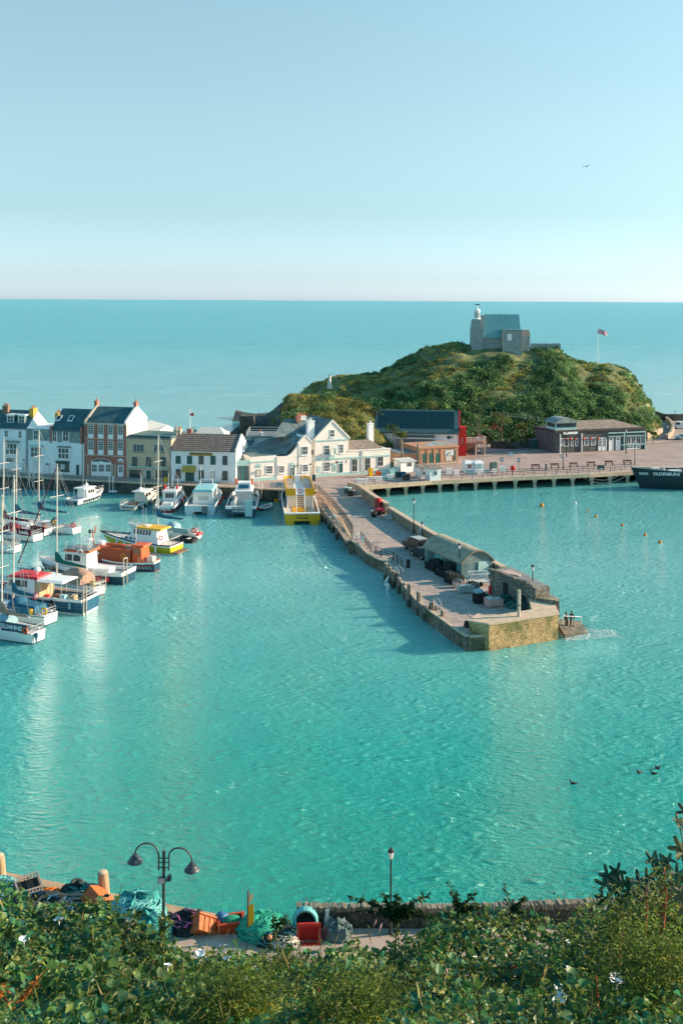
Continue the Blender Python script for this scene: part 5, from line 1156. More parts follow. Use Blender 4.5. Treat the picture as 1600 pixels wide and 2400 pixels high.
def sailboat(label, stern, bow, beam, top, mx=.08, cov=None, hood=None, hullm=None, boomend=-.42, L=None, furl=None, fs=1.0, fb=1.35, rig=True, boomz=2.6, mastpx=None, masttop=None, buoy=None):
    b = Boat('sailing_boat', label, 'sailing boat', stern, bow, beam, L)
    b.hull(hullm or [m_gel, m_gel, m_navy], fs=fs, fb=fb, sw=.62, ent=1.9, rake=1.1, band=.86)
    L_ = b.L; zc = b.zd(0)
    c = b.cabin(-L_*.14, L_*.22, beam*.29, zc-.05, zc+.5, m_gel, .7, .1, .1, 'coachroof'); b.sidewins(c, -L_*.1, L_*.12, beam*.29, zc+.16, zc+.38, 3, zc-.05, .55, .1, gap=.4)
    b.add('cockpit', MB().box(-L_*.44, -L_*.16, -beam*.2, beam*.2, b.zd(-L_*.3)-.02, b.zd(-L_*.3)+.012), m_tanw)
    mb = MB()
    for sd in (1, -1): mb.box(-L_*.45, -L_*.15, sd*beam*.25-.06, sd*beam*.25+.06, zc-.05, zc+.32)
    b.add('coaming', mb, m_gel)
    x = L_*mx; ztop = top
    if mastpx: x, ztop = b.loc(*mastpx)
    if hood is not None: b.canopy(-L_*.19, -L_*.06, beam*.33, zc+.3, zc+1.45, hood)
    b.mast(x, ztop, L_*boomend, cov, boomz, furl=furl, rig=rig, covr=.24)
    b.rails(0.02, .16, .65, 2, name='pushpit', stern=True); b.rails(.2, .97, .6, 7, r=.016); 
    mb = MB(); z = b.sheer(1); mb.tube([(b.X(.9), b.half(.9), b.sheer(.9)), (b.X(.9)+.1, b.half(.9), z+.6), (b.X(1)+.15, 0, z+.65), (b.X(.9)+.1, -b.half(.9), z+.6), (b.X(.9), -b.half(.9), b.sheer(.9))], .03, 5); b.add('pulpit', mb, m_alu)
    b.add('tiller', MB().tube([(-L_*.47, 0, b.sheer(0)+.25), (-L_*.38, .05, b.sheer(0)+.5)], .03, 5), m_wood)
    b.fender(.35); b.fender(.6, m_coverl)
    if buoy is not None: b.ringbuoy(b.X(.02), b.half(.02)*.7, b.sheer(0)+.5, buoy)
    return b
YV = lambda b: (0, 1, 0)
def side_name(b, s_, size, m, x, y, z, sx=1.0): return text(s_, size, m, b.root, (x, y, z), (-1, 0, 0), (0, 0, 1), sx=sx, bold=.012)
def stern_name(b, s_, size, m, z, y=0, x=None, sx=1.0): return text(s_, size, m, b.root, (b.X(0)-.03 if x is None else x, y, z), (0, -1, 0), (0, 0, 1), sx=sx, bold=.01)
m_wtxt = mat('white_lettering', (.8, .8, .78), .5, .02); m_btxt = mat('dark_lettering', (.02, .03, .04), .5, .02)

# --- sailing boats, far to near
b = sailboat('white sailing boat with blue sail cover and blue sprayhood, farthest of the left-hand yachts', (180, 1252), (58, 1236), 3.1, 15.5, cov=m_cover, hood=m_cover, mastpx=(92, 1007), boomend=-.34, buoy=m_fbuoy, boomz=3.0)
b.ringbuoy(-b.L*.2, b.half(.3), 1.8, m_lbuoy, .3)
b = sailboat('white sailing boat with a blue boom cover behind the maroon-trimmed yacht', (113, 1255.5), (5, 1240), 3.0, 13.5, cov=m_cover, mastpx=(39, 1049), boomend=-.38, boomz=2.9, buoy=m_orange, hullm=[m_cremeb, m_gel, m_navy])
b = sailboat('white sailing boat with maroon boom cover and maroon lettered cockpit dodger', (89, 1269), (-70, 1245), 3.3, 15, mx=-.0, cov=m_coverm, hood=m_coverm, boomend=-.40, boomz=2.7, fs=1.0)
x0, z = b.loc(38, 1254, b.half(.2)*1.02); x1, _ = b.loc(72, 1254, b.half(.2)*1.02); zc = b.sheer(.2)
b.add('dodger', MB().box(x1, x0, b.half(.2)*.97, b.half(.2)*1.0, zc+.02, zc+1.0), m_coverm); b.add('dodger', MB().box(x1, x0, -b.half(.2), -b.half(.2)*.97, zc+.02, zc+.9), m_coverm)
side_name(b, 'Imshallah', .62, m_wtxt, (x0+x1)/2, b.half(.2)+.02, zc+.45, .8); b.ringbuoy(b.L*-.05, b.half(.45)+.05, 1.5, m_lbuoy, .42, .1)
b = sailboat('small white sailing boat with pale blue cockpit cover, just entering the left edge', (40, 1296), (-95, 1276), 2.8, 12, mx=-.02, cov=m_cover, hood=m_coverl, boomend=-.44, boomz=2.4)
b = sailboat('white sailing boat with blue boom cover behind the yellow-roofed cruiser', (464, 1265), (312, 1247), 3.3, 15, cov=m_cover, hood=m_coverl, mastpx=(371, 1019), boomend=-.30, boomz=2.7, buoy=m_fbuoy)
b.add('dodger', MB().box(-b.L*.42, -b.L*.2, b.half(.2)*.97, b.half(.2), b.sheer(.2)+.02, b.sheer(.2)+.75), m_coverl); b.add('tender_bow', MB().ball((-b.L*.5-.2, 0, .9), .3, 8, 6, (.5, .9, .25)), m_fbuoy)
b = sailboat('white ketch with green boom cover and a brown tarpaulin over its cockpit', (232, 1396), (52, 1357), 3.5, 15.6, cov=m_coverg, mastpx=(134, 1087), boomend=-.36, boomz=3.0, furl=m_coverm, buoy=m_lbuoy, hullm=[m_coverg, m_gel, m_anti])
b.canopy(-b.L*.36, -b.L*.1, 1.3, 1.2, 2.9, m_tarp, 'cockpit_tarpaulin'); b.add('foredeck_cover', MB().taper(b.L*.16, b.L*.38, -.7, .7, 1.3, 1.75, .2, .5, .3), m_coverg)
b.add('stern_gantry', MB().tube([(b.X(0)-.1, 1, 0), (b.X(0)-.1, 1, 3.4), (b.X(0)-.1, -1, 3.4), (b.X(0)-.1, -1, .4)], .05, 6).tube([(b.X(0)-.1, 1, 1.6), (b.X(0)-.1, -1, 1.6)], .04, 5), m_alu)
b = sailboat('blue-trimmed sailing boat with navy covers, second from the front at left', (119, 1463), (-75, 1425), 3.4, 16, mx=-.06, cov=m_cover, hood=m_cover, boomend=-.34, boomz=2.7, buoy=m_lbuoy, hullm=[m_blueh, m_gel, m_navy], fs=1.1)
b.add('dodger', MB().box(-b.L*.36, -b.L*.16, b.half(.2)*.97, b.half(.2), b.sheer(.2)+.02, b.sheer(.2)+.8), m_cover); b.add('cockpit_cover', MB().taper(-b.L*.40, -b.L*.14, -1.2, 1.2, 1.0, 1.9, .3, .2, .35), m_cover); b.fender(.12, m_lbuoy, r=.2, l=.7, z=1.5)
b = sailboat('white sailing boat with navy lettered dodgers and pale blue sprayhood, nearest in the harbour', (90, 1506), (-110, 1468), 3.3, 15, mx=-.08, cov=m_tarp, hood=m_coverl, boomend=-.40, boomz=2.4, fs=1.15)
hb = b.half(.12); x0, z0 = b.loc(8, 1490, hb); x1, z1 = b.loc(50, 1490, hb); zc = b.sheer(.2)
b.add('dodger', MB().box(x1-.8, x0+.3, hb+.0, hb+.05, zc+.02, zc+.95), m_navy); side_name(b, 'ELIANNE', .62, m_wtxt, (x0+x1)/2+.05, hb+.07, zc+.48, 1.15)
b.ringbuoy(b.X(.05), hb+.06, zc+.4, m_orange, .25, .12); b.add('outboard', MB().lathe([(.05, -.4), (.1, 0), (.18, .3), (.2, .6), (.05, .75)], (b.X(0)-.25, .6, .5), 8), m_cover)

# --- yellow-hulled motor cruiser
b = Boat('motor_cruiser', 'long motor cruiser with olive-yellow hull, white cabin and bright yellow roof', 'motor boat', (414, 1297), (262, 1279), 3.9)
b.hull([m_gel, m_oliv, m_gel], fs=1.35, fb=1.95, sw=.88, ent=2.3, rake=2.0, band=.80, railm=m_rubber, railr=.09)
zc = 1.25; L_ = b.L
lo = b.cabin(-L_*.30, L_*.36, 1.45, zc, zc+1.0, m_gel, 2.4, .1, .25, 'lower_cabin'); b.sidewins(lo, L_*.02, L_*.22, 1.45, zc+.35, zc+.7, 3, zc, 1.0, .25, gap=.4)
up = b.cabin(-L_*.28, L_*.14, 1.35, zc+1.0, zc+2.0, m_gel, 1.3, .1, .15, 'wheelhouse'); b.sidewins(up, -L_*.19, L_*.08, 1.35, zc+1.2, zc+1.9, 6, zc+1.0, 1.0, .15, gap=.22); b.frontwins(up, L_*.14-.26, 1.1, zc+1.2, zc+1.85, 3, .85)
b.add('roof', MB().taper(-L_*.34, L_*.06, -1.4, 1.4, zc+2.0, zc+2.2, .05, .2, .12), m_yel); b.add('roof_hatch', MB().box(-.9, -.2, -.5, .4, zc+2.2, zc+2.3), m_gel)
b.rails(.72, 1.0, .75, 4); b.aerials(-L_*.05, zc+2.2, (2.6, 1.2, 3.0)); b.add('stern_rail', MB().tube([(-L_*.34, 1.5, 1.4), (-L_*.47, 1.6, 2.2), (-L_*.47, -1.6, 2.2), (-L_*.34, -1.5, 1.4)], .04, 5).tube([(-L_*.47, 1.6, 1.3), (-L_*.47, 1.6, 2.2)], .04, 5), m_alu)
b.add('swim_platform', MB().box(-L_*.5-1.1, -L_*.5+.02, -1.4, 1.4, .3, .42), m_wood)
for t in (.2, .38, .55, .68, .8): b.fender(t, r=.17, l=.9)
b.ringbuoy(-L_*.33, 1.2, zc+1.0, m_fbuoy, .28)
# tender behind it
b2 = Boat('inflatable_dinghy', 'dark grey inflatable dinghy tied behind the yellow-roofed cruiser', 'dinghy', (456, 1272), (426, 1268), 1.5)
b2.hull([m_rubber]*3, fs=.45, fb=.6, sw=.9, rake=.3, deckm=m_greyd, railm=m_rubber, railr=.22); b2.add('seat', MB().box(-.2, .2, -.6, .6, .45, .55), m_bdeck)

# --- orange-topped lifeboat
b = Boat('old_lifeboat', 'retired lifeboat with a tall orange deckhouse, navy hull and red line', 'lifeboat', (368, 1338), (212, 1322), 3.6)
b.hull([m_gel, m_navy, m_anti], fs=1.35, fb=1.6, sw=.45, ent=2.0, rake=.5, sag=.22, band=.78, railm=m_orange, railr=.05)
L_ = b.L
rd_ = MB(); n = 14
for sd in (1, -1): rd_.tube([(b.X(i/n, .6), sd*(b.half(i/n)*.968+.015), b.sheer(i/n)*.62) for i in range(n+1)], .05, 4)
b.add('red_line', rd_, m_fbuoy)
o = b.cabin(-L_*.18, L_*.42, 1.4, 1.0, 2.65, m_dkor, .4, .05, .1, 'deckhouse'); b.add('roof_edge', MB().taper(-L_*.2, L_*.43, -1.45, 1.45, 2.652, 2.8, .1, .3, .1), m_orange)
b.sidewins(o, -L_*.16, -L_*.12, 1.4, 1.8, 2.4, 1, 1.0, 1.65, .1); b.add('roof_hatch', MB().box(-L_*.06, L_*.12, -.7, .7, 2.8, 2.9), m_greyd)
b.ringbuoy(-L_*.08, 1.36, 1.9, m_lbuoy, .3, .06); b.add('side_badge', MB().lathe([(.02, -.02), (.22, -.02), (.22, .02), (.02, .02)], (L_*.30, 0, 0), 10), m_gel).matrix_local = Matrix.Translation((0, 1.33, 1.9)) @ Matrix.Translation((L_*.3, 0, 0)) @ Matrix.Rotation(R(90), 4, 'X') @ Matrix.Translation((-L_*.3, 0, 0))
o2 = b.cabin(-L_*.34, -L_*.19, 1.1, 1.1, 3.2, m_orange, .1, .25, .12, 'wheelhouse'); b.sidewins(o2, -L_*.31, -L_*.21, 1.1, 2.3, 3.0, 2, 1.1, 2.1, .12); b.frontwins(o2, -L_*.34+.22, .8, 2.3, 3.0, 2, .07, face=-1)
b.add('wheelhouse_roof', MB().taper(-L_*.36, -L_*.17, -1.15, 1.15, 3.2, 3.38, .05, .1, .1), m_orange)
cx, cz = b.loc(222, 1306); b.add('crane_arm', MB().tube([(cx-.2, .4, 2.7), (cx+.1, .4, 3.8), (cx, .4, 3.85), (cx+.2, .4, 4.4), (cx-.3, .4, 4.4), (cx-.35, .4, 5.3)], .09, 6), m_orange); b.add('searchlight', MB().box(cx+.1, cx+.6, .2, .6, 4.3, 4.75), m_rubber)
b.add('liferaft', MB().lathe([(.05, 0), (.5, .05), (.52, .3), (.45, .5), (.05, .52)], (L_*.33, 0, 2.8), 12), m_gel); b.add('kayak_on_roof', MB().ball((L_*.08, .5, 3.05), .3, 10, 6, (1.7, .3, .22)), m_orange)
b.rails(.0, .2, .6, 3); b.fender(.28, r=.18, l=.9); b.aerials(-L_*.2, 3.3, (2.2, 2.8)); b.add('engine_box', MB().taper(-L_*.46, -L_*.37, -.5, .5, 1.2, 1.9, .1, .1, .1), m_alu)
zz = MB()
for i in range(6):
    t = .03+i*.035; tt = t+.0175; y0 = b.half(t)*.955+.03; y1 = b.half(tt)*.955+.03
    zz.tube([(b.X(t, .4), y0, .35), (b.X(tt, .4), y1, .75), (b.X(tt+.0175, .4), b.half(tt+.0175)*.955+.03, .35)], .035, 4)
b.add('zigzag_trim', zz, m_gel)

# --- navy fishing boat with white wheelhouse
b = Boat('fishing_boat', 'navy-hulled fishing boat with white wheelhouse, orange roof trim and red round fenders', 'fishing boat', (302, 1365), (112, 1347), 4.0)
b.hull([m_gel, m_navy, m_navy], fs=1.55, fb=2.3, sw=.92, ent=2.4, rake=1.4, sag=.25, shp=2.2, band=.72, deckz=.5, railm=m_gel, railr=.08)
L_ = b.L; x0, _ = b.loc(216, 1330); x1, _ = b.loc(152, 1310)
o = b.cabin(x0, x1, 1.35, 1.2, 3.6, m_gel, .9, .05, .12, 'wheelhouse'); H = 2.4; b.sidewins(o, x0+.9, x1-.75, 1.35, 2.45, 3.25, 2, 1.2, H, .12); b.frontwins(o, x1-.5, 1.1, 2.5, 3.3, 3, .3); b.frontwins(o, x0+.04, .9, 2.6, 3.1, 2, .02, face=-1)
b.add('wheelhouse_roof', MB().taper(x0-.4, x1-.5, -1.4, 1.4, 3.6, 3.85, .05, .3, .05), m_orange); b.add('roof_deck', MB().box(x0-.3, x1-.9, -1.3, 1.3, 3.852, 3.92), m_greyd)
mb = MB()
for sd in (1, -1):
    for h in (.5, 1.0): mb.tube([(x0-.2, sd*1.3, 3.9+h), (x1-1, sd*1.3, 3.9+h)], .03, 5)
    for i in range(4): x = x0-.2+(x1-1-x0+.2)*i/3; mb.tube([(x, sd*1.3, 3.9), (x, sd*1.3, 4.9)], .03, 5)
b.add('roof_rail', mb, m_gel); b.ringbuoy(x0+.9, 1.42, 3.6, m_gel, .35, .1); b.aerials(x0, 3.9, (4.2, 4.0, 1.6)); b.add('radar', MB().lathe([(.05, 0), (.4, .05), (.4, .25), (.05, .3)], (x0+.4, 0, 4.9), 10).tube([(x0+.4, 0, 3.9), (x0+.4, 0, 4.95)], .06, 6), m_gel)
b.add('work_bench', MB().box(-L_*.3, x0-.4, -.7, .9, 1.1, 1.7), m_gel); b.add('side_plank', MB().box(-L_*.34, x0-.2, 1.5, 1.7, 1.75, 1.85), m_gel)
for t in (.16, .25): b.fender(t, m_fbuoy, r=.36, ball=True, z=.75)
b.fender(.42, m_fbuoy, r=.36, ball=True, z=1.2); b.fender(.85, m_pot, r=.34, ball=True, z=1.3)
b.add('stern_gallows', MB().tube([(b.X(0)-.05, 1.5, 0), (b.X(0)-.05, 1.5, 3.3)], .07, 6).tube([(b.X(0)-.05, .6, .1), (b.X(0)-.05, .6, 3.3)], .07, 6).tube([(b.X(0)-.05, 1.5, 3.3), (b.X(0)-.05, .6, 3.3)], .06, 6), m_stonetrim)
b.rails(.6, .98, .7, 5)

# --- blue fishing boat with tan wheelhouse and canopy
b = Boat('fishing_boat', 'blue fishing boat with white awning, tan wheelhouse side and red lifebuoys', 'fishing boat', (212, 1434), (-30, 1408), 4.2)
b.hull([m_gel, m_blueh, m_gel], fs=1.75, fb=2.3, sw=.94, ent=2.4, rake=1.3, sag=.1, band=.86, deckz=.9, railm=m_gel, railr=.07)
L_ = b.L; x0, _ = b.loc(108, 1390); x1, _ = b.loc(18, 1385)
o = b.cabin(x0+.6, x1, 1.45, 1.2, 3.5, m_gel, 1.3, .05, .12, 'wheelhouse'); b.sidewins(o, x0+1.6, x1-1.0, 1.45, 2.5, 3.25, 3, 1.2, 2.3, .12, gap=.1); b.frontwins(o, x1-.75, 1.1, 2.5, 3.3, 3, .45)
b.add('tan_side_panel', MB().taper(x0-.05, x0+.58, -1.45, 1.5, 1.0, 3.2, .0, 0, .1), m_tanw)
b.add('wheelhouse_roof', MB().taper(x0+.2, x1-.8, -1.5, 1.5, 3.5, 3.75, .1, .4, .2), m_fbuoy); xa, _ = b.loc(166, 1362); b.add('awning', MB().taper(xa, x0+.3, -1.7, 1.7, 3.35, 3.55, .3, .1, .5), m_gel)
mb = MB()
for x in (xa+.2, (xa+x0)/2, x0): 
    for sd in (1, -1): mb.tube([(x, sd*1.7, 1.2), (x, sd*1.65, 3.4)], .04, 5)
b.add('awning_frame', mb, m_alu)
for px, py in ((43, 1359), (13, 1374)): x, z = b.loc(px, py, 1.0); b.ringbuoy(x, 1.0, z, m_fbuoy, .42, .11)
b.add('radar', MB().ball((x0+1.2, 0, 4.25), .4, 10, 6, (.42, .42, .3)).tube([(x0+1.2, 0, 3.7), (x0+1.2, 0, 4.2)], .06, 5), m_gel)
b.aerials(x0+1, 3.7, (3.0, 2.4)); b.fender(.42, mat('pink_buoy', (.65, .14, .2), .5), r=.38, ball=True, z=1.9); b.fender(.1, m_coverl, r=.16, l=.8, z=1.1); b.fender(.27, m_rubber, r=.2, l=.8, z=1.2)
b.rails(.0, .12, .75, 2, stern=True); 
for i, (x, y, sx, sy, sz, mm, nm) in enumerate(((-L_*.1, .3, .8, .6, .7, m_fbuoy, 'fish_box'), (-L_*.18, -.5, 1.2, .8, .6, m_wood, 'fish_box'), (-L_*.26, .4, .8, .7, .9, m_tealcov, 'fish_box'), (-L_*.2, .9, .5, .5, .6, m_gel, 'bucket'), (-L_*.33, -.3, .6, .9, .8, m_tanw, 'winch'))):
    b.add(nm, MB().taper(x-sx/2, x+sx/2, y-sy/2, y+sy/2, .86, .86+sz, .05, .05, .05), mm)
b.add('stern_gallows', MB().tube([(b.X(0)-.1, 1.7, -.2), (b.X(0)-.1, 1.7, 3.3)], .08, 6).tube([(b.X(0)-.1, 1.1, 0), (b.X(0)-.1, 1.1, 3.2)], .08, 6), m_stonetrim)
b.rails(.55, .98, .75, 5)

# --- boats along the quay wall
b = Boat('motor_boat', 'white motor launch with dark stern, alone by the quay wall under the brick house', 'motor boat', (168, 1184), (235, 1166), 3.1)
b.hull([m_gel, m_gel, m_navy], fs=1.0, fb=1.5, sw=.9, ent=2.4, rake=.9, deckz=.3, railr=.07); L_ = b.L
b.add('stern_panel', MB().box(b.X(0)-.06, b.X(0)-.02, -1.3, 1.3, .05, .75), m_navy); o = b.cabin(-L_*.15, L_*.22, 1.1, .7, 2.5, m_gel, .8, .05, .12, 'wheelhouse'); b.sidewins(o, -L_*.1, L_*.12, 1.1, 1.6, 2.2, 3, .7, 1.8, .12); b.frontwins(o, -L_*.15+.04, .9, 1.2, 2.2, 3, .02, face=-1, m=m_curt); b.frontwins(o, L_*.22-.4, .9, 1.6, 2.3, 3, .35)
b.add('roof', MB().taper(-L_*.27, L_*.16, -1.2, 1.2, 2.5, 2.66, .05, .15, .1), m_gel); b.add('radar', MB().ball((0, 0, 3.0), .3, 8, 6, (.35, .35, .22)).tube([(0, 0, 2.6), (0, 0, 3.6)], .05, 5), m_gel); b.aerials(-.5, 2.6, (2.2, 1.4))
for t in (.2, .35, .5, .65): b.fender(t, m_cover, -1, .15, .6)
for t in (.27, .43, .58, .75, .9): b.fender(t, m_rubber, -1, .12, .5)
b.rails(.6, 1, .6, 4); b.add('roof_post', MB().tube([(-L_*.25, 1.1, .8), (-L_*.25, 1.1, 2.5)], .04, 5).tube([(-L_*.25, -1.1, .8), (-L_*.25, -1.1, 2.5)], .04, 5), m_gel)
b = Boat('fishing_boat', 'small cream fishing boat with open wheelhouse and an orange box in its stern', 'fishing boat', (299, 1197), (364, 1171), 3.3)
b.hull([m_cremeb, m_cremeb, m_navy], fs=.9, fb=1.6, sw=.92, ent=2.3, rake=.8, deckz=.35, railr=.07); L_ = b.L
o = b.cabin(-L_*.08, L_*.22, 1.05, .7, 2.5, m_cremeb, .7, .05, .1, 'wheelhouse'); b.frontwins(o, -L_*.08+.04, .9, .8, 2.3, 2, .03, face=-1, m=m_dkteal); b.sidewins(o, -L_*.04, L_*.14, 1.05, 1.6, 2.2, 2, .7, 1.8, .1); b.add('roof', MB().taper(-L_*.16, L_*.2, -1.15, 1.15, 2.5, 2.64, .05, .2, .1), m_gel)
b.add('fish_box', MB().taper(-L_*.42, -L_*.27, -.8, .6, .55, 1.0, .05, .05, .05), m_orange); b.add('foredeck_cuddy', MB().taper(L_*.22, L_*.42, -.8, .8, 1.0, 1.6, 0, .5, .2), m_cremeb); b.aerials(0, 2.6, (3.0, 1.2, 2.4)); b.add('radar', MB().ball((-.2, .2, 2.9), .3, 8, 6, (.4, .3, .25)), m_gel)
for t in (.1, .28, .46, .64): b.fender(t, m_rubber, -1, .15, .6)
b.rails(.0, .25, .6, 3, sides=(1,), stern=True); b.rails(.6, 1, .7, 4)
stern_name(b, 'PREDATOR', .42, m_btxt, .5)
b = Boat('motor_boat', 'white wheelhouse boat with a maroon stern, right of the cream fishing boat', 'motor boat', (386, 1205), (421, 1172), 3.5)
b.hull([m_gel, m_maroon, m_gel], fs=1.35, fb=1.8, sw=.95, ent=2.4, rake=.8, deckz=.6, band=.7, railr=.08); L_ = b.L
o = b.cabin(-L_*.2, L_*.2, 1.25, .8, 3.1, m_gel, .8, .15, .12, 'wheelhouse'); b.frontwins(o, -L_*.2+.09, .75, 2.0, 2.8, 3, .05, face=-1); b.sidewins(o, -L_*.14, L_*.12, 1.25, 2.1, 2.8, 3, .8, 2.3, .12); b.add('roof', MB().taper(-L_*.24, L_*.16, -1.3, 1.3, 3.1, 3.25, .05, .15, .15), m_gel)
for sd in (1, -1): b.add('navigation_buoy', MB().lathe([(.05, 0), (.2, .05), (.2, .7), (.05, .75)], (-L_*.1, sd*1.05, 3.3), 8), m_fbuoy)
b.add('radar', MB().box(-.5, .1, -.5, .5, 3.26, 3.6), m_greyd); b.add('mast', MB().tube([(-.2, 0, 3.3), (-.2, 0, 5.2)], .06, 5), m_gel); b.aerials(.4, 3.2, (2.6, 2.0), .8); stern_name(b, 'ILFRACOMBE', .34, m_wtxt, .75)
for t in (.35, .55): b.fender(t, m_fbuoy, -1, .28, ball=True, z=1.5)
b.add('deck_locker', MB().box(-L_*.42, -L_*.3, -.9, .7, .8, 1.6), m_gel); b.rails(.0, .28, .7, 3)

def catamaran(label, stern, bow, beam, mats, fs, fb, name='catamaran', L=None):
    b = Boat(name, label, 'catamaran', stern, bow, beam, L); b.B = beam
    # two slim hulls
    b.fs, b.fb, b.sw, b.ent, b.shp, b.sag, b.rake, b.trk = fs, fb, .97, 3.2, 2, .05, .6, 0; b.dz = .3
    L_ = b.L; n = 11
    for sd in (1, -1):
        rings = []; mb = MB()
        for i in range(n):
            t = i/(n-1); ho = b.half(t); hi = beam*.19*(1 if t < .6 else max(.0, 1-((t-.6)/.4)**2.2*.0)); 
            inner = beam*.21 if t < .6 else beam*.21+(min(b.half(t), beam*.3)-beam*.21)*((t-.6)/.4)
            inner = min(inner, ho-.02); z = b.sheer(t); x = b.X(t)
            rings.append([(x, sd*ho, z), (b.X(t, .7), sd*ho*.985, z*.68), (b.X(t, .1), sd*(ho*.9+inner*.1), .08), (b.X(t, 0), sd*(ho*.8+inner*.2), -.3), (b.X(t, 0), sd*(inner*.9+ho*.1), -.3), (b.X(t, .5), sd*inner, z*.45), (x, sd*inner, z*.46)])
        vs = [p for r in rings for p in r]; mb.v = vs; m_ = 7; mi = [0, 1, 2, 2, 2, 1]
        for i in range(n-1):
            for k in range(6):
                a = i*m_+k; f_ = (a, a+m_, a+m_+1, a+1); mb.f.append(f_ if sd == 1 else f_[::-1]); mb.m.append(mi[k])
        f_ = tuple(range(7)); mb.f.append(f_ if sd == -1 else f_[::-1]); mb.m.append(1)
        b.add('hull', mb, mats, smooth=True)
    mb = MB(); mb.box(b.X(0), b.X(.86), -beam*.23, beam*.23, fs*.45, fs*.62); b.add('bridge_deck', mb, mats[1])
    return b
# yellow catamaran
b = catamaran('yellow and white passenger catamaran with a yellow upper deck and central stairs', (708, 1230), (692, 1165), 5.7, [m_gel, m_yel, m_gel], 1.75, 2.4)
L_ = b.L
b.add('transom', MB().box(b.X(0)-.12, b.X(0)+.05, -2.8, 2.8, .62, 1.72), m_yel); b.add('transom_cap', MB().box(b.X(0)-.2, b.X(0)+.5, -2.85, 2.85, 1.722, 1.9), m_gel)
b.add('main_deck', MB().box(b.X(0)+.06, b.X(.9), -2.6, 2.6, .85, 1.0), m_bdeck)
mb = MB()
for sd in (1, -1):
    P = [(b.X(t), sd*b.half(t), b.sheer(t)) for t in np.linspace(0, 1, 12)]; mb.tube(P, .12, 6)
b.add('gunwale', mb, m_gel)
dz = 3.75; x0, x1 = -L_*.24, L_*.30
b.add('upper_deck', MB().prism([(x0, -2.25), (x1-.8, -2.25), (x1, -1.4), (x1, 1.4), (x1-.8, 2.25), (x0, 2.25)], dz-.18, dz), m_gel)
P = [(x0, -.75), (x0, -2.3), (x1-.8, -2.3), (x1+.05, -1.4), (x1+.05, 1.4), (x1-.8, 2.3), (x0, 2.3), (x0, .75)]; mb = MB()
for a, c in zip(P[:-1], P[1:]):
    A, C = Vector((*a, 0)), Vector((*c, 0)); d = (C-A).normalized(); nn = Vector((d.y, -d.x, 0))*.05
    mb.add([(A-nn)[:2]+(dz-.22,) if False else (A.x-nn.x, A.y-nn.y, dz-.22), (C.x-nn.x, C.y-nn.y, dz-.22), (C.x+nn.x, C.y+nn.y, dz-.22), (A.x+nn.x, A.y+nn.y, dz-.22), (A.x-nn.x, A.y-nn.y, dz+.95), (C.x-nn.x, C.y-nn.y, dz+.95), (C.x+nn.x, C.y+nn.y, dz+.95), (A.x+nn.x, A.y+nn.y, dz+.95)], [(0, 3, 2, 1), (4, 5, 6, 7), (0, 1, 5, 4), (1, 2, 6, 5), (2, 3, 7, 6), (3, 0, 4, 7)])
b.add('upper_bulwark', mb, m_yel)
o = b.cabin(-L_*.12, L_*.3, 2.1, 1.0, dz-.19, m_gel, .5, .05, .1, 'saloon'); b.frontwins(o, -L_*.12+.04, 1.9, 1.3, 3.1, 4, .02, face=-1); b.sidewins(o, -L_*.08, L_*.24, 2.1, 2.2, 3.1, 5, 1.0, 2.5, .1)
mb = MB()
for i in range(10): mb.box(x0-2.1+.23*i, x0-2.1+.23*i+.26, -.62, .62, 1.0+.275*i, 1.06+.275*i)
mb2 = MB()
for sd in (1, -1): mb2.extr([(x0-2.3, 1.0), (x0-2.0, 1.0), (x0+.35, dz), (x0+.1, dz)], sd*.68-.05, sd*.68+.05); mb2.tube([(x0-2.2, sd*.68, 1.9), (x0+.3, sd*.68, dz+.95)], .04, 5)
o = b.add('staircase', mb2, m_gel); mb.build('step', m_dk, o)
for x in (-L_*.02, L_*.08, L_*.18):
    for y in (-1.5, 1.5): b.add('bench', MB().box(x, x+.5, y-.6, y+.6, dz, dz+.45).box(x+.5, x+.58, y-.6, y+.6, dz+.2, dz+.9), m_curt)
b.add('helm_console', MB().taper(L_*.2, L_*.27, -.6, .6, dz, dz+1.3, .1, .1, .1), m_gel); b.aerials(L_*.2, dz, (3.6, 3.2, 2.4), .9); b.ringbuoy(x0+.02, 0, dz+.5, m_fbuoy, .3, .08, 'x')
mb = MB()
for sd in (1, -1):
    for x in (x0+.1, x0+1.5): mb.tube([(x, sd*2.1, 1.0), (x, sd*2.1, dz-.2)], .06, 6)
b.add('deck_post', mb, m_gel)
text('ILFRACOMBE', .3, m_btxt, b.root, (b.X(0)-.135, 0, 1.52), (0, -1, 0), (0, 0, 1)); text('Princess', .55, m_btxt, b.root, (b.X(0)-.135, 0, 1.12), (0, -1, 0), (0, 0, 1), bold=.012)
# navy catamaran
b = catamaran('navy-hulled catamaran with white deck, blue seats and orange floats, by the quay wall', (564, 1213), (578, 1168), 5.1, [m_gel, m_navy, m_navy], 1.45, 2.0); L_ = b.L
b.add('transom', MB().box(b.X(0)-.1, b.X(0)+.05, -2.5, 2.5, .55, 1.42), m_navy); b.add('transom_cap', MB().box(b.X(0)-.15, b.X(0)+.4, -2.5, 2.5, 1.422, 1.85), m_gel); b.add('main_deck', MB().box(b.X(0)+.06, b.X(.9), -2.3, 2.3, .7, .9), m_bdeck)
o = b.cabin(-L_*.05, L_*.28, 1.5, .9, 3.0, m_gel, .8, .1, .12, 'wheelhouse'); b.frontwins(o, -L_*.05+.06, 1.2, 1.2, 2.7, 3, .07, face=-1); b.sidewins(o, 0, L_*.2, 1.5, 1.9, 2.7, 3, .9, 2.1, .12); b.add('roof', MB().taper(-L_*.12, L_*.24, -1.6, 1.6, 3.0, 3.2, .05, .1, .1), m_gel)
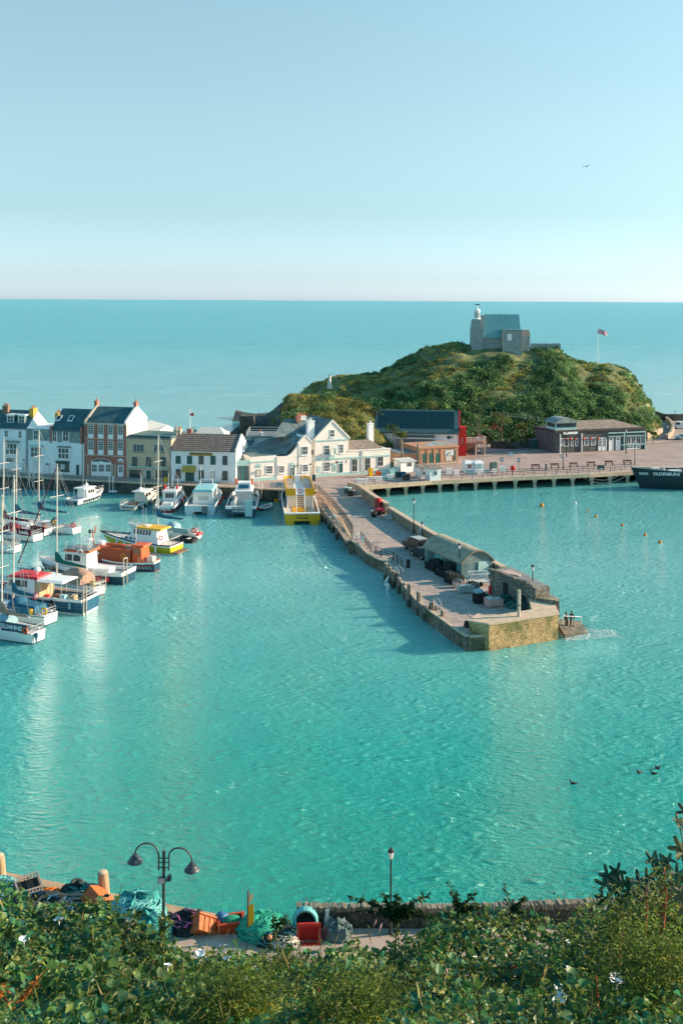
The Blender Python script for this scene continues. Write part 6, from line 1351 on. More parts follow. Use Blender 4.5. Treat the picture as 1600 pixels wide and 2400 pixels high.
b.add('flybridge', MB().taper(-L_*.02, L_*.14, -1.2, 1.2, 3.2, 4.3, .1, .3, .15), m_gel); b.add('flybridge_screen', MB().box(-L_*.03-.0, -L_*.02+.05, -.85, .85, 3.4, 4.0), m_cover)
for sd in (1, -1): b.add('navigation_buoy', MB().lathe([(.05, 0), (.2, .05), (.16, .9), (.05, 1.0)], (L_*.02, sd*1.35, 4.0), 8), m_orange); b.add('side_seat', MB().box(-L_*.3, -L_*.12, sd*1.7-.35, sd*1.7+.35, .9, 1.5), m_cover if sd == -1 else m_gel)
b.aerials(L_*.05, 4.2, (3.2, 3.0), 1.3); b.add('boarding_steps', MB().box(b.X(0)-.35, b.X(0)-.16, -1.9, -.7, .2, 2.9), m_paleteal)
mb = MB()
for sd in (1, -1): mb.tube([(b.X(t), sd*b.half(t), b.sheer(t)+.05) for t in np.linspace(0, 1, 10)], .1, 6)
b.add('gunwale', mb, m_gel); b.add('side_step', MB().box(-L_*.45, -L_*.1, 1.0, 1.3, .95, 2.4), m_alu)
text('DECISION II', .42, m_btxt, b.root, (b.X(0)-.16, .35, 1.63), (0, -1, 0), (0, 0, 1), bold=.01); text('ILFRACOMBE', .36, m_wtxt, b.root, (b.X(0)-.115, .3, 1.05), (0, -1, 0), (0, 0, 1), bold=.01)
for sd, t in ((1, .5), (1, .35), (-1, .2)): b.fender(t, m_fbuoy, sd, .26, ball=True, z=.8)
# pale blue catamaran with teal cover
m_paleb = mat('pale_blue_gelcoat', (.50, .62, .64), .4, .06, 1)
b = catamaran('pale blue catamaran with a teal fabric roof over its white cabin', (468, 1207), (493, 1166), 5.2, [m_gel, m_paleb, m_paleb], 1.5, 2.0); L_ = b.L
b.add('transom', MB().box(b.X(0)-.1, b.X(0)+.05, -2.5, 2.5, .55, 1.55), m_paleb); b.add('main_deck', MB().box(b.X(0)+.06, b.X(.9), -2.3, 2.3, .8, 1.0), m_bdeck); b.add('stern_box', MB().box(b.X(0)-.3, b.X(0)-.11, -1.3, -.4, .3, 1.5), m_greyd)
o = b.cabin(-L_*.22, L_*.26, 1.75, 1.0, 3.1, m_gel, .8, .05, .12, 'cabin'); b.frontwins(o, -L_*.22+.02, 1.0, 1.2, 2.4, 1, .02, face=-1, m=m_curt); b.sidewins(o, -L_*.15, L_*.18, 1.75, 2.0, 2.8, 4, 1.0, 2.1, .12)
b.add('fabric_roof', MB().taper(-L_*.26, L_*.2, -1.85, 1.85, 3.102, 3.5, .2, .6, .35), m_tealcov); mb = MB()
for sd in (1, -1): mb.tube([(b.X(t), sd*b.half(t), b.sheer(t)+.05) for t in np.linspace(0, 1, 10)], .1, 6)
b.add('gunwale', mb, m_gel); b.add('radar_arch', MB().tube([(L_*.1, -1.2, 3.2), (L_*.1, -1.0, 4.4), (L_*.1, 1.0, 4.4), (L_*.1, 1.2, 3.2)], .07, 6), m_gel); b.aerials(L_*.1, 3.6, (3.0, 2.6), 1.0)
for t in (.3, .5, .65): b.fender(t, m_fbuoy, -1, .25, ball=True, z=1.0)
for t in (.4,): b.fender(t, m_orange, -1, .25, ball=True, z=1.0)
# dinghies near the wall
b = Boat('rowing_dinghy', 'small white open dinghy moored by the quay wall left of the yellow catamaran', 'dinghy', (640, 1175), (610, 1168), 1.4); b.hull([m_gel]*3, fs=.5, fb=.7, sw=.8, rake=.3, deckz=.25, deckm=m_curt); b.add('thwart', MB().box(-.2, .1, -.55, .55, .38, .45), m_wood)
b = Boat('yellow_dinghy', 'small yellow open boat between the white dinghy and the yellow catamaran', 'dinghy', (654, 1177), (630, 1170), 1.3); b.hull([m_yel]*3, fs=.5, fb=.65, sw=.8, rake=.3, deckz=.25, deckm=m_oliv, railm=m_yel); b.add('thwart', MB().box(-.2, .1, -.5, .5, .38, .45), m_oliv)
b = Boat('inflatable_dinghy', 'dark teal inflatable tender with white tubes beside the navy catamaran', 'dinghy', (611, 1197), (633, 1189), 1.5); b.hull([m_dkteal]*3, fs=.45, fb=.6, sw=.9, rake=.3, deckm=m_dkteal, railm=m_gel, railr=.16); b.add('seat', MB().box(-.2, .2, -.55, .55, .4, .52), m_bdeck)
b = Boat('inflatable_dinghy', 'small pale inflatable seen end-on at the foot of the quay wall', 'dinghy', (267, 1157), (267, 1150), 1.7, L=2.6); b.hull([m_rubber]*3, fs=.4, fb=.55, sw=.95, rake=.2, deckm=m_greyd, railm=m_gel, railr=.22); b.add('seat', MB().box(-.2, .2, -.6, .6, .4, .5), m_bdeck)
# --- dark coastal ship
a = at(1500, 1144.5, 0); b = Boat('coastal_ship', 'dark navy coastal passenger ship, its lettered bow just entering from the right', 'ship', (a.x+38, a.y+4.5, 0), (a.x, a.y, 0), 7.0)
m_ship = mat('ship_navy', (.010, .032, .040), .5, .15, .6)
b.hull([m_ship, m_ship, m_ship], fs=2.8, fb=4.1, sw=.8, ent=2.6, rake=1.9, sag=.35, shp=1.8, deckz=.9, railm=mat('ship_rail', (.30, .33, .32), .6), railr=.07, n=21); L_ = b.L
t = .86; text('OLDENBURG', .8, m_wtxt, b.root, (b.X(.865), b.half(.865)+.13, 3.0), (-1, (b.half(.82)-b.half(.91))/(b.X(.91)-b.X(.82)), 0), (0, 0, 1), bold=.02, sx=1.05)
b.add('anchor_plate', MB().cbox((b.X(.955), b.half(.955)+.25, 3.0), (1.7, .06, .5), -.35), mat('ship_grey', (.35, .38, .36), .7, .3, 3)); b.add('white_mark', MB().cbox((b.X(.76), b.half(.76)+.05, 2.5), (1.9, .06, .25), -.04), m_gel)
o = b.add('foredeck_house', MB().taper(L_*.08, L_*.28, -2, 2, 2.2, 3.6, .1, .2, .1), m_ship); b.add('cargo_derrick', MB().tube([(L_*.33, .5, 2.6), (L_*.08, .5, 6.3)], .16, 6).tube([(L_*.33, -.6, 2.6), (L_*.08, -.4, 6.3)], .16, 6).tube([(L_*.14, 0, 2.6), (L_*.14, 0, 7.0)], .22, 8), m_ship)
b.add('windlass', MB().box(L_*.40, L_*.44, -.6, .6, 2.9, 3.9).ball((L_*.385, .5, 3.6), .35, 8, 6), m_curt); b.add('deck_locker', MB().box(L_*.30, L_*.36, .3, 1.6, 2.6, 3.6), m_gel); b.add('hatch_cover', MB().box(L_*.12, L_*.26, -1.6, 1.6, 3.61, 3.8), m_curt)
b.add('bridge', MB().taper(-L_*.3, -L_*.08, -2.6, 2.6, 2, 7.5, .3, .5, .2), m_gel)
mb = MB()
for i in range(8): mb.cbox((b.X(.80)-i*.3, .3*(i % 3), 3.2+.25*math.sin(i*2.2)), (.5, .6, .5+.2*(i % 2)), i)
b.add('deck_gear', mb, m_greyd)
# its two mooring ropes to the wharf
A = at(1344, 1103, ZQ+.4); Bq = Vector((a.x+.3, a.y-.3, 3.9)); 
for k, (sag, q0, q1) in enumerate(((2.2, A, atD(1474, 1109, 207)), (1.7, A+Vector((1.2, .2, 0)), atD(1462, 1107, 209)))):
    mb = MB(); mb.tube([q0.lerp(q1, t)-Vector((0, 0, sag*4*t*(1-t))) for t in np.linspace(0, 1, 17)], .05, 5)
    tag(mb.build('mooring_rope', mat('pale_rope', (.55, .47, .38), .9)), ['lower sagging mooring rope from the wharf to the dark ship', 'upper sagging mooring rope from the wharf to the dark ship'][k], 'rope', 'ship mooring ropes')
# --- mooring buoys
for px, py, r_, lab in ((1269, 1187, .40, 'largest orange mooring buoy, nearest the wharf'), (1396, 1212, .26, 'orange buoy left of three in the middle of the line'), (1378, 1197.5, .16, 'tiny faint orange float near the wharf end of the line'), (1458, 1232.5, .24, 'orange buoy standing third from the wharf'), (1511, 1255, .26, 'orange buoy second nearest the viewer at right'), (1546, 1273, .28, 'orange buoy nearest the viewer at right')):
    p = at(px, py, 0); t = thing('mooring_buoy', lab, 'buoy', (p.x, p.y, 0), 0, 'orange mooring buoys'); MB().ball((0, 0, r_*.5), r_, 10, 8).build('float', mat('buoy_orange', (.65, .22, .02), .5, .1), t, smooth=True); MB().ring((0, 0, r_*1.5), r_*.25, r_*.07, Matrix.Rotation(R(90), 4, 'X')).build('ring', m_black, t)
p = at(1348, 1181, 0); t = thing('mooring_buoy', 'small white float on the water below the wharf', 'buoy', (p.x, p.y, 0)); MB().ball((0, 0, .1), .22, 10, 8, (.2, .2, .3)).build('float', m_gel, t, smooth=True)
# ------------------------------------------------------------------ things on the pier, the wharf and the quay
m_lampw = mat('lamp_glass_white', (.78, .76, .72), .3, .05)
m_grey = mat('galvanised', (.38, .40, .40), .5, .15, 2)
def harbour_lamp(p, top, label, group='black harbour lamp posts with white lanterns', s=1.0):
    t = thing('street_lamp', label, 'street lamp', p, 0, group); h = top-p[2]
    MB().lathe([(.13*s, 0), (.12*s, .5), (.07*s, .6), (.055*s, h-.75*s)], n=8).build('post', m_black, t)
    MB().lathe([(.10*s, h-.75*s), (.19*s, h-.34*s), (.19*s, h-.30*s)], n=8).build('lantern', m_lampw, t)
    MB().lathe([(.24*s, h-.30*s), (.2*s, h-.2*s), (.08*s, h-.1*s), (.04*s, h)], n=8).build('lamp_cap', m_black, t)
    return t
for base, topy, lab in (((969, 1250), 1168, 'lamp post against the pier parapet, nearest the phone box'), ((989, 1268), 1222, 'short lamp post beside the dark car on the pier'), ((1075.5, 1352), 1272, 'lamp post at the near corner of the curved-roof shed'), ((1247.5, 1418), 1322, 'lamp post in front of the ruined stone store')):
    p = at(*base, 1.5); harbour_lamp(p, atD(base[0], topy, p.y).z, lab)
for (px, py, ty, lab) in ((727, 1147, 1085, 'lamp post at the head of the pier near the pub'), (1327, 1070, 1011, 'lamp post before the left half of the timber building'), (1467, 1064, 1004, 'lamp post before the teal end of the timber building'), (1487, 1089, 1029, 'lamp post on the wharf near the dark ship'), (1564, 1031, 995, 'lamp post with pale base beside the curving path'), (1320, 1100, 1062, 'lamp post on the wharf left of the mooring ropes'), (1581, 985, 961, 'lamp post behind the white van')):
    p = at(px, py, ZQ); harbour_lamp(p, atD(px, ty, p.y).z, lab)
for px, ty, py, lab in ((1498, 951, 1000, 'bare timber pole behind the timber building'), (1488, 973, 1000, 'short pole with a white box behind the timber building')):
    p = at(px, 1010, ZQ); tp = atD(px, ty, p.y); t = thing('utility_pole', lab, 'pole', (p.x, p.y, ZQ)); MB().tube([(0, 0, 0), (0, 0, tp.z-ZQ)], .13, 6, .09).build('pole', m_pile, t)
    if px < 1490: MB().box(-.4, .4, -.15, .15, tp.z-ZQ, tp.z-ZQ+.3).build('lamp_box', m_gel, t)

def railing(name, label, pts, h=1.05, rails=(.4, .72, 1.05), every=1.5, r=.04, post=.055, m=None, z=None, endloop=False):
    """pts in the world; each post a part, the rails one part"""
    m = m or m_black; a = Vector(pts[0]); t = thing(name, label, 'railing', a); P = [Vector(p)-a for p in pts]
    mb = MB()
    for f in rails: mb.tube([p+Vector((0, 0, f)) for p in P], r, 5)
    mb.build('rail', m, t)
    for p, q in zip(P[:-1], P[1:]):
        n = max(1, round((q-p).length/every))
        for i in range(n+(1 if q == P[-1] else 0)):
            c = p.lerp(q, i/n); MB().tube([c, c+Vector((0, 0, h+.08))], post, 6, post*.8).build('post', m, t)
    return t
V3 = lambda p, dx=0, dy=0: Vector((p[0]+dx, p[1]+dy, zp(p)))
railing('pier_railing', 'long black railing between the pier deck and the plank walkway', [V3(PLw[0], .3), V3(PLw[1], .1), V3(PLw[2], .1), V3(PLw[3], .1), V3(PLw[4], .0, .8)], every=1.75, r=.05, post=.085)
railing('pier_railing', 'black railing curving along the stone edge below the steps', [Vector((*gp(846, 1264), 1.5)), Vector((*gp(868, 1293), 1.5)), Vector((*gp(893, 1305), 1.5)), Vector((*gp(921, 1314), 1.5)), Vector((*gp(941, 1328), 1.5))], every=1.9, r=.045, post=.08)
railing('pier_railing', 'short pair of pale rails at the top of the water steps', [Vector((*gp(834, 1272), 1.5)), Vector((*gp(841, 1262), 1.5))], every=1.5, m=m_grey)
WQ3 = [Vector((x, y+.15, ZQ+.05)) for x, y in WQ]
railing('wharf_railing', 'long dark railing along the wharf edge above the piles', [WQ3[0]]+WQ3[1:5], every=2.2, r=.035, post=.055)
back = [Vector((x-.5, y+3.2, ZQ+.02)) for x, y in WQ]
railing('wharf_railing', 'second dark railing set back across the wharf, by the benches', [back[1].lerp(back[2], .75), back[2], back[3], back[4]], every=2.6, r=.035, post=.05, rails=(.5, .95))
# fender piles on the harbour side of the pier
spots = [(757, 1194, 1.3), (763, 1203, 1.2), (771, 1212, 1.3), (779, 1221, 1.2), (790, 1237, 1.2), (903, 1321, 1.7), (914, 1331, 1.6), (922, 1339, 1.5), (936, 1356, 1.2), (958, 1370, 2.0), (980, 1388, 2.0), (1013, 1413, 1.7), (1036, 1432, 1.5), (948, 1367, 1.2), (997, 1420, 1.1)]
labs = ['timber fender pile nearest the yellow catamaran', 'second timber fender pile along from the yellow catamaran', 'third timber fender pile, middle of the five by the plank walkway', 'fourth timber fender pile by the plank walkway', 'timber fender pile at the foot of the plank walkway', 'tall grey pile at the left of the pile cluster below the curved railing', 'middle pile of the cluster with hanging white fenders', 'right-hand pile of the cluster below the curved railing', 'short pile beside the bent white ladder rail', 'tall pale-topped pile left of the three sunlit deck stripes', 'tall pale-topped pile beside the sunlit deck stripes', 'pile beside the grey ladder hoops on the lower pier', 'low pile just beyond the grey ladder hoops', 'short dark pile where the pier edge turns', 'short dark pile between the tall piles and the ladder']
for (px, py, h), lab in zip(spots, labs):
    p = at(px, py, .6+h); t = thing('fender_pile', lab, 'pile', (p.x, p.y, 0), rnd(0, 3), 'fender piles along the pier')
    rr = rnd(.24, .33); hh = p.z
    MB().tube([(0, 0, -1.5), (.03, 0, .9)], rr*1.03, 8).build('wet_foot', m_pilewet, t); MB().tube([(.03, 0, .9), (.05, .02, hh)], rr, 8, rr*.92).build('timber', m_pile, t)
    MB().lathe([(rr*.98, hh), (rr*.8, hh+.08), (.02, hh+.12)], (.05, .02, 0), 8).build('cap', m_conc, t)
for px, py, lab in ((947, 1400, 'white ladder pole standing in the water, farthest of five'), (974, 1428, 'second white ladder pole along the lower pier wall'), (995, 1442, 'third white ladder pole along the lower pier wall'), (1006, 1455, 'fourth white ladder pole along the lower pier wall'), (1032, 1472, 'white ladder pole nearest the pier end')):
    p = at(px, py, 0); t = thing('wall_ladder', lab, 'ladder', (p.x-.1, p.y, 0), R(-40), 'white ladders on the pier wall'); mb = MB()
    for x in (-.2, .2): mb.tube([(x, 0, -.6), (x, 0, 1.5), (x, .25, 1.7)], .05, 5)
    for i in range(7): mb.tube([(-.2, 0, -.4+.3*i), (.2, 0, -.4+.3*i)], .03, 4)
    mb.build('ladder_frame', m_grey, t)
for (px, py, lab) in ((1020, 1428, 'grey tubular ladder hoops at the lower pier edge'), (932, 1349, 'bent white ladder hoops by the pile cluster')):
    p = at(px, py, 1.5); t = thing('ladder_hoop', lab, 'handrail', (p.x, p.y, 1.5), R(-50)); mb = MB()
    for y in (-.35, .35): mb.tube([(-.5, y, -.3), (-.5, y, .9), (-.1, y, 1.15), (.5, y, .8), (.7, y, 0)], .05, 6)
    mb.build('hoop', m_grey, t); MB().box(-.2, .2, -.25, .25, 0, .35).build('footing', m_parapet, t)
for i, (px, py, r_) in enumerate(((908, 1358, R(60)), (906, 1371, R(5)), (909, 1379, R(80)))):
    p = at(px, py, .7-.25*i); t = thing('boat_fender', ['upper white fender hanging on the pile cluster', 'small middle white fender hanging on the pile cluster', 'lowest white fender hanging on the pile cluster'][i], 'fender', p, 0, 'white fenders on the piles'); mb = MB(); d = Vector((math.cos(r_), 0, math.sin(r_)))*(.45 if i != 1 else .3)
    mb.tube([-d, -d*.8, d*.8, d], .2, 8).build('body', m_gel, t, smooth=True)
# phone box and planters
p = at(886, 1203, 1.5); t = thing('phone_box', 'red telephone box standing on the pier beside flower tubs', 'phone box', p, R(-20)); MB().box(-.48, .48, -.48, .48, 0, .16).build('base', m_red, t)
mb = MB()
for x in (-.44, .36):
    for y in (-.44, .36): mb.box(x, x+.08, y, y+.08, .16, 2.0)
for z in (.16, 1.86): mb.box(-.359, .359, -.44, -.36, z, z+.14); mb.box(-.359, .359, .36, .44, z, z+.14); mb.box(-.44, -.36, -.359, .359, z, z+.14); mb.box(.36, .44, -.359, .359, z, z+.14)
for i in range(1, 7):
    z = .3+1.56*i/7; mb.box(-.359, .359, -.42, -.38, z, z+.03); mb.box(.38, .42, -.359, .359, z, z+.03); mb.box(-.42, -.38, -.359, .359, z, z+.03)
o = mb.build('frame', m_red, t); MB().box(-.35, .35, -.35, .35, .3, 1.86).build('glazing', mat('phone_glass', (.25, .08, .07), .3), o)
MB().taper(-.48, .48, -.48, .48, 2.0, 2.28, .04, .04, .04).build('sign_band', m_red, t); MB().lathe([(.6, 2.28), (.52, 2.38), (.3, 2.46), (.02, 2.5)], n=12).build('dome', m_red, t, smooth=True)
m_pink = mat('pink_petals', (.62, .06, .14), .6, .3, 6); m_dkleaf = leafmat('dark_plant_leaves', [(.02, .045, .02), (.05, .09, .03), (.03, .06, .03)])
def planter(px, py, lab, flower, n=60, r=.55):
    p = at(px, py, 1.5); t = thing('flower_tub', lab, 'planter', p, 0, 'flower tubs by the phone box'); MB().lathe([(.3, 0), (.5, .55), (.52, .6), (.42, .6)], n=10).build('tub', m_black, t)
    P = RNG.normal(size=(140, 3)); P /= np.linalg.norm(P, axis=1)[:, None]; P[:, 2] = np.abs(P[:, 2])*.7; P = P*r*RNG.uniform(.6, 1, (140, 1))+np.array([0, 0, .6]); V_, F_ = leaf_arrays(P, RNG.uniform(.15, .28, 140), RNG); mesh_np('foliage', V_, F_, m_dkleaf, t)
    P = RNG.normal(size=(n, 3)); P /= np.linalg.norm(P, axis=1)[:, None]; P[:, 2] = np.abs(P[:, 2]); P = P*r*1.05+np.array([0, 0, .65]); V_, F_ = leaf_arrays(P, RNG.uniform(.12, .2, n), RNG, aspect=1); mesh_np('flowers', V_, F_, flower, t)
planter(889, 1209, 'flower tub of pink blooms right against the phone box', m_pink, 120, .6); planter(876, 1213, 'dark planted tub with white flowers at the kerb', m_white, 25, .6)
planter(900, 1206, 'flower tub full of pink blooms just right of the phone box', m_pink, 60, .5); planter(908, 1204, 'rightmost flower tub with red-pink blooms beside the parapet', m_pink, 90, .55)
p = at(913, 1217, 1.5); t = thing('picnic_table', 'weathered picnic table beside the parapet and flower tubs', 'table', p, R(70)); MB().box(-.8, .8, -.35, .35, .7, .76).build('table_top', m_grey, t)
for y in (-.7, .7): MB().box(-.8, .8, y-.13, y+.13, .42, .47).build('seat', m_grey, t)
MB().box(-.6, -.52, -.7, .7, .0, .69).box(.52, .6, -.7, .7, 0, .69).build('leg', m_grey, t)
# pale lump of ropes on the plank walkway and signs on the rail
p = at(783, 1213, 1.5); t = thing('rope_heap', 'pale coil of rope on the plank walkway', 'rope', p); mb = MB()
for i in range(4): mb.ring((0, 0, .08+.1*i), .42-.06*i, .07)
mb.build('coil', m_curt, t)
for px, py, lab in ((768, 1183, 'pinkish notice on the long pier railing'), (849, 1263, 'pale notice on the curved pier railing')):
    p = at(px, py, 2.2); t = thing('notice_sign', lab, 'sign', p, R(-70)); MB().box(-.4, .4, -.02, .02, -.4, .4).build('panel', m_poster if px > 800 else mat('pink_notice', (.6, .3, .25), .6), t)
# bins and bollards
def litter_bin(px, py, z, lab, m, h=1.0): p = at(px, py, z); t = thing('litter_bin', lab, 'bin', p); MB().lathe([(.24, 0), (.28, h*.9), (.3, h*.9), (.3, h)], n=10).build('body', m, t); MB().lathe([(.31, h+.002), (.26, h+.1), (.02, h+.14)], n=10).build('lid', m_black, t)
litter_bin(956, 1331, 1.5, 'black litter bin alone on the pier left of the shed', m_black); litter_bin(1280, 1101, ZQ, 'dark litter bin with pale base on the wharf', m_greyd)
for px, py, lab in ((1093, 1470, 'black mooring bollard wrapped in rope near the pier end'), (1010, 1428, 'black mooring bollard beside the ladder hoops')):
    p = at(px, py, 1.5); t = thing('mooring_bollard', lab, 'bollard', p); MB().lathe([(.25, 0), (.2, .1), (.17, .4), (.28, .5), (.26, .62), (.02, .68)], n=10).build('post', m_black, t); MB().ring((0, 0, .2), .26, .07).ring((0, 0, .32), .25, .06).ring((.5, .1, .06), .4, .06).build('rope', mat('dark_rope', (.06, .045, .035), .9), t)
p = at(1090, 1146, ZQ)
# curved roof shed
A = at(1080.6, 1357, 1.5); Bq = at(993.6, 1315.5, 1.5); d = Vector((Bq.x-A.x, Bq.y-A.y, 0)); Ls = d.length; d.normalize()
t = thing('harbour_shed', 'long shed with a curved corrugated roof against the pier parapet', 'shed', (A.x, A.y, 1.5), math.atan2(d.y, d.x)); W = 4.5; eh = 1.85; ar = 1.5
m_shed = brickmat('shed_boards', (.10, .20, .20), (.13, .24, .23), (.06, .12, .12), .35, 6, axis='wall', msize=.03, bump=.5); m_shroof = mat('corrugated_roof', (.30, .28, .21), .75, .3, 1.2)
MB().box(0.05, Ls-.05, -W, -.05, 0, eh).build('wall', m_shed, t)
N = 24; prof = [(-W-.15+(W+.3)*i/N, eh+.02+ar*math.sin(math.pi*i/N)**.85) for i in range(N+1)]; nr = 56; rings = []
for k in range(nr+1):
    x = -.25+(Ls+.5)*k/nr; bump_ = .07 if k % 2 else 0; rings.append([(x, y, z+bump_) for y, z in prof])
mb = MB(); mb.loft(rings, caps=False, closed=False); mb.loft([[(q[0], q[1], q[2]-.12) for q in r_] for r_ in rings], caps=False, closed=False); mb.build('roof', m_shroof, t)
gp_ = [(y, z-.1) for y, z in prof]; mb = MB(); mb.extx(gp_+[(-.1, eh), (-W, eh)][:0], .02, .1); mb.build('gable', brickmat('gable_slats', (.17, .25, .24), (.22, .30, .28), (.05, .09, .09), .3, 6, axis='YZ', msize=.05), t)
mb = MB(); mb.loft([[(-.27, y, z-.13), (-.27, y, z+.06), (-.1, y, z+.06), (-.1, y, z-.13)] for y, z in prof]); mb.build('bargeboard', m_pile, t)
mb = MB(); mb.extx(gp_, Ls-.1, Ls-.02); mb.build('gable', m_shed, t)
for i, (x0, x1) in enumerate(((.5, 2.2), (2.6, 4.2), (5.0, 6.6), (7.1, 8.8))): MB().box(x0, x1, -.049, .0, .05, 1.65).build('door', m_dkteal if i % 2 else m_teal, t)
MB().box(-.06, .02, -3.9, -2.4, 0, 1.9).build('door', m_paleteal, t)
# ruined stone store
Q = [(17.6, 126.4), (21.6, 118.9), (23.4, 119.9), (20.4, 128.0)]
m_ruin = stonemat('ruin_stone', (.13, .14, .12), (.25, .22, .17), (.06, .07, .06), 1.3)
mb = MB(); mb.prism(Q, 1.4, lambda p: 4.3-.0*(p[0]-17) if p[1] > 124 else 4.1); o = mb.build('stone_store', m_ruin); tag(o, 'ruined stone store with a broken flat roof beside the pier parapet', 'building')
c = Vector((20.7, 123.3)); mb = MB(); q2 = [tuple(c+(Vector(q)-c)*.93) for q in Q]; mb.prism(q2, 4.0, lambda p: 4.34 if p[1] > 124 else 4.14); mb.build('roof', mat('flat_roof', (.20, .21, .20), .9, .35, 1.2), o)
mb = MB(); mb.prism([(18.6, 126.0), (19.4, 124.4), (20.6, 123.5), (20.9, 124.4), (19.9, 126.2)], 4.2, lambda p: 4.37); mb.build('roof_slab', mat('pinkish_screed', (.45, .33, .28), .9, .25, 2), o)
dd = Vector((4, -7.5)).normalized(); nn = Vector((dd.y, -dd.x))
for s_, w_, h_ in ((2.6, .9, 2.0), (6.1, .7, 1.4)):
    a = Vector(Q[0])+dd*s_; b_ = a+dd*w_; mb = MB(); e = nn*.04; i_ = nn*-.5; P = [a+e, b_+e, b_+i_, a+i_]; mb.prism([tuple(v) for v in P], 1.5, 1.5+h_); mb.build('opening', m_dk, o)
mb = MB()
for i in range(8):
    s_ = i*1.05+.2; a = Vector(Q[0])+dd*s_; mb.cbox((a.x-nn.x*.2, a.y-nn.y*.2, 4.25+rnd(-.05, .15)), (.9, .5, .4), math.atan2(dd.y, dd.x))
mb.build('broken_coping', m_ruin, o)
mb = MB(); mb.prism([(21.7, 118.7), (23.9, 117.2), (24.1, 118.3), (23.5, 119.85)], 1.4, 3.2); tag(mb.build('stone_stub', m_parapet), 'sunlit stub of stone wall at the seaward corner of the stone store', 'wall')
# tide post
p = at(1215, 1508, 0); tp = atD(1215, 1383, p.y); t = thing('tide_post', 'tall pale timber post standing in the water before the end wall', 'post', (p.x, p.y, 0)); MB().tube([(0, 0, -1.5), (0, 0, tp.z)], .2, 8, .17).build('timber', m_stonetrim, t); MB().box(-.25, .25, -.23, .25, 2.3, 2.42).box(-.22, .22, -.2, .22, tp.z-1.6, tp.z-1.5).build('iron_band', m_greyd, t)
# people by the slipway: one skinned body each
m_skin = mat('skin_tone', (.45, .26, .17), .6, .1); m_cloth = mat('dark_clothes', (.045, .03, .03), .9, .2, 4)
def person(p, rz, label, lean):
    t = thing('person', label, 'person', p, rz, 'people on the slipway'); me = bpy.data.meshes.new('body')
    J = [(0, 0, .9), (0, lean*.3, 1.2), (0, lean*.5, 1.45), (0, lean*.55, 1.56), (0, lean*.6, 1.72), (-.1, 0, .85), (-.12, .05, .45), (-.13, 0, .05), (-.13, .14, .03), (.1, 0, .85), (.13, .08, .45), (.14, .02, .05), (.14, .16, .03), (-.2, lean*.5, 1.42), (-.27, lean*.4+.05, 1.15), (-.25, lean*.4+.2, .95), (.2, lean*.5, 1.42), (.28, lean*.4, 1.15), (.27, lean*.4+.15, .92)]
    E = [(0, 1), (1, 2), (2, 3), (3, 4), (0, 5), (5, 6), (6, 7), (7, 8), (0, 9), (9, 10), (10, 11), (11, 12), (2, 13), (13, 14), (14, 15), (2, 16), (16, 17), (17, 18)]
    Rr = [.16, .15, .16, .06, .11, .1, .07, .05, .04, .1, .07, .05, .04, .07, .05, .04, .07, .05, .04]
    me.from_pydata(J, E, []); o = bpy.data.objects.new('body', me); COL.objects.link(o); o.parent = t
    sk = o.modifiers.new('skin', 'SKIN'); ss = o.modifiers.new('sub', 'SUBSURF'); ss.levels = 1; ss.render_levels = 1
    for v, r_ in zip(me.skin_vertices[0].data, Rr): v.radius = (r_, r_)
    me.skin_vertices[0].data[0].use_root = True; me.materials.append(m_cloth)
    dg = bpy.context.evaluated_depsgraph_get(); m2 = bpy.data.meshes.new_from_object(o.evaluated_get(dg)); o.modifiers.clear(); o.data = m2; m2.materials.clear(); m2.materials.append(m_cloth)
    MB().ball((0, lean*.6, 1.74), .115, 8, 6, (.1, .11, .13)).build('face', m_skin, o); MB().ball((0, lean*.6-.03, 1.79), .12, 8, 5, (.115, .115, .1)).build('hair', m_black, o)
for px, py, rz, lean, lab in ((1328, 1476, .6, .25, 'person in dark clothes at the slipway edge, nearer the end wall'), (1339, 1473, -.4, .1, 'person in dark clothes on the slipway, farther from the end wall')):
    p = at(px, py, .0); person((p.x, p.y, .05), rz, lab, lean)
railing('pier_railing', 'thin white handrail leading down the slipway', [Vector((24.2, 116.6, .9)), Vector((26.5, 118, .4))], every=1.2, m=m_white, rails=(.9,), r=.03, post=.03, h=.9)
# foam at the slipway and the rocks
m_foam = mat('sea_foam', (.75, .8, .8), .8, .1, 3)
V_, F_ = [], []
P = []
while len(P) < 1500:
    a = rnd(0, 1)**1.6; P.append((24.0+6*a+rnd(-.3, .3), 114.0+rnd(-.4, 4.5)*(1-.5*a)+a*1.2, .03))
V_, F_ = leaf_arrays(np.array(P), RNG.uniform(.05, .2, 1500), RNG, up=8, aspect=.6, fold=0); V_[:, 2] = .03+.03*RNG.random(len(V_))
o = mesh_np('wave_foam', V_, F_, m_foam); struct(o, 'white foam of a small wave breaking on the slipway', 'stuff'); o['category'] = 'foam'
P = []
while len(P) < 420: P.append((rnd(-30, -16), rnd(225, 231)+rnd(-1, 1), .03))
V_, F_ = leaf_arrays(np.array(P), RNG.uniform(.2, .9, 420), RNG, up=8, aspect=.5, fold=0); V_[:, 2] = .04
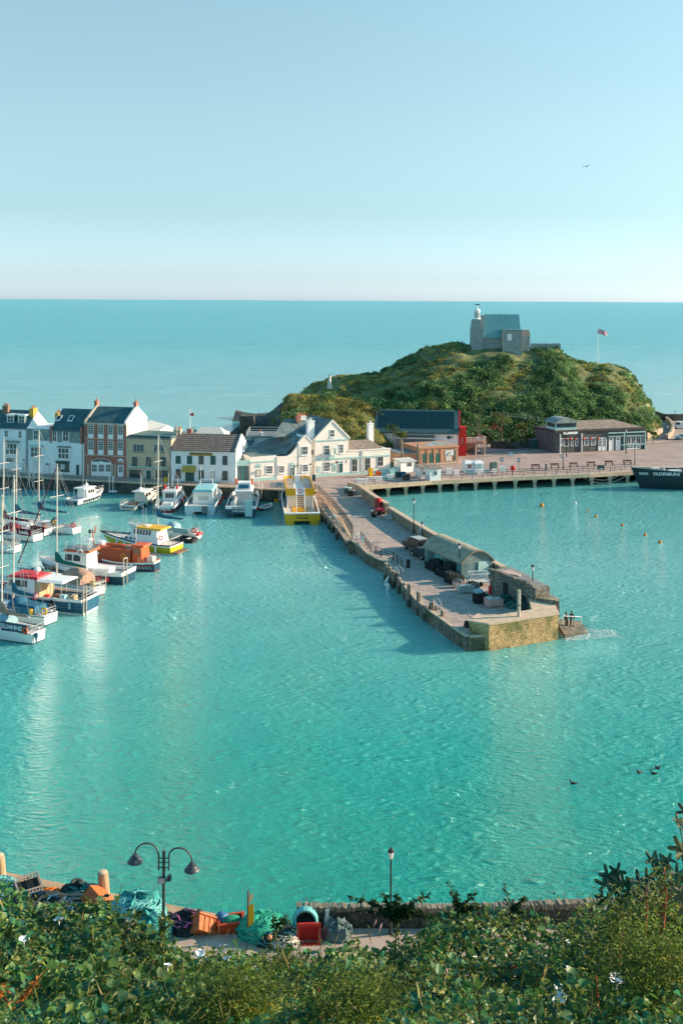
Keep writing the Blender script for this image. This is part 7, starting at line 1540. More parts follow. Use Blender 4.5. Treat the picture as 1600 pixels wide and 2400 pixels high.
# vehicles
m_tyre = mat('tyre_rubber', (.014, .015, .016), .8, .1)
def vehicle(name, label, cat, p, rz, kind, paint, group=None):
    t = thing(name, label, cat, p, rz, group)
    if kind == 'van': L_, W_, H_ = 4.6, 1.8, 1.85; prof = [(-2.3, .3), (2.25, .3), (2.3, .85), (1.5, 1.05), (.75, 1.8), (-2.2, 1.85), (-2.3, 1.0)]
    elif kind == 'car': L_, W_, H_ = 4.2, 1.75, 1.45; prof = [(-2.1, .3), (2.05, .3), (2.1, .75), (1.15, .95), (.35, 1.42), (-1.1, 1.45), (-1.75, 1.0), (-2.1, .9)]
    else: L_, W_, H_ = 4.3, 1.85, 1.85; prof = [(-2.1, .45), (2.1, .45), (2.12, 1.05), (.95, 1.15), (.5, 1.8), (-1.95, 1.85), (-2.1, 1.2)]
    MB().extr(prof, -W_/2, W_/2).build('body', paint, t)
    g = MB(); zz = (1.05 if kind != 'car' else .95)
    top = H_-.12
    if kind == 'van': spans = [(.15, 1.05)]
    elif kind == 'car': spans = [(-1.35, -.45), (-.35, .55)]
    else: spans = [(-1.85, -1.0), (-.9, -.1), (0, .55)]
    for sd in (1, -1):
        for a, b in spans:
            mb = MB(); y = sd*(W_/2+.008); lo = (a, zz+.03), (b+(.25 if b > .4 else 0), zz+.03), (b-.1, top), (a+.05, top); mb.add([(q[0], y, q[1]) for q in lo]+[(q[0], y-sd*.05, q[1]) for q in lo], [(0, 1, 2, 3), (0, 4, 5, 1), (1, 5, 6, 2), (2, 6, 7, 3), (3, 7, 4, 0)]); mb.build('window', m_bwin, t)
    i = 3 if kind != '4x4' else 3; a, b = prof[3], prof[4]
    ws = MB(); e = .02; dx, dz = b[0]-a[0], b[1]-a[1]; nl = math.hypot(dx, dz); nx_, nz_ = dz/nl*e, -dx/nl*e
    ws.quad(*[(a[0]+dx*f+nx_, y, a[1]+dz*f+nz_) for f, y in ((.1, -W_*.42), (.1, W_*.42), (.92, W_*.4), (.92, -W_*.4))]); ws.build('windscreen', m_bwin, t)
    rw = MB(); rx = prof[-1][0] if kind != 'car' else -1.5; rw.box(prof[-1][0]-.03 if kind != 'car' else -1.95, prof[-1][0]+.02 if kind != 'car' else -1.9, -W_*.4, W_*.4, 1.2 if kind != 'car' else 1.0, top-.05 if kind != 'car' else 1.02); rw.build('rear_window', m_bwin, t)
    for x in (-L_*.31, L_*.31):
        for sd in (1, -1):
            o = MB().tube([(x, sd*(W_/2-.2), .33), (x, sd*(W_/2+.02), .33)], .33, 14).build('wheel', m_tyre, t); MB().tube([(x, sd*(W_/2-.05), .33), (x, sd*(W_/2+.03), .33)], .18, 10).build('rim', m_grey, o)
    for sd in (1, -1):
        MB().box(prof[1][0]+.0, prof[2][0]+.03, sd*W_*.38-.16, sd*W_*.38+.16, .62, .8).build('headlight', m_lampw, t); MB().box(prof[0][0]-.03, prof[0][0]+.04, sd*W_*.43-.09, sd*W_*.43+.09, .75, 1.0).build('tail_light', m_red, t)
    MB().box(prof[0][0]-.06, prof[0][0]+.03, -W_*.48, W_*.48, .36, .55).build('bumper', m_rubber, t)
    if kind == '4x4': MB().box(-2.28, -2.11, -.33, .33, .75, 1.4).build('spare_wheel', m_tyre, t); MB().box(-1.8, .3, -.75, .75, 1.86, 1.93).build('roof_rack', m_grey, t)
    return t
def on(px, py, z=ZQ): p = at(px, py, z); return (p.x, p.y, z)
m_silver = mat('silver_paint', (.52, .56, .57), .35, .04, 1, metal=.3); m_dkpaint = mat('dark_paint', (.02, .025, .03), .35, .1, 1); m_vanw = mat('van_white', (.72, .76, .77), .35, .03, 1)
vehicle('parked_van', 'white delivery van parked at the right edge behind the path', 'van', on(1593, 1004), R(172), 'van', m_vanw, 'vehicles parked at the right edge')
vehicle('parked_car', 'silver car parked at the right edge in front of the white van', 'car', on(1600, 1030), R(170), 'car', m_silver, 'vehicles parked at the right edge')
vehicle('parked_car', 'dark off-road car with pale roof rack parked beside the curved-roof shed', 'car', on(974, 1290, 1.5), R(118), '4x4', m_dkpaint, 'vehicles on the pier'); vehicle('parked_car', 'low black car parked close behind the off-road car, by the shed corner', 'car', on(990, 1306, 1.5), R(113), 'car', m_dkpaint, 'vehicles on the pier')
# pier gear
m_pots = mat('pot_netting', (.022, .03, .03), .9, .4, 8, .6)
def pot_stack(px, py, lab, rows, seed):
    rg = random.Random(seed); p = at(px, py, 1.5); t = thing('lobster_pot_stack', lab, 'lobster pots', p, R(-65), 'stacks of lobster pots')
    for j in range(rows):
        for i in range(3-(j > 1)):
            mb = MB(); x0 = -1.1+.75*i+rg.uniform(-.08, .08); z0 = .45*j
            P = [(0, 0), (.65, 0), (.65, .2), (.5, .4), (.15, .4), (0, .2)]
            for y in (-.45, 0, .45): mb.tube([(x0+a, y, z0+b_) for a, b_ in P+[P[0]]], .035, 4)
            for a, b_ in P: mb.tube([(x0+a, -.45, z0+b_), (x0+a, .45, z0+b_)], .03, 4)
            mb.extr([(x0+a*.96+.01, z0+b_*.96+.01) for a, b_ in P], -.43, .43); mb.build('lobster_pot', m_pots, t)
pot_stack(1030, 1336, 'stack of black lobster pots by the shed doors, farther of two', 3, 1); pot_stack(1056, 1352, 'taller stack of black lobster pots at the shed corner', 4, 2); pot_stack(1069, 1362, 'low stack of black lobster pots before the shed corner', 2, 5)
pot_stack(1036, 1350, 'outer stack of lobster pots, left of the shed doors', 2, 8); pot_stack(1058, 1367, 'outer stack of lobster pots nearest the pale pink tub', 3, 9); pot_stack(1012, 1335, 'outer low stack of lobster pots by the parked cars', 2, 10)
pot_stack(1023, 1330, 'small heap of lobster pots nearest the parked cars', 2, 7)
def tub(px, py, lab, m, sx, sy, h, rz, load=None, inner=None):
    p = at(px, py, 1.5); t = thing('fish_tub', lab, 'tub', p, rz, 'fish tubs on the pier'); w_ = .07; mb = MB()
    mb.box(-sx, sx, -sy, -sy+w_, .12, h); mb.box(-sx, sx, sy-w_, sy, .12, h); mb.box(-sx, -sx+w_, -sy+w_, sy-w_, .12, h); mb.box(sx-w_, sx, -sy+w_, sy-w_, .12, h); mb.box(-sx+w_, sx-w_, -sy+w_, sy-w_, .12, .2); mb.build('tub_wall', m, t)
    MB().box(-sx*.9, -sx*.5, -sy*.9, sy*.9, 0, .119).box(sx*.5, sx*.9, -sy*.9, sy*.9, 0, .119).build('foot', m, t)
    if load:
        mb = MB(); rg = random.Random(int(px))
        for i in range(9): mb.cbox((rg.uniform(-sx*.7, sx*.7), rg.uniform(-sy*.7, sy*.7), h*.8+rg.uniform(0, .25)), (.4, .35, .25), rg.uniform(0, 3))
        mb.build('load', load, t)
m_tubg = mat('grey_tub', (.33, .38, .37), .7, .15, 2); m_tubp = mat('pinkish_tub', (.52, .33, .27), .7, .15, 2)
tub(1091, 1388, 'grey fish tub heaped with white and dark sacks', m_tubg, .95, .6, .8, R(10), m_curt); tub(1156, 1420, 'pinkish square fish tub nearest the end wall', m_tubp, .9, .75, .85, R(14), m_curt)
tub(1074, 1377, 'pale pink fish tub beside the lobster pots', m_tubp, .6, .5, .7, R(15), m_greyd); tub(1108, 1384, 'dark fish tub behind the grey one', m_greyd, .7, .5, .9, R(8), m_pots)
p = at(1125, 1412, 1.5); t = thing('pallet_stack', 'stack of dark pallets and crates under a white sack', 'pallets', p, R(15), None); mb = MB()
for i in range(6): mb.box(-.75, .75, -.6, .6, .17*i, .17*i+.04); [mb.box(-.75, .75, y-.05, y+.05, .17*i+.041, .17*i+.16) for y in (-.5, 0, .5)]
mb.build('pallet', m_pots, t); MB().ball((-.2, .1, 1.25), .6, 10, 6, (.62, .55, .32)).build('sack', m_coverl, t, smooth=True)
p = at(1150, 1392, 1.5); t = thing('oil_drum', 'red drum between the pallets and the stone store', 'drum', p); MB().lathe([(.02, 0), (.3, 0), (.3, .9), (.28, .92), (.02, .9)], n=12).build('drum_body', m_fbuoy, t); MB().ring((0, 0, .3), .3, .02).ring((0, 0, .6), .3, .02).build('hoop', m_red, t)
p = at(1148, 1346, 1.5); t = thing('oil_drum', 'blue drum standing on end at the shed gable', 'drum', (p.x, p.y, 1.5)); MB().lathe([(.02, 0), (.33, 0), (.33, 1.2), (.3, 1.22), (.02, 1.2)], n=12).build('drum_body', mat('blue_drum', (.01, .10, .2), .5), t); MB().ring((0, 0, .4), .33, .02).ring((0, 0, .8), .33, .02).build('hoop', m_navy, t)
p = at(1122, 1371, 1.5); t = thing('cage_trailer', 'white barred cage trailer in front of the shed gable', 'trailer', p, R(10)); mb = MB()
for i in range(9):
    x = -1.2+.3*i
    for y in (-.7, .7): mb.tube([(x, y, .5), (x, y, 1.5)], .03, 4)
for z in (.5, 1.5):
    for y in (-.7, .7): mb.tube([(-1.2, y, z), (1.2, y, z)], .04, 4)
    for x in (-1.2, 1.2): mb.tube([(x, -.7, z), (x, .7, z)], .04, 4)
mb.build('bars', m_white, t); MB().box(-1.25, 1.25, -.72, .72, .38, .48).build('trailer_bed', m_curt, t)
for y in (-.72, .72): MB().tube([(0, y-.08, .28), (0, y+.08, .28)], .28, 12).build('wheel', m_tyre, t)
def heap(px, py, z, lab, r, m, name='net_heap', cat='nets', rope=None, n=14, sz=.45, seed=1, p3=None):
    p = Vector(p3) if p3 else at(px, py, z); t = thing(name, lab, cat, p, 0); rg = random.Random(seed); mb = MB(); nn, mm = 26, 9
    rings = []
    for j in range(mm):
        f = j/(mm-1); rr = r*math.cos(f*math.pi/2)**.6; ring = []
        for k in range(nn):
            a = 2*math.pi*k/nn; q = Vector((math.cos(a)*1.9, math.sin(a)*1.9, f*2.2+seed*7)); n_ = noise.fractal(q*1.3, 1, 2, 4)
            ring.append((rr*math.cos(a)*(1+.28*n_), rr*math.sin(a)*(1+.28*n_)*.8, max(0, r*sz*2*math.sin(f*math.pi/2)*(1+.45*n_)-.02)))
        rings.append(ring)
    mb.loft(rings).build('heap', m, t, smooth=True)
    if rope:
        mb = MB()
        for i in range(n):
            a = rg.uniform(0, 6.28); b_ = rg.uniform(.1, .9); pts = []
            for k in range(9):
                a2 = a+k*.28*rg.uniform(.6, 1.2); b_ = max(.03, min(.96, b_+rg.uniform(-.16, .16))); rr = r*math.cos(b_*math.pi/2)**.6*1.03; pts.append((rr*math.cos(a2), rr*math.sin(a2)*.8, r*sz*2*math.sin(b_*math.pi/2)+.03))
            mb.tube(pts, r*.028, 4)
        mb.build('rope', rope, t)
    return t
m_net = mat('net_dark', (.03, .09, .085), .95, .5, 6, 1.0); m_net2 = mat('rope_teal', (.05, .25, .23), .9, .2, 5)
heap(1182, 1412, 1.5, 'teal and dark net heap against the stone store', .9, m_net, rope=m_net2, seed=2); heap(1208, 1424, 1.5, 'low dark net heap before the stone store', 1.1, m_net, rope=m_net2, seed=3, sz=.3); heap(1235, 1430, 1.5, 'dark net heap at the corner of the stone store', 1.0, m_net, rope=m_pots, seed=4, sz=.35)
p = at(984, 1262, 1.5); t = thing('chair_stack', 'stacked pale chairs against the parapet above the parked cars', 'chairs', (p.x, p.y, 1.5), R(-20))
for i in range(4): mb = MB(); z = .35+.22*i; mb.box(-.25, .25, -.25, .25, z, z+.05).box(-.25, .25, .22, .27, z, z+.5); mb.build('seat', m_curt, t)
MB().tube([(-.22, -.22, 0), (-.22, -.22, 1.1)], .03, 5).tube([(.22, -.22, 0), (.22, -.22, 1.1)], .03, 5).tube([(.22, .22, 0), (.22, .22, 1.1)], .03, 5).tube([(-.22, .22, 0), (-.22, .22, 1.1)], .03, 5).build('leg', m_grey, t)
p = at(823, 1163, 1.9); t = thing('wheelie_bin', 'dark bin against the higher parapet near the wharf', 'bin', p, R(-20)); MB().taper(-.5, .5, -.4, .4, 0, 1.0, -.05, -.05, -.05).build('body', m_black, t); MB().taper(-.58, .58, -.48, .48, 1.002, 1.1, .05, .05, .05).build('lid', m_greyd, t)
p = at(815, 1157, 2.0); t = thing('wheelie_bin', 'teal-lidded bin at the pier head, left of the dark one', 'bin', p, R(-20)); MB().taper(-.5, .5, -.4, .4, 0, 1.0, -.05, -.05, -.05).build('body', m_dkteal, t); MB().taper(-.58, .58, -.48, .48, 1.002, 1.1, .05, .05, .05).build('lid', m_paleteal, t)

# ------------------------------------------------------------------ wharf: huts, kiosks, boards, crates
def hut(name, lab, pa, pb, h, d, roofm, wallm=m_white, wins=(), lean=.25, cat='hut', z0=ZQ+.02, group=None):
    f = Face(name, lab, cat, pa, pb, z0=z0, group=group); f.box('wall', wallm, 0, f.L, 0, d, 0, h)
    mb = MB(); mb.add([(-.2, -.3, h+.003), (f.L+.2, -.3, h+.003), (f.L+.2, d+.2, h+lean), (-.2, d+.2, h+lean), (-.2, -.3, h+.12), (f.L+.2, -.3, h+.12), (f.L+.2, d+.2, h+lean+.12), (-.2, d+.2, h+lean+.12)], [(0, 3, 2, 1), (4, 5, 6, 7), (0, 1, 5, 4), (1, 2, 6, 5), (2, 3, 7, 6), (3, 0, 4, 7)]); f.add('roof', mb, roofm)
    for r in wins: f.win(r, 2, 1, sill=False, frame=m_curt)
    return f
hut('ticket_hut', 'white ticket hut with a hatch window at the left of the wharf huts', (939, 1108), (973, 1105), 2.1, 2.5, m_curt, wins=[RR(S3, 648, 610, 690, 648)])
f = hut('ticket_hut', 'white wharf hut with sloping brown roof, small window nearest the rail', (1007, 1128), (1033, 1126.5), 2.3, 2.2, m_roofbr, wins=[RR(S3, 878, 685, 912, 726)], lean=.5)
hut('ticket_hut', 'low white hut joined behind the brown-roofed wharf hut', (985, 1122), (1006, 1121), 1.9, 2.4, m_roofbr, wins=[RR(S3, 785, 688, 830, 722)], lean=.4)
for px, lab in ((1089, 'left of two identical white domed kiosks on the wharf'), (1112.5, 'right of two identical white domed kiosks on the wharf')):
    f = Face('kiosk', lab, 'kiosk', (px, 1107), (px+21.5, 1106.3), z0=ZQ+.02, group='white kiosks on the wharf'); f.add('body', MB().taper(0, f.L, 0, 1.7, 0, 1.7, .04, .04, .04), m_white); f.add('roof', MB().taper(-.06, f.L+.06, -.06, 1.76, 1.702, 2.1, .3, .3, .3), m_white)
    f.box('window', m_brick if px < 1100 else m_paleteal, f.L*.3, f.L*.7, -.02, .04, .8, 1.5)
bx = [((852, 1133), 20, 9, m_gel, 'white board at the left end of the wharf rail'), ((866, 1129), 14, 10, m_curt, 'pale board second along the wharf rail'), ((886, 1128), 18, 10, m_gel, 'white lidded box beside the yellow board'), ((902, 1127), 13, 9, m_coverl, 'pale blue box on the wharf rail, left of the dark bins'), ((914, 1125), 14, 11, m_gel, 'white tall box in the middle of the wharf clutter'), ((983, 1118), 19, 16, m_gel, 'white panel beside the low wharf hut'), ((1052, 1112), 14, 14, m_gel, 'upright white cabinet right of the brown-roofed hut'), ((1070, 1114), 12, 11, m_gel, 'white banner board left of the kiosks'), ((1103, 1113), 20, 11, m_coverl, 'pale banner on the rail below the left kiosk'), ((1125, 1112), 16, 11, m_gel, 'pale banner on the rail below the right kiosk'), ((1141, 1110), 12, 9, m_coverl, 'pale blue banner just right of the kiosks'), ((1159, 1109), 12, 9, m_gel, 'white banner second right of the kiosks'), ((1179, 1107), 14, 14, m_poster, 'pale notice board at the break in the back rail'), ((838, 1137), 8, 14, m_gel, 'white board leaning where pier and wharf meet')]
for (px, py), w_, h_, mm, lab in bx:
    p = at(px, py, ZQ+.05); k = 12.4; t = thing('storage_box', lab, 'box', (p.x, p.y+.5, ZQ+.02), R(14), 'boxes and boards along the wharf rail'); MB().taper(-w_/2/k, w_/2/k, -.3, .3, 0, h_/k, .02, .02, .02).build('body', mm, t); MB().box(-w_/2/k-.03, w_/2/k+.03, -.33, .33, h_/k+.002, h_/k+.06).build('lid', mm, t)
bx2 = [((868, 1117), .7, 1.6, m_yel, 'upright yellow board by the wharf rail'), ((886, 1113), .9, .7, m_orange, 'orange crate among the wharf boxes'), ((900, 1115), 1.1, .8, m_tealcov, 'teal crate behind the orange one'), ((917, 1112), 1.0, 1.1, m_tealcov, 'stacked teal crate beside the dark crates'), ((932, 1117), 1.0, .9, m_dkteal, 'dark teal crate left of the black bins'), ((944, 1118), 1.0, 1.0, m_cover, 'dark blue crate beside the black bins'), ((878, 1104), 1.2, 1.2, m_coverl, 'pale blue covered box before the pub wing'), ((897, 1101), 1.2, 1.1, m_cover, 'blue box before the pub wing'), ((912, 1098), 1.6, 1.3, m_dkteal, 'dark teal box at the end of the pub wing'), ((925, 1107), 1.2, 1.0, m_paleteal, 'mint green box near the ticket hut'), ((1156, 1100), 1.3, 1.4, m_dkteal, 'dark teal notice panel right of the kiosks')]
for (px, py), w_, h_, mm, lab in bx2:
    p = at(px, py, ZQ+.05); t = thing('fish_crate', lab, 'crate', (p.x, p.y, ZQ+.03), R(rnd(5, 25)), 'crates on the wharf'); MB().box(-w_/2, w_/2, -.4, -.34, 0, h_).box(-w_/2, w_/2, .34, .4, 0, h_).box(-w_/2, -w_/2+.06, -.339, .339, 0, h_).box(w_/2-.06, w_/2, -.339, .339, 0, h_).box(-w_/2+.06, w_/2-.06, -.339, .339, 0, h_*.85).build('body', mm, t); MB().box(-w_/2-.03, w_/2+.03, -.43, -.401, h_-.12, h_-.02).build('rim', mm, t)
for px, py, lab in ((948, 1126, 'left black bin behind the wharf rail'), (956, 1125, 'right black bin behind the wharf rail')):
    p = at(px, py, ZQ); t = thing('wheelie_bin', lab, 'bin', (p.x, p.y+.3, ZQ+.02), R(12), 'black bins on the wharf'); MB().taper(-.3, .3, -.35, .35, 0, 1.0, -.04, -.04, -.04).build('body', m_black, t); MB().taper(-.36, .36, -.4, .4, 1.002, 1.08, .04, .04, .04).build('lid', m_greyd, t)
# upturned posts (old crane legs) by the ticket hut
for i, (px, ty, py, dx) in enumerate(((940, 1042, 1100, 1), (945, 1028, 1100, -2), (975, 1042, 1105, 1.5), (981, 1036, 1105, -1))):
    p = at(px, py, ZQ); tp = atD(px+dx*2, ty, p.y); t = thing('wharf_dolphin', ['left leaning grey timber beside the ticket hut', 'taller leaning grey timber beside the ticket hut', 'left leaning timber before the brick block', 'taller leaning timber before the brick block'][i], 'post', (p.x, p.y, ZQ), 0, 'leaning timbers by the ticket hut'); MB().tube([(0, 0, 0), (tp.x-p.x, 0, tp.z-ZQ)], .22, 7, .12).build('timber', m_pile, t)
# benches, signs, lifebuoy
for i, px in enumerate((1255, 1300, 1344, 1385, 1427, 1470)):
    p = at(px, 1099-i*2.1, ZQ); t = thing('park_bench', ['leftmost', 'second from left', 'third from left', 'fourth from left', 'fifth from left', 'rightmost'][i]+' of six dark benches along the wharf', 'bench', (p.x, p.y, ZQ+.02), R(8), 'benches along the wharf'); MB().box(-.9, .9, -.25, .2, .42, .47).build('seat', m_wood, t); MB().box(-.9, .9, .2, .26, .6, .92).build('backrest', m_wood, t)
    for x in (-.75, .75): MB().box(x-.04, x+.04, -.2, .24, 0, .419).box(x-.04, x+.04, .261, .3, 0, .9).build('leg', m_black, t)
p = at(1201, 1112, ZQ+.05); t = thing('lifebuoy_station', 'red lifebuoy housing on the wharf rail', 'lifebuoy', (p.x, p.y, ZQ)); MB().tube([(0, 0, 0), (0, 0, 1.0)], .05, 6).build('post', m_black, t); MB().ball((0, -.1, 1.3), .45, 12, 8, (.5, .2, .55)).build('housing', m_fbuoy, t, smooth=True)
def sign(px, py, ty, lab, w_, m, z=ZQ):
    p = at(px, py, z); tp = atD(px, ty, p.y); h = tp.z-z; t = thing('road_sign', lab, 'sign', (p.x, p.y, z)); MB().tube([(0, 0, 0), (0, 0, h)], .045, 6).build('post', m_greyd, t); MB().box(-w_/2, w_/2, -.07, -.04, h-w_*1.3, h).build('panel', m, t); MB().box(-w_*.3, w_*.3, -.075, -.071, h-w_*.9, h-w_*.4).build('symbol', m_white, t)
m_signb = mat('sign_blue', (.03, .2, .28), .5)
sign(1175, 1098, 1072, 'blue parking sign before the kiosks', .6, m_signb); sign(1215, 1102, 1074, 'tall blue direction sign at the end of the back rail', .55, m_signb); sign(1318, 1097, 1065, 'blue sign on the wharf near the mooring ropes', .55, m_signb); sign(1407, 1101, 1090, 'broad teal notice board by the benches', 1.4, m_dkteal)
sign(1197, 1069, 1060, 'low mint green notice on the car park', .9, m_tealcov)
for i, (px, py) in enumerate(((660, 1150.5), (610, 1147), (575, 1146))):
    p = at(px, py, ZQ); t = thing('ladder_hoop', ['pale ladder hoop on the quay edge by the yellow catamaran', 'pale ladder hoop on the quay edge by the white dinghy', 'pale ladder hoop on the quay edge by the navy catamaran'][i], 'handrail', (p.x, p.y, ZQ), R(-10), 'ladder hoops on the quay edge'); mb = MB()
    for x in (-.3, .3): mb.tube([(x, .5, 0), (x, .4, .9), (x, -.1, 1.0), (x, -.35, .3), (x, -.4, -1.8)], .045, 5)
    mb.build('hoop', m_lampw, t)
for i, (px, py) in enumerate(((73, 1119), (260, 1131))):
    p = at(px, py, ZQ); t = thing('ladder_hoop', ['pale ladder hoop on the quay edge before the white houses', 'pale ladder hoop on the quay edge before the brick house'][i], 'handrail', (p.x, p.y, ZQ), R(-10), 'ladder hoops on the quay edge'); mb = MB()
    for x in (-.35, .35): mb.tube([(x-.2, .5, 0), (x-.2, .4, 1.0), (x, .2, 1.2), (x+.2, -.1, 1.0), (x+.2, -.35, .3), (x+.2, -.4, -1.8)], .06, 5)
    mb.build('hoop', m_lampw, t)
p = at(388, 1130, ZQ); t = thing('litter_bin', 'yellow bin on the quay edge before the tan house', 'bin', (p.x, p.y, ZQ)); MB().taper(-.3, .3, -.25, .25, 0, .85, .03, .03, .03).build('body', m_yel, t); MB().box(-.33, .33, -.28, .28, .852, .95).build('lid', m_oliv, t)
# notice boards leaning on the rail at the pier head
for i, px in enumerate((640, 655, 668, 682)):
    p = at(px, 1142.5, ZQ); t = thing('barrier_panel', ['leftmost', 'second', 'third', 'rightmost'][i]+' pale barrier panel on the quay behind the yellow catamaran', 'barrier', (p.x, p.y, ZQ), R(5), 'barrier panels on the quay'); MB().box(-.55, .55, -.03, .03, .15, .95).build('panel', m_coverl if i % 2 else m_curt, t); MB().box(-.5, -.42, -.25, .25, 0, .149).box(.42, .5, -.25, .25, 0, .149).build('foot', m_greyd, t)
p = at(735, 1129, ZQ); t = thing('menu_board', 'folding teal menu board outside the cream pub', 'sign', (p.x, p.y+.6, ZQ+.11)); mb = MB(); mb.extx([(-.35, 0), (-.3, 0), (.02, 1.1), (-.03, 1.1)], -.3, .3); mb.extx([(.3, 0), (.35, 0), (.03, 1.1), (-.02, 1.1)], -.3, .3); mb.build('board', m_dkteal, t)
# trees and bushes at the foot of the hill
def small_tree(px, py, D, lab, rad, m=None, flat=.9, name='bush', cat='bush', n=380):
    p = atD(px, py, D); z0 = max(ZQ, hill(p.x, p.y)-.2); t = thing(name, lab, cat, (p.x, p.y, z0), 0, 'bushes at the foot of the hill'); h = max(.5, p.z-z0)
    mb = MB(); mb.tube([(0, 0, -.3), (.05, 0, h*.6)], .14, 6, .07)
    for a in range(4): mb.tube([(.03, 0, h*.4), (math.cos(a*1.6)*rad*.6, math.sin(a*1.6)*rad*.6, h+rad*.2)], .06, 5, .02)
    mb.build('trunk', m_pile, t); Vs_, Fs_, o_ = [], [], 0
    for k in range(7):
        c = (rnd(-.6, .6)*rad, rnd(-.6, .6)*rad, h+rnd(-.3, .5)*rad*flat); P = clump((0, 0, 0), rad*rnd(.4, .65), n//7, .4, flat)+np.array(c); V_, F_ = leaf_arrays(P, RNG.uniform(.2, .45, len(P)), RNG, up=.6, aspect=.7); Vs_.append(V_); Fs_.append(F_+o_); o_ += len(V_)
    mesh_np('foliage', np.concatenate(Vs_), np.concatenate(Fs_), m or m_scrub, t)
m_yg = leafmat('hill_tree_yellow', [(.10, .13, .03), (.17, .18, .04), (.07, .10, .03)], .35)
m_gg = leafmat('hill_tree_green', [(.03, .075, .03), (.06, .11, .035), (.04, .08, .03)], .3)
for px, py, D, lab, rd_, mm in ((1012, 952, 249, 'yellow-green rounded tree above the solar roof', 1.7, m_yg), (1175, 985, 250, 'tall pale green tree right of the boathouse', 2.3, m_yg), (1120, 965, 252, 'green tree just right of the boathouse ridge', 2.0, m_gg), (920, 1010, 231, 'dark bush at the end of the pub roof', 1.8, m_gg), (938, 1022, 229, 'bush beside the leaning timbers', 1.6, m_yg), (1140, 1022, 247, 'bush with red flowers above the cafe terrace', 1.4, m_gg), (1225, 1003, 249, 'low green bush in the hillside garden', 1.5, m_yg), (1262, 1012, 249, 'pale shrub left of the look-out', 1.3, m_yg), (1195, 1022, 247, 'low shrub above the stone garden wall', 1.3, m_gg), (1235, 1027, 247, 'yellowish shrub at the end of the garden wall', 1.1, m_yg), (880, 968, 240, 'round green tree on the near mound above the solar roof', 1.8, m_gg), (842, 962, 241, 'tangled green bush on the near mound', 1.7, m_yg), (1530, 1018, 255, 'leafy plant on the low rubble wall', .9, m_yg)):
    small_tree(px, py, D, lab, rd_, mm)
t = bpy.data.objects
p = atD(1160, 1000, 247); V_, F_ = leaf_arrays(RNG.normal(size=(50, 3))*np.array([1.4, .3, .4])+np.array([p.x, p.y-.8, p.z]), RNG.uniform(.2, .3, 50), RNG, aspect=1); tag(mesh_np('red_flowers', V_, F_, m_fbuoy), 'patch of red flowers among the shrubs above the terrace', 'flowers')
# wire fence along the hill path
pts = [at(px, py, 5.2) for px, py in ((1150, 963), (1200, 966), (1240, 974), (1292, 981))]
pts = [Vector((q.x, 254+i*.3, 0)) for i, q in enumerate([atD(1150, 963, 254), atD(1190, 966, 254), atD(1231, 971, 254), atD(1262, 976, 254), atD(1291, 981, 254)])]
for q, py in zip(pts, (972, 974, 978, 983, 988)): q.z = 36-(py-702)*254/2520-.4
railing('hill_fence', 'thin white post and wire fence along the hillside path', pts, every=3.2, m=m_curt, r=.02, post=.06, rails=(.5, 1.0))
a, b_ = atD(1352, 990, 256), atD(1520, 985, 258)
f = Face('picket_fence', 'brown wooden picket fence at the hill foot behind the timber building', 'fence', None, None, z0=2.0, pts=(a, b_)); mb = MB(); n = int(f.L/.35)
for i in range(n): mb.box(i*.35, i*.35+.2, 0, .05, .2, 2.4+rnd(-.1, .1))
f.add('pickets', mb, m_pile); f.add('rail', MB().box(0, f.L, .06, .12, .9, 1.0).box(0, f.L, .06, .12, 1.9, 2.0), m_pile)
# birds
m_gull = mat('gull_white', (.7, .7, .68), .7, .1); m_duck = mat('duck_brown', (.05, .04, .035), .8, .3, 8)
p = atD(1375, 390, 150); t = thing('flying_gull', 'single gull flying in the sky at upper right', 'bird', p, R(20)); MB().ball((0, 0, 0), .12, 8, 6, (.28, .1, .09)).build('body', m_gull, t, smooth=True)
for sd in (1, -1): mb = MB(); P = [(.1, sd*.08, .03), (-.1, sd*.08, .03), (.05, sd*.45, .16), (-.12, sd*.42, .15), (-.12, sd*.8, .05), (-.2, sd*.78, .05)]; mb.add(P+[(x, y, z+.02) for x, y, z in P], [(0, 1, 3, 2), (2, 3, 5, 4), (6, 8, 9, 7), (8, 10, 11, 9), (0, 2, 8, 6), (1, 7, 9, 3), (2, 4, 10, 8), (3, 9, 11, 5), (4, 5, 11, 10)]); mb.build('wing', mat('gull_grey', (.2, .22, .23), .7), t)
for px, py, lab in ((1540, 1802, 'duck on the water, uppermost of four'), (1498, 1812, 'duck on the water, left of the upper pair'), (1532, 1815, 'duck on the water, just below the uppermost one'), (1343, 1838, 'duck on the water, alone to the left of the others')):
    p = at(px, py, 0); t = thing('duck', lab, 'duck', p, rnd(0, 6), 'ducks on the harbour water'); mb = MB(); mb.ball((0, 0, .06), .12, 8, 6, (.24, .11, .1)); mb.tube([(.15, 0, .08), (.2, 0, .2), (.22, 0, .28)], .05, 6, .045); mb.ball((.24, 0, .3), .06, 7, 5); mb.tube([(-.2, 0, .08), (-.33, 0, .13)], .05, 5, .01); mb.build('body', m_duck, t, smooth=True); MB().tube([(.28, 0, .3), (.36, 0, .28)], .02, 5, .01).build('beak', m_gold, t)
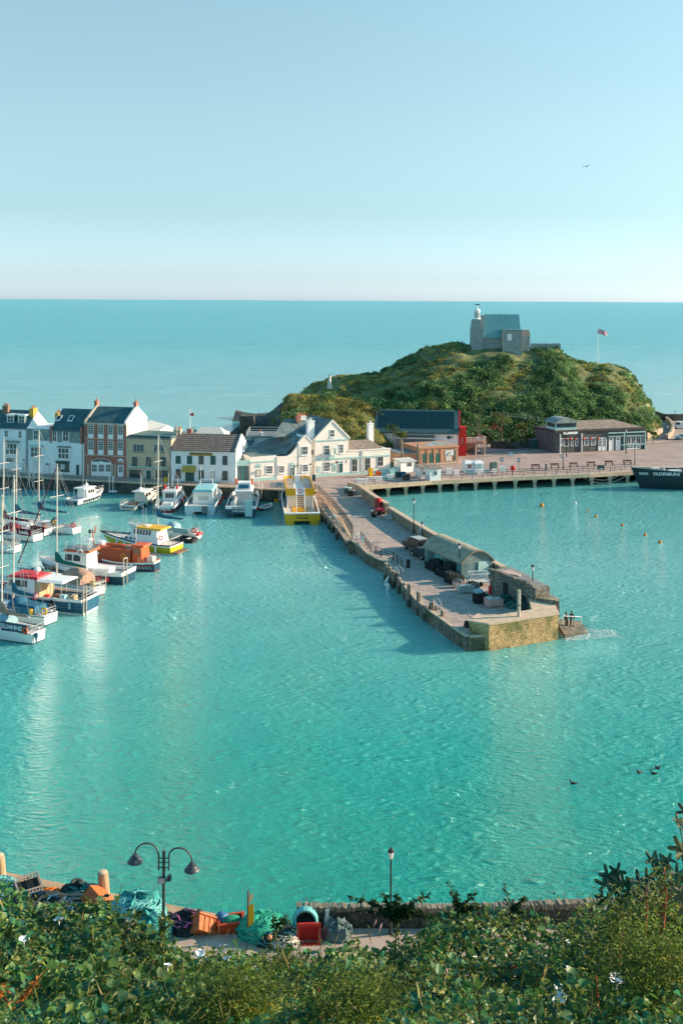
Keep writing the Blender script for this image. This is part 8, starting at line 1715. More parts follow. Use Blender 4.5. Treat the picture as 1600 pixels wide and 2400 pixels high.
# ------------------------------------------------------------------ near quay below the bank
ZN = 3.6
def n3(px, py, z=ZN): return at(px, py, z)
NE = [n3(-120, 2024), n3(0, 2047), n3(250, 2097), n3(540, 2154), n3(640, 2170), n3(700, 2176)]
pts = [(p.x, p.y) for p in NE]+[(-2.2, 55.6), (9, 55.6), (14.5, 56.1), (30, 57.5)]
mb = MB(); mb.prism([(-32, 20), (32, 20)]+list(reversed(pts)), -1, ZN)
m_nquay = mat('near_quay_concrete', (.40, .31, .25), .9, .18, .7, .2)
struct(mb.build('near_quay', m_nquay), 'concrete quay below the bank in the foreground')
mb = MB()
for a, b in zip(NE[:-1], NE[1:]):
    d = (b-a); d.z = 0; d.normalize(); nn = Vector((-d.y, d.x, 0))
    mb.prism([(a-nn*.55)[:2], (b-nn*.55)[:2], (b+nn*.06)[:2], (a+nn*.06)[:2]], ZN, ZN+.09)
struct(mb.build('kerb', mat('worn_edging', (.42, .29, .18), .9, .2, 1.2, .2)), 'worn brownish edging of the near quay')
# dark stone wall with upright coping stones
m_dwall = stonemat('dark_rubble', (.035, .04, .035), (.10, .085, .06), (.02, .022, .02), 2.2)
wa, wb, wc = n3(694, 2176), n3(1080, 2178), n3(1440, 2164)
mb = MB(); cap = MB(); k = 0; TOPW = 4.62
for a, b in ((wa, wb), (wb, wc), (wc, n3(1720, 2140))):
    d = (b-a); d.z = 0; L_ = d.length; d.normalize(); nn = Vector((-d.y, d.x, 0))*.45
    mb.prism([a[:2], b[:2], (b+nn)[:2], (a+nn)[:2]], ZN-.1, TOPW-.16)
    i = 0
    while i < L_:
        w_ = rnd(.06, .14); c = a+d*(i+w_/2)+nn*.5; cap.cbox((c.x, c.y, TOPW-.08+rnd(-.03, .03)), (w_*.85, .46+rnd(-.06, .08), .24+rnd(-.05, .08)), math.atan2(d.y, d.x)+rnd(-.08, .08), rnd(-.05, .05), rnd(-.15, .15)); i += w_
o = mb.build('quay_wall', m_dwall); tag(o, 'dark stone wall with upright coping stones along the near quay', 'wall'); cap.build('coping', mat('coping_slate', (.26, .21, .15), .9, .5, 5), o)
# piles on the near quay
for px, ty, by, lab, r_ in ((243, 2045, 2106, 'rounded timber pile behind the orange crate', .33), (0, 2005, 2060, 'timber pile cut by the left edge', .33)):
    p = n3(px, by); tp = atD(px, ty, p.y); t = thing('timber_pile', lab, 'pile', (p.x, p.y, ZN), 0, 'timber piles on the near quay'); h = tp.z-ZN
    MB().tube([(0.04, 0, -.5), (0, 0, h*.5), (-.06, 0, h)], r_, 12, r_*.85).build('timber', mat('pale_pile', (.38, .27, .15), .9, .3, 3, .4, stretch=(3, 3, .5)), t); MB().lathe([(r_*.83, 0), (r_*.6, .07), (.02, .1)], (-.06, 0, h), 12).build('cap', m_coping, t)
# double swan-neck lamp
p = n3(383, 2170); z0 = p.z; D = p.y; k = D/F
t = thing('street_lamp', 'black double swan-neck street lamp with two bell shades and a floodlight', 'street lamp', (p.x, D, ZN)); hz = lambda py: atD(383, py, D).z-ZN
m_lpost = mat('blue_grey_iron', (.03, .05, .055), .45, .1); m_shade = mat('lamp_shade_grey', (.045, .065, .07), .4, .15)
MB().lathe([(.12, 0), (.11, .6), (.085, .65), (.08, hz(2000)), (.09, hz(2000)+.02), (.085, hz(1995))], n=10).build('post', m_lpost, t)
for sx, ex, ty, ey in ((-1, 316, 1977, 2002), (1, 449, 1988, 2021)):
    xe = (ex-383)*k; top = hz(ty); ze = hz(ey); x0 = sx*.26; P = [(x0, 0, hz(2040)), (x0, 0, hz(2010))]
    for i in range(0, 13):
        a = math.pi*i/12; cx = (x0+xe)/2; rx = abs(xe-x0)/2; zb = hz(2008)+(ze-hz(2008))*i/12; P.append((cx-sx*rx*math.cos(a), 0, zb+(top-(hz(2008)+ze)/2)*math.sin(a)))
    o = MB().tube(P, .045, 7).tube([(0, 0, hz(2012)), (x0, 0, hz(2012))], .03, 5).tube([(0, 0, hz(2022)), (x0, 0, hz(2022))], .03, 5).tube([(0, 0, hz(2034)), (x0, 0, hz(2034))], .03, 5).build('arm', m_lpost, t)
    MB().lathe([(.05, 0), (.14, -.03), (.15, -.14), (.24, -.17), (.26, -.25), (.32, -.28), (.40, -.37), (.41, -.43), (.3, -.43)], (xe, 0, ze), 16).build('lamp_shade', m_shade, o, smooth=True); MB().ball((xe, 0, ze-.46), .15, 10, 7).build('bulb', mat('lamp_globe', (.62, .66, .66), .2, .03), o, smooth=True)
MB().box(-.27, .12, -.22, -.09, hz(2067), hz(2053)).build('floodlight', m_shade, t); MB().box(-.24, .09, -.235, -.222, hz(2066), hz(2054)).build('floodlight_glass', mat('flood_glass', (.45, .5, .48), .2), t); MB().taper(.12, .40, -.2, .05, hz(2062), hz(2051), .1, 0, 0).build('camera_box', m_lpost, t)
# single lamp post
p = n3(915, 2190); tp = atD(915, 1986, p.y).z; harbour_lamp((p.x, p.y, ZN), tp, 'black lamp post with white lantern behind the bushes', group=None, s=.78)
# leaning sign posts
p = n3(583, 2206); kq = p.y/F; t = thing('marker_post', 'yellow sign panels fixed to a brown post, standing on the near quay', 'sign', (p.x, p.y, ZN)); hz = lambda py: atD(583, py, p.y).z-ZN
MB().box(-.09, -.01, -.04, .04, 0, hz(2088)).build('post', m_wood, t); MB().extr([(-.02, hz(2172)), (.24, hz(2160)), (.24, hz(2116)), (-.02, hz(2122))], -.07, -.045).build('panel', mat('bright_yellow', (.72, .42, .01), .6, .08), t); MB().extr([(-.0, hz(2116)), (.2, hz(2108)), (.2, hz(2092)), (-.0, hz(2098))], -.07, -.045).build('panel', mat('yellow_white', (.7, .6, .35), .6, .2, 8), t)
p = n3(765, 2190); t = thing('marker_post', 'pale teal board standing against the dark stone wall', 'sign', (p.x, p.y, ZN)); hz = lambda py: atD(765, py, p.y).z-ZN
MB().extr([(-.14, 0), (.06, 0), (.14, hz(2132)), (-.06, hz(2134))], -.05, .05).build('panel', mat('pale_mint_board', (.45, .66, .62), .6, .15, 3), t); MB().box(-.14, -.1, -.08, -.051, 0, hz(2150)).build('post', m_teal, t)
# crates, nets and gear
m_ocr = mat('orange_fishbox', (.50, .13, .035), .7, .45, 6); m_rcr = mat('red_fishbox', (.58, .03, .02), .5, .15, 3); m_blk = mat('dark_wood', (.05, .05, .05), .9, .3, 5)
def fishbox(p, rz, rx, ry, sx, sy, h, m, lab, slat=False, load=None):
    t = thing('fish_box', lab, 'crate', p, 0, 'fish boxes on the near quay'); t.rotation_euler = (rx, ry, rz); w_ = .06; mb = MB()
    mb.taper(-sx, sx, -sy, -sy+w_, 0, h, -.04, -.04, 0); mb.taper(-sx, sx, sy-w_, sy, 0, h, -.04, -.04, 0); mb.box(-sx, -sx+w_, -sy+w_, sy-w_, 0, h); mb.box(sx-w_, sx, -sy+w_, sy-w_, 0, h); mb.box(-sx+w_, sx-w_, -sy+w_, sy-w_, 0, w_); mb.build('box_wall', m, t)
    rm = MB(); rm.box(-sx-.09, sx+.09, -sy-.07, -sy-.003, h-.08, h); rm.box(-sx-.09, sx+.09, sy+.003, sy+.07, h-.08, h); rm.box(-sx-.09, -sx-.045, -sy-.002, sy+.002, h-.08, h); rm.box(sx+.045, sx+.09, -sy-.002, sy+.002, h-.08, h); rm.build('rim', m, t)
    rb = MB()
    for i in range(1, 4): x = -sx+2*sx*i/4; rb.box(x-.02, x+.02, -sy-.045, -sy-.003, .02, h-.09)
    rb.build('rib', m, t)
    if load: heap(0, 0, 0, '', .5, load, p3=(0, 0, 0)) if False else MB().ball((0, 0, h*.75), .5, 12, 7, (sx*.85, sy*.8, h*.5)).build('load', load, t, smooth=True)
    return t
p = n3(240, 2128); fishbox(p+Vector((0, 0, .78)), R(-40), R(152), R(18), .62, .5, .75, m_ocr, 'orange fish box tipped on its side before the timber pile')
p = n3(472, 2182); t2 = fishbox(p+Vector((.1, -.3, -.05)), R(30), R(-40), R(30), .62, .52, .8, m_ocr, 'split orange fish box lying open beside the dark gear, left of the red-rimmed box')
p = n3(543, 2178); fishbox(p, R(8), 0, R(-4), .62, .42, .55, mat('red_orange_box', (.62, .07, .02), .5, .15, 3), 'red-orange rimmed fish box full of green net', load=mat('green_net', (.02, .28, .16), .9, .4, 9, .8))
p = n3(723, 2198); fishbox(p+Vector((0, -.1, .32)), R(4), R(75), 0, .52, .45, .5, m_rcr, 'bright red fish box standing on its side against coiled rope')
# grey wire crate
p = n3(68, 2108); t = thing('wire_crate', 'big grey grid-sided crate with a dark inside and a pale label', 'crate', p+Vector((0, 0, .05)), R(30)); t.rotation_euler = (R(8), R(-4), R(28)); mb = MB(); S_, H_ = .62, .95
m_wc = mat('grey_plastic', (.36, .32, .27), .7, .15, 4)
for i in range(8):
    c = -S_+2*S_*i/7
    for y in (-S_, S_): mb.box(c-.025, c+.025, y-.02, y+.02, 0, H_); mb.box(y-.021, y+.021, c-.025, c+.025, 0, H_)
for j in range(6):
    z = H_*j/5; e = .03 if j == 5 else .022
    for y in (-S_, S_): mb.box(-S_-.03, S_+.03, y-.028, y+.028, z-e, z+e); mb.box(y-.029, y+.029, -S_+.029, S_-.029, z-e, z+e)
mb.build('grid', m_wc, t); MB().box(-S_+.04, S_-.04, -S_+.04, S_-.04, 0, H_*.72).build('inside', m_dk, t); MB().box(-S_+.05, -.12, -S_-.05, -S_-.03, .3, .65).build('label_plate', m_curt, t)
# wooden pallets
p = n3(170, 2130); t = thing('wooden_pallet', 'grey-pink slatted wooden pallet propped between the wire crate and the orange box', 'pallet', p+Vector((0, 0, .1))); t.rotation_euler = (R(58), R(-6), R(-8)); m_pal = mat('pallet_wood', (.48, .32, .24), .9, .25, 3)
for i in range(6): MB().box(-.62, .62, -.5+.2*i, -.5+.2*i+.12, .1, .13).build('slat', m_pal, t)
MB().box(-.6, -.5, -.5, .62, 0, .099).box(.5, .6, -.5, .62, 0, .099).box(-.05, .05, -.5, .62, 0, .099).build('bearer', m_pal, t)
p = n3(163, 2140); t = thing('white_sign', 'small white square sign with a round dark mark below the pallet', 'sign', p+Vector((.0, -1.2, .1)), 0); t.rotation_euler = (0, R(8), R(-5)); MB().box(-.25, .25, -.02, .02, .1, .6).build('panel', m_white, t); MB().ring((0, -.03, .36), .14, .025, Matrix.Rotation(R(90), 4, 'X')).box(-.03, .03, -.035, -.022, .28, .44).build('mark', m_greyd, t); MB().box(-.03, .03, -.01, .04, -.3, .1).build('post', m_greyd, t)
m_nblue = mat('pale_blue_net', (.12, .36, .40), .95, .45, 7, 1.0); m_nteal = mat('teal_net', (.04, .30, .28), .95, .45, 6, 1.0); m_rteal = mat('teal_rope', (.16, .48, .46), .9, .25, 6); m_ngreen = mat('emerald_net', (.015, .33, .22), .95, .4, 8, 1.0); m_rgreen = mat('emerald_rope', (.05, .45, .30), .9, .2, 6); m_rorange = mat('orange_rope', (.60, .16, .02), .9, .25, 6); m_rwhite = mat('white_rope', (.62, .57, .48), .9, .2, 6); m_ndark = mat('black_net', (.02, .035, .035), .95, .5, 7, 1.0)
heap(0, 2100, ZN, 'pale blue-green net heap at the left edge', 1.05, m_nblue, rope=m_rteal, n=46, seed=11, sz=.42)
heap(-15, 2118, ZN, 'dark blue bundled net in front of the left pale heap', 1.0, mat('navy_net', (.01, .10, .15), .95, .4, 7, 1.0), rope=m_rteal, n=12, seed=12, sz=.5)
heap(118, 2110, ZN, 'bright orange rope heap beside the wire crate', .75, m_rorange, rope=m_rorange, n=40, seed=13, sz=.32)
heap(148, 2112, ZN, 'pale rope tangle right of the orange rope', .6, m_ndark, rope=m_rwhite, n=30, seed=14, sz=.3)
heap(185, 2108, ZN, 'black net heap with teal rope under the tyre', 1.1, m_ndark, rope=m_net2, n=26, seed=15, sz=.3)
heap(100, 2150, ZN, 'dark gear heap below the wire crate', 1.6, m_ndark, rope=m_cover, n=16, seed=16, sz=.3)
heap(320, 2152, ZN, 'large crumpled teal net heap at the foot of the double lamp', 1.5, m_nteal, rope=m_rteal, n=70, seed=17, sz=.36)
heap(300, 2182, ZN, 'white and pink rag heap in front of the teal net', .9, m_curt, rope=m_rwhite, n=8, seed=18, sz=.3)
heap(350, 2195, ZN, 'dark green net heap lowest by the lamp post', 1.1, m_nteal, rope=m_net2, n=30, seed=19, sz=.4)
heap(438, 2172, ZN, 'black gear heap with a pink scrap right of the double lamp', 1.1, m_ndark, rope=mat('pink_rope', (.6, .15, .35), .9), n=5, seed=20, sz=.3)
heap(613, 2190, ZN, 'rounded emerald green net mound beside the yellow post', 1.15, m_ngreen, rope=m_rgreen, n=80, seed=21, sz=.42)
heap(640, 2198, ZN, 'dark net heap between the emerald mound and the red box', 1.2, m_ndark, rope=m_net2, n=16, seed=22, sz=.25); heap(668, 2215, ZN, 'pale coiled rope heap in front of the red box', .75, m_ndark, rope=m_rwhite, n=40, seed=23, sz=.3)
heap(790, 2196, ZN, 'grey-green covered bundle right of the pale teal board', .75, mat('grey_green_bundle', (.10, .16, .15), .9, .3, 5, .6), rope=m_greyd, n=6, seed=24, sz=.5)
p = n3(520, 2172); t = thing('blue_tub', 'crumpled blue plastic sack between the orange boxes', 'sack', p); MB().ball((0, 0, .35), .4, 12, 8, (.42, .35, .4)).build('sack', mat('blue_plastic', (.04, .16, .30), .4, .4, 5, .8), t, smooth=True)
p = n3(715, 2190); t = thing('rope_coil', 'thick pale blue rope coil behind the red fish box', 'rope', p+Vector((0, .25, .5))); t.rotation_euler = (R(80), 0, 0); mb = MB()
for i in range(4): mb.ring((0, 0, -.15+.1*i), .62-.02*i, .075, n=22)
mb.build('coil', m_rteal, t)
p = n3(180, 2100); t = thing('old_tyre', 'old black tyre lying on the dark nets', 'fender', p+Vector((0, 0, .62))); t.rotation_euler = (R(18), R(8), 0); MB().ring((0, 0, 0), .27, .12, n=20, k=8).build('rubber', mat('grey_tyre', (.05, .055, .055), .8, .2, 5), t, smooth=True)  # an old tyre on the nets, not hung as a fender
p = n3(393, 2165); t = thing('orange_float', 'small orange ball float right of the double lamp', 'float', p+Vector((0, 0, .2))); MB().ball((0, 0, 0), .18, 12, 9).build('ball', m_ocr, t, smooth=True)
p = n3(634, 2196); t = thing('orange_float', 'pale orange ball float caught on the emerald net', 'float', p+Vector((0, -.9, .5))); MB().ball((0, 0, 0), .14, 12, 9).build('ball', m_pot, t, smooth=True)

# ------------------------------------------------------------------ the planted bank under the camera
CREST = [(-200, 2110), (0, 2105), (70, 2108), (150, 2128), (260, 2135), (300, 2175), (370, 2165), (410, 2165), (440, 2185), (480, 2200), (520, 2180), (560, 2180), (600, 2215), (640, 2245), (700, 2226), (760, 2222), (800, 2205), (850, 2170), (950, 2155), (1000, 2135), (1060, 2150), (1120, 2155), (1250, 2162), (1330, 2150), (1400, 2135), (1480, 2110), (1540, 2085), (1800, 2060)]
def bank(x, y):
    px = CX+x/max(y, .1)*F; cr = interp(px, CREST)+(26 if px < 760 else 16)
    yc = 12.5; zc = CAMZ-(cr-HY)*yc/F
    z0 = CAMZ-(2560-HY)*5.0/F
    if y < yc: t = (y-5.0)/(yc-5.0); z = z0+(zc-z0)*t-.25*math.sin(math.pi*max(0, min(1, t)))*1.0
    else: z = zc-(y-yc)*1.15-.02*(y-yc)**2*0
    return max(z, ZN-.2)
xs = np.linspace(-26, 26, 90); ys = np.concatenate([np.linspace(2.5, 14, 40), np.linspace(15, 40, 14)])
V = np.array([(x*(y+3)/26, y, bank(x*(y+3)/26, y)-.6) for y in ys for x in xs]); nx = len(xs)
Fc = np.array([(j*nx+i, j*nx+i+1, (j+1)*nx+i+1, (j+1)*nx+i) for j in range(len(ys)-1) for i in range(nx-1)])
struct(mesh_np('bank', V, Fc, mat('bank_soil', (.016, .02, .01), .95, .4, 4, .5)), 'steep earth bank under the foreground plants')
m_bind = leafmat('bindweed_leaves', [(.045, .14, .04), (.10, .20, .04), (.03, .17, .085), (.20, .24, .05)], .35, .45)
m_bram = leafmat('bramble_leaves', [(.10, .17, .035), (.23, .27, .055), (.05, .11, .04), (.30, .28, .08)], .35, .5)
m_fenn = leafmat('fennel_leaves', [(.10, .19, .03), (.20, .26, .04), (.05, .11, .03)], .4, .6)
m_stem = mat('dry_stem', (.30, .19, .08), .8, .3, 5); m_redstem = mat('red_stem', (.38, .10, .05), .8, .25, 5); m_gstem = mat('green_stem', (.10, .14, .03), .8, .3, 5)
def lum(x, y): return noise.fractal(Vector((x*1.1, y*1.1, 2.2)), 1, 2, 3)
def cover(name, label, N, size, m, test, depth=.45, aspect=.6, up=.5, fold=.18):
    P = []
    while len(P) < N:
        y = 4.6+(13.6-4.6)*random.random()**.75; x = rnd(-.36, .36)*y*1.02; px = CX+x/y*F
        if not test(px, y, x): continue
        l = lum(x, y); d = abs(random.gauss(0, .5))*depth
        P.append((x, y, bank(x, y)+.5*l-d*1.2+.05))
    P = np.array(P); V_, F_ = leaf_arrays(P, RNG.uniform(*size, len(P))*np.clip(P[:, 1]/8.5, .55, 1.05), RNG, up=up, aspect=aspect, fold=fold)
    return struct(mesh_np(name, V_, F_, m), label, 'stuff')
patch = lambda x, y, s: noise.noise(Vector((x*.9+s*7, y*.9, s)))
o = cover('bindweed_cover', 'mass of broad green bindweed leaves over the bank', 19000, (.045, .115), m_bind, lambda px, y, x: random.random() < (.9 if px < 560 else .38+.3*(patch(x, y, 1) > .1)), aspect=.85); o['category'] = 'bindweed'
o = cover('bramble_cover', 'tangle of small bramble leaves over the bank', 44000, (.028, .075), m_bram, lambda px, y, x: random.random() < (.35 if px < 480 and patch(x, y, 2) < .1 else .8) and px < 1700, depth=.5, aspect=.55); o['category'] = 'bramble'
o = cover('dark_ivy_cover', 'dark ivy leaves low in the gaps of the bank', 9000, (.05, .10), leafmat('ivy_leaves', [(.018, .10, .06), (.03, .14, .085), (.012, .06, .035)], .25, .35), lambda px, y, x: patch(x, y, 3) > .0, depth=.8, aspect=.8); o['category'] = 'ivy'
# grass stalks
P = []
while len(P) < 420:
    y = rnd(6, 12.5); x = rnd(-.34, .34)*y; P.append((x, y, bank(x, y)+.1))
V_, F_ = leaf_arrays(np.array(P), RNG.uniform(.1, .28, len(P)), RNG, up=0, aspect=.022, fold=.05, ori=np.array([[.2, -.2, .9]])); o = struct(mesh_np('grass_stalks', V_, F_, leafmat('stalk_blades', [(.2, .17, .06), (.12, .15, .03), (.3, .22, .1)], .2)), 'thin dry grass stalks standing out of the undergrowth', 'stuff'); o['category'] = 'grass'
def bp(px, py):                               # the bank surface seen at px,py
    d = ray(px, py); lo = 4.0
    for i in range(400):
        y = 4+i*.025; z = CAMZ+d.z*y
        if z < bank(d.x*y, y)+.05: return Vector((d.x*y, y, z))
    return Vector((d.x*12, 12, CAMZ+d.z*12))
# white bindweed trumpets
m_petal = mat('bindweed_petal', (.74, .78, .78), .6, .05, 5); m_ppetal = mat('pink_bud', (.68, .42, .40), .6, .15, 6)
def trumpet(px, py, lab, s=.045, rx=.4, rz=0., bud=False):
    p = bp(px, py); t = thing('bindweed_flower', lab, 'flower', p+Vector((0, -.06, .06)), 0, 'bindweed flowers on the bank'); t.rotation_euler = (rx, rnd(-.4, .4), rz); n = 10
    if bud: MB().lathe([(.004, -.03), (.007, 0), (.010, .02), (.004, .05), (.001, .06)], n=7).build('bud', m_ppetal, t, smooth=True)
    else:
        rings = []
        for r_, z in ((.12, -1.3), (.16, -.6), (.3, -.1), (.75, .35), (1.1, .42), (1.15, .36)): rings.append([(s*r_*(1+.10*(k % 2)*(r_ > .7))*math.cos(2*math.pi*k/n), s*r_*(1+.10*(k % 2)*(r_ > .7))*math.sin(2*math.pi*k/n), s*z+s*.1*math.sin(k*2.5)*(r_ > .5)) for k in range(n)])
        MB().loft(rings, caps=False).build('petals', m_petal, t, smooth=True)
    MB().tube([(0, 0, -1.2*s if not bud else -.03), (.01, 0, -3*s if not bud else -.1)], .004, 5).build('flower_stalk', m_gstem, t)
FL = [(140, 2163, .05, 'white bindweed flower, largest at upper left'), (60, 2210, .045, 'white bindweed flower at the far left of the bank'), (240, 2150, .02, 'tiny white bindweed flower above the teal net'), (525, 2225, .04, 'pale bindweed flower near the middle of the bank'), (470, 2242, .045, 'broad pale bindweed flower below the split orange box'), (395, 2270, .035, 'small pale bindweed flower right of the left clump'), (535, 2253, .035, 'half-hidden white bindweed flower below its pale neighbour'), (975, 2212, .03, 'white trumpet flower below the lamp post'), (1062, 2170, .03, 'pinkish white trumpet flower highest in the middle'), (1084, 2190, .025, 'small white trumpet flower just right of the highest one'), (1125, 2185, .03, 'white trumpet flower standing above the bramble at centre right'), (925, 2190, .028, 'pale trumpet flower at the foot of the lamp post'), (1330, 2215, .03, 'pale trumpet flower beside the gap at right'), (1447, 2190, .032, 'white trumpet flower by the red stems'), (1440, 2305, .06, 'large pale blue-white flower hanging low at right'), (1305, 2350, .055, 'pale flower in the dark hollow at lower right'), (1330, 2278, .03, 'small pale flower in the shade right of centre'), (1305, 2322, .035, 'blue-white flower above the dark hollow at right')]
for i, (px, py, s_, lab) in enumerate(FL): trumpet(px, py, lab, s_*1.0, rx=rnd(-.5, .35), rz=rnd(-.7, .7))
for i, (px, py, lab) in enumerate(((877, 2172, 'pink bindweed bud at the wall left of the lamp post'), (890, 2182, 'second pink bud just below the first at the wall'), (1150, 2195, 'orange-pink bud right of the standing trumpet flower'), (845, 2258, 'yellowish bud at left of the middle clump'), (1045, 2288, 'long pink bud low in the middle'), (1108, 2310, 'pale orange bud right of the long pink bud'), (232, 2332, 'pink bud low in the left-hand plants'), (1017, 2275, 'small pink bud above the long pink bud'))): trumpet(px, py, lab, .03, rx=rnd(-.5, .5), bud=True)
m_berry = mat('red_berry', (.55, .012, .012), .25, .1, 5)
for i, (px, py, n_, lab) in enumerate(((834, 2222, 2, 'pair of red berries by the quay gap'), (1195, 2270, 3, 'cluster of red berries at centre right'), (1192, 2237, 1, 'single red berry above the cluster'), (392, 2288, 1, 'single red berry in the left middle'), (735, 2385, 3, 'red berries low in the middle'), (1219, 2260, 1, 'single red berry right of the cluster'))):
    p = bp(px, py)+Vector((0, -.08, .05)); t = thing('berry_sprig', lab, 'berries', p, 0, 'red berries among the leaves')
    for k_ in range(n_): MB().ball((.025*k_, .0, .012*(k_ % 2)), .011, 8, 6).build('berry', m_berry, t, smooth=True)
    MB().tube([(.0, 0, .0), (.02, .02, -.08)], .003, 4).build('stalk', m_redstem, t)
# sprigs that stand out against the water
m_sprig = leafmat('sprig_leaves', [(.02, .055, .02), (.035, .08, .025), (.06, .09, .025)], .3); m_syc = leafmat('sycamore_leaves', [(.012, .06, .05), (.02, .085, .06), (.03, .09, .035)], .35)
def sprig(label, base, tips, D, m, lsz, n, name='sapling', stem=m_gstem, aspect=.5, group='saplings standing out of the bank', bend=.1):
    b = atD(*base, D); t = thing(name, label, 'plant', b, 0, group); st = MB(); P, S_ = [], []
    for tp in tips:
        q = atD(*tp[:2], D+(tp[2] if len(tp) > 2 else 0))-b; q0 = Vector((0, 0, -.25)) if not P else main; pts = [q0, q0.lerp(q, .35)+Vector((0, 0, .03)), q0.lerp(q, .7)+Vector((0, 0, .03)), q]; main = main if P else q*.45
        st.tube(pts, .011, 5, .003)
        for i in range(n):
            f = (.3 if q0.z < -.2 else .02)+(.7 if q0.z < -.2 else .98)*(i+1)/n; k_ = f*3-.0001; j = min(2, int(k_)); c = pts[j].lerp(pts[j+1], k_-j)
            for sd_ in (-1, 1): P.append(c+Vector((rnd(-.012, .012)+sd_*.006, rnd(-.02, .02), rnd(-.01, .012)))); S_.append(lsz*(1.15-.45*f)*rnd(.75, 1.2))
    st.build('stem', stem, t); V_, F_ = leaf_arrays(np.array([tuple(v) for v in P]), np.array(S_), RNG, up=.4, aspect=aspect); mesh_np('leaves', V_, F_, m, t); return t
sprig('leafy sapling spreading across the base of the lamp post', (925, 2190), [(935, 2110), (820, 2102), (838, 2135), (870, 2120), (895, 2098), (930, 2098), (968, 2120), (955, 2130), (1003, 2100), (988, 2140), (900, 2140), (1020, 2150)], 11.6, m_sprig, .08, 18)
sprig('two-armed leafy sprig right of the lamp post', (1098, 2190), [(1052, 2072), (1118, 2094), (1135, 2128), (1070, 2120), (1120, 2135), (1066, 2095)], 11.4, m_sprig, .06, 20)
sprig('slender curving leafy sprig above the wall at right', (1225, 2185), [(1180, 2070), (1236, 2108), (1210, 2130), (1225, 2150)], 11.4, m_sprig, .055, 20)
sprig('small leafy sprig over the quay edge left of the wall', (655, 2215), [(637, 2135), (648, 2150), (672, 2150), (680, 2158)], 11.8, m_sprig, .07, 6)
sprig('thin bare twig bending over the water beside the slender sprig', (1232, 2160), [(1268, 2103), (1240, 2120)], 11.4, m_sprig, .02, 3)
sprig('thin bare twig beside the timber pile', (255, 2150), [(287, 2072)], 12.2, m_sprig, .02, 3)
sprig('feathery leafy stem in front of the teal net at the lamp post', (385, 2240), [(378, 2135), (392, 2150), (372, 2160), (404, 2165), (380, 2180)], 10.8, m_bram, .06, 10)
# sycamore saplings at right with broad lobed leaves
def lobed(label, base, leaves, D, m, stem):
    b = atD(*base, D); t = thing('sycamore_sapling', label, 'plant', b, 0, 'sycamore saplings at the right'); st = MB(); lf = MB()
    for px, py, s_ in leaves:
        q = atD(px, py, D+rnd(-.15, .15))-b; st.tube([(0, 0, -.3), (q.x*.25, 0, q.z*.55), q], .011, 5, .004)
        a0 = rnd(0, 6.28); tilt = Matrix.Rotation(rnd(.5, 1.3), 3, 'X') @ Matrix.Rotation(rnd(-.5, .5), 3, 'Y'); n = 30; ring = []
        for k_ in range(n):
            a = 2*math.pi*k_/n; r_ = s_*.95*(.34+.68*math.cos(2.5*a)**2)*(1.0 if abs(a-math.pi) > .4 else .5); ring.append(q+tilt @ Vector((r_*math.cos(a+a0), r_*math.sin(a+a0), s_*.12*math.cos(5*a))))
        o_ = len(lf.v); lf.v += [tuple(q)]+[tuple(v) for v in ring]; lf.f += [(o_, o_+1+i, o_+1+(i+1) % n) for i in range(n)]; lf.m += [0]*n
    st.build('stem', stem, t); lf.build('leaves', m, t); return t
random.seed(21)
lobed('dark sycamore sapling with broad leaves over the wall, left of its pair', (1450, 2180), [(1425, 2052, .11), (1445, 2045, .10), (1418, 2072, .12), (1460, 2070, .10), (1440, 2080, .11), (1470, 2090, .10), (1475, 2072, .08), (1425, 2118, .12), (1440, 2128, .10), (1410, 2108, .08), (1485, 2100, .09)], 10.5, m_syc, m_gstem)
lobed('tall sycamore sapling with reddish stem near the right edge', (1552, 2180), [(1528, 2015, .10), (1540, 2022, .09), (1555, 2025, .10), (1565, 2018, .08), (1520, 2060, .11), (1500, 2068, .12), (1530, 2075, .11), (1512, 2085, .10), (1548, 2060, .07), (1548, 2040, .08), (1590, 2050, .12), (1600, 2062, .10), (1575, 2055, .06), (1500, 2105, .11), (1530, 2112, .10)], 10.2, m_syc, m_redstem)
lobed('pale-leaved sycamore shoot cut by the right edge', (1620, 2200), [(1592, 1988, .11), (1602, 2000, .12), (1590, 1925, .08), (1605, 1900, .09), (1585, 2080, .11), (1596, 2100, .12), (1600, 2120, .10), (1610, 1940, .08)], 9.4, leafmat('pale_sycamore', [(.17, .16, .09), (.12, .14, .06), (.03, .09, .06)], .4), m_stem)
# tall red-stemmed weeds
def weed(label, base, tip, D, n, lsz, m=m_bram, stem=m_redstem):
    b = atD(*base, D); q = atD(*tip, D)-b; t = thing('tall_weed', label, 'plant', b, 0, 'tall red-stemmed weeds at right'); MB().tube([(0, 0, -.2), q*.5+Vector((.02, 0, 0)), q], .014, 6, .006).build('stem', stem, t)
    P = [q*rnd(.1, 1.02)+Vector((rnd(-.1, .1), rnd(-.1, .1), rnd(-.03, .03))) for _ in range(n)]; V_, F_ = leaf_arrays(np.array([tuple(v) for v in P]), RNG.uniform(lsz*.6, lsz*1.2, n), RNG, up=.4, aspect=.45); mesh_np('leaves', V_, F_, m, t)
weed('tall leafy weed with an orange-red stem before the sycamore leaves', (1553, 2150), (1556, 2035), 9.6, 240, .05); weed('bushy leafy weed in front of the dark sapling', (1452, 2210), (1448, 2125), 9.8, 260, .05); weed('small leafy weed between the sycamore saplings', (1510, 2170), (1512, 2080), 9.9, 200, .045)
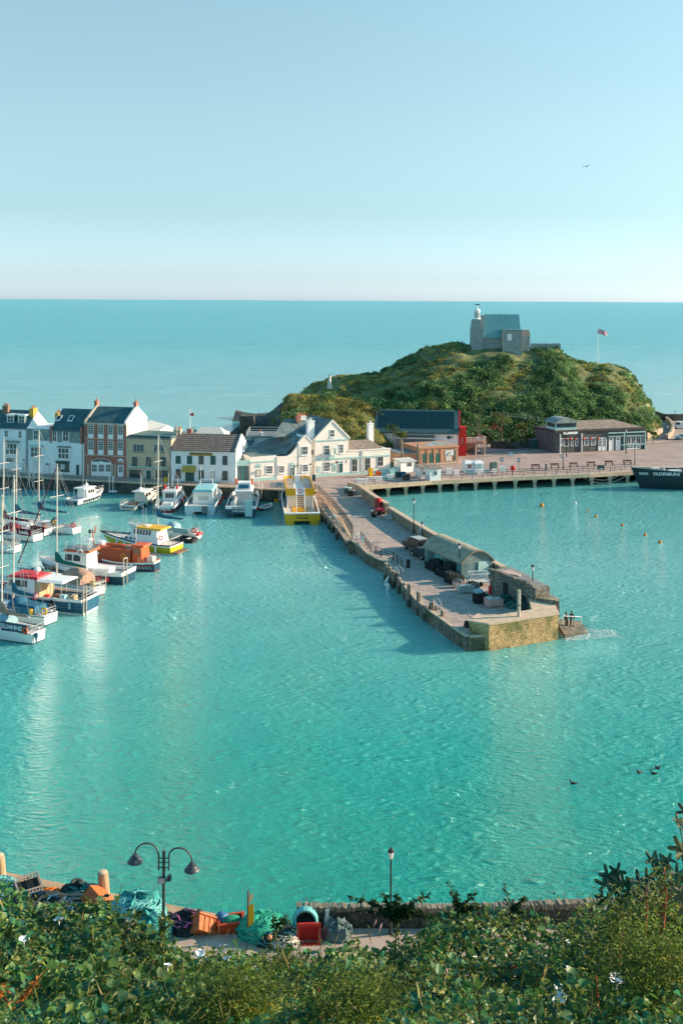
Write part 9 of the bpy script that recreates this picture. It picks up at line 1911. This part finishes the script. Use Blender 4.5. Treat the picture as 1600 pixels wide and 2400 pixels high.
for i, (b_, t_) in enumerate((((1466, 2208), (1453, 2165)), ((1446, 2210), (1447, 2180)), ((1580, 2150), (1572, 2105)), ((1395, 2320), (1396, 2285)))):
    b = bp(*b_)+Vector((0, -.1, 0)); q = atD(*t_, b.y)-b; t = thing('bare_stalk', ['left of two orange-red bare stalks by the white trumpet', 'shorter orange-red bare stalk by the white trumpet', 'orange-red bare stalk near the right edge', 'short reddish stalk in the dark hollow'][i], 'stalk', b, 0, 'red stalks'); MB().tube([(0, 0, -.1), q*.5, q], .012, 6, .008).build('stem', m_redstem, t)
for i, (b_, t_, mm) in enumerate((((688, 2305), (660, 2225), m_stem), ((1150, 2330), (1185, 2305), m_stem), ((253, 2310), (210, 2235), m_gstem), ((740, 2350), (748, 2315), m_redstem))):
    b = bp(*b_)+Vector((0, -.12, 0)); q = atD(*t_, b.y)-b; t = thing('bare_stalk', ['long pale dry stalk leaning left below the quay gap', 'curved pale dry stalk at lower right', 'yellow-green leaning stalk in the left plants', 'short orange-red seed stalk at lower middle'][i], 'stalk', b, 0, 'dry stalks'); MB().tube([(0, 0, -.05), q*.5+Vector((.01, 0, .02)), q], .011, 6, .006).build('stem', mm, t)
# docks with rusty seed heads, lower left
for i, (b_, t_) in enumerate((((40, 2350), (88, 2295)), ((-5, 2345), (8, 2310)), ((30, 2365), (20, 2325)))):
    b = bp(*b_)+Vector((0, -.1, 0)); q = atD(*t_, b.y)-b; t = thing('dock_plant', ['long arching rusty orange dock spike at lower left', 'rusty orange dock spike at the left edge', 'short rusty dock spike beside the long one'][i], 'plant', b, 0, 'rusty dock spikes'); MB().tube([(0, 0, 0), q*.5, q], .006, 5, .003).build('stem', m_redstem, t)
    P = [q*rnd(.1, 1)+Vector((rnd(-.02, .02), rnd(-.02, .02), rnd(-.02, .02))) for _ in range(150)]; V_, F_ = leaf_arrays(np.array([tuple(v) for v in P]), RNG.uniform(.012, .03, 150), RNG, aspect=.8); mesh_np('seeds', V_, F_, leafmat('dock_seeds', [(.45, .13, .02), (.5, .2, .03), (.3, .1, .02)], .2), t)
# yellow-flowered fennel clumps
m_umb = mat('yellow_umbels', (.50, .36, .015), .7, .3, 30)
def fennel(label, px, py, rad, nl, heads):
    p = bp(px, py); t = thing('fennel_clump', label, 'plant', p, 0, 'yellow-flowered clumps'); P = RNG.normal(size=(nl, 3))*np.array([rad, rad*.8, rad*.55])*.5+np.array([0, 0, rad*.25]); V_, F_ = leaf_arrays(P, RNG.uniform(.02, .05, nl), RNG, up=.3, aspect=.3); mesh_np('foliage', V_, F_, m_fenn, t); st = MB()
    for hx, hy in heads:
        q = atD(hx, hy, p.y-.15)-p; st.tube([(q.x*.3, 0, -.1), q], .004, 4, .003); N_ = 60; a = RNG.uniform(0, 6.28, N_); r_ = np.sqrt(RNG.random(N_))*.055; Q_ = np.stack([q.x+r_*np.cos(a), q.y+r_*np.sin(a), q.z+.012*RNG.normal(size=N_)], 1); V_, F_ = leaf_arrays(Q_, RNG.uniform(.007, .014, N_), RNG, up=2, aspect=.9); mesh_np('flower_head', V_, F_, m_umb, t)
    st.build('stem', m_gstem, t)
fennel('large feathery green clump with yellow flower heads filling the lower right corner', 1545, 2330, .62, 9000, [(1520, 2295), (1495, 2305), (1570, 2298), (1585, 2303), (1600, 2250), (1530, 2310), (1600, 2320), (1555, 2252)])
fennel('upper feathery yellow-flowered clump at the right edge', 1575, 2200, .5, 5500, [(1560, 2170), (1575, 2195), (1595, 2140), (1555, 2200), (1600, 2185), (1540, 2215), (1580, 2155)])
fennel('low yellow-flowered clump in the gap above the middle', 665, 2285, .30, 1500, [(610, 2293), (640, 2286), (660, 2285), (680, 2283), (695, 2268), (705, 2270), (750, 2300)])
fennel('feathery yellow-flowered clump at lower middle', 560, 2375, .42, 5000, [(545, 2358), (580, 2372), (590, 2368), (525, 2380), (628, 2356), (560, 2355)])
fennel('mossy green feathery clump at the bottom edge, centre', 830, 2395, .42, 4500, [(880, 2392)])
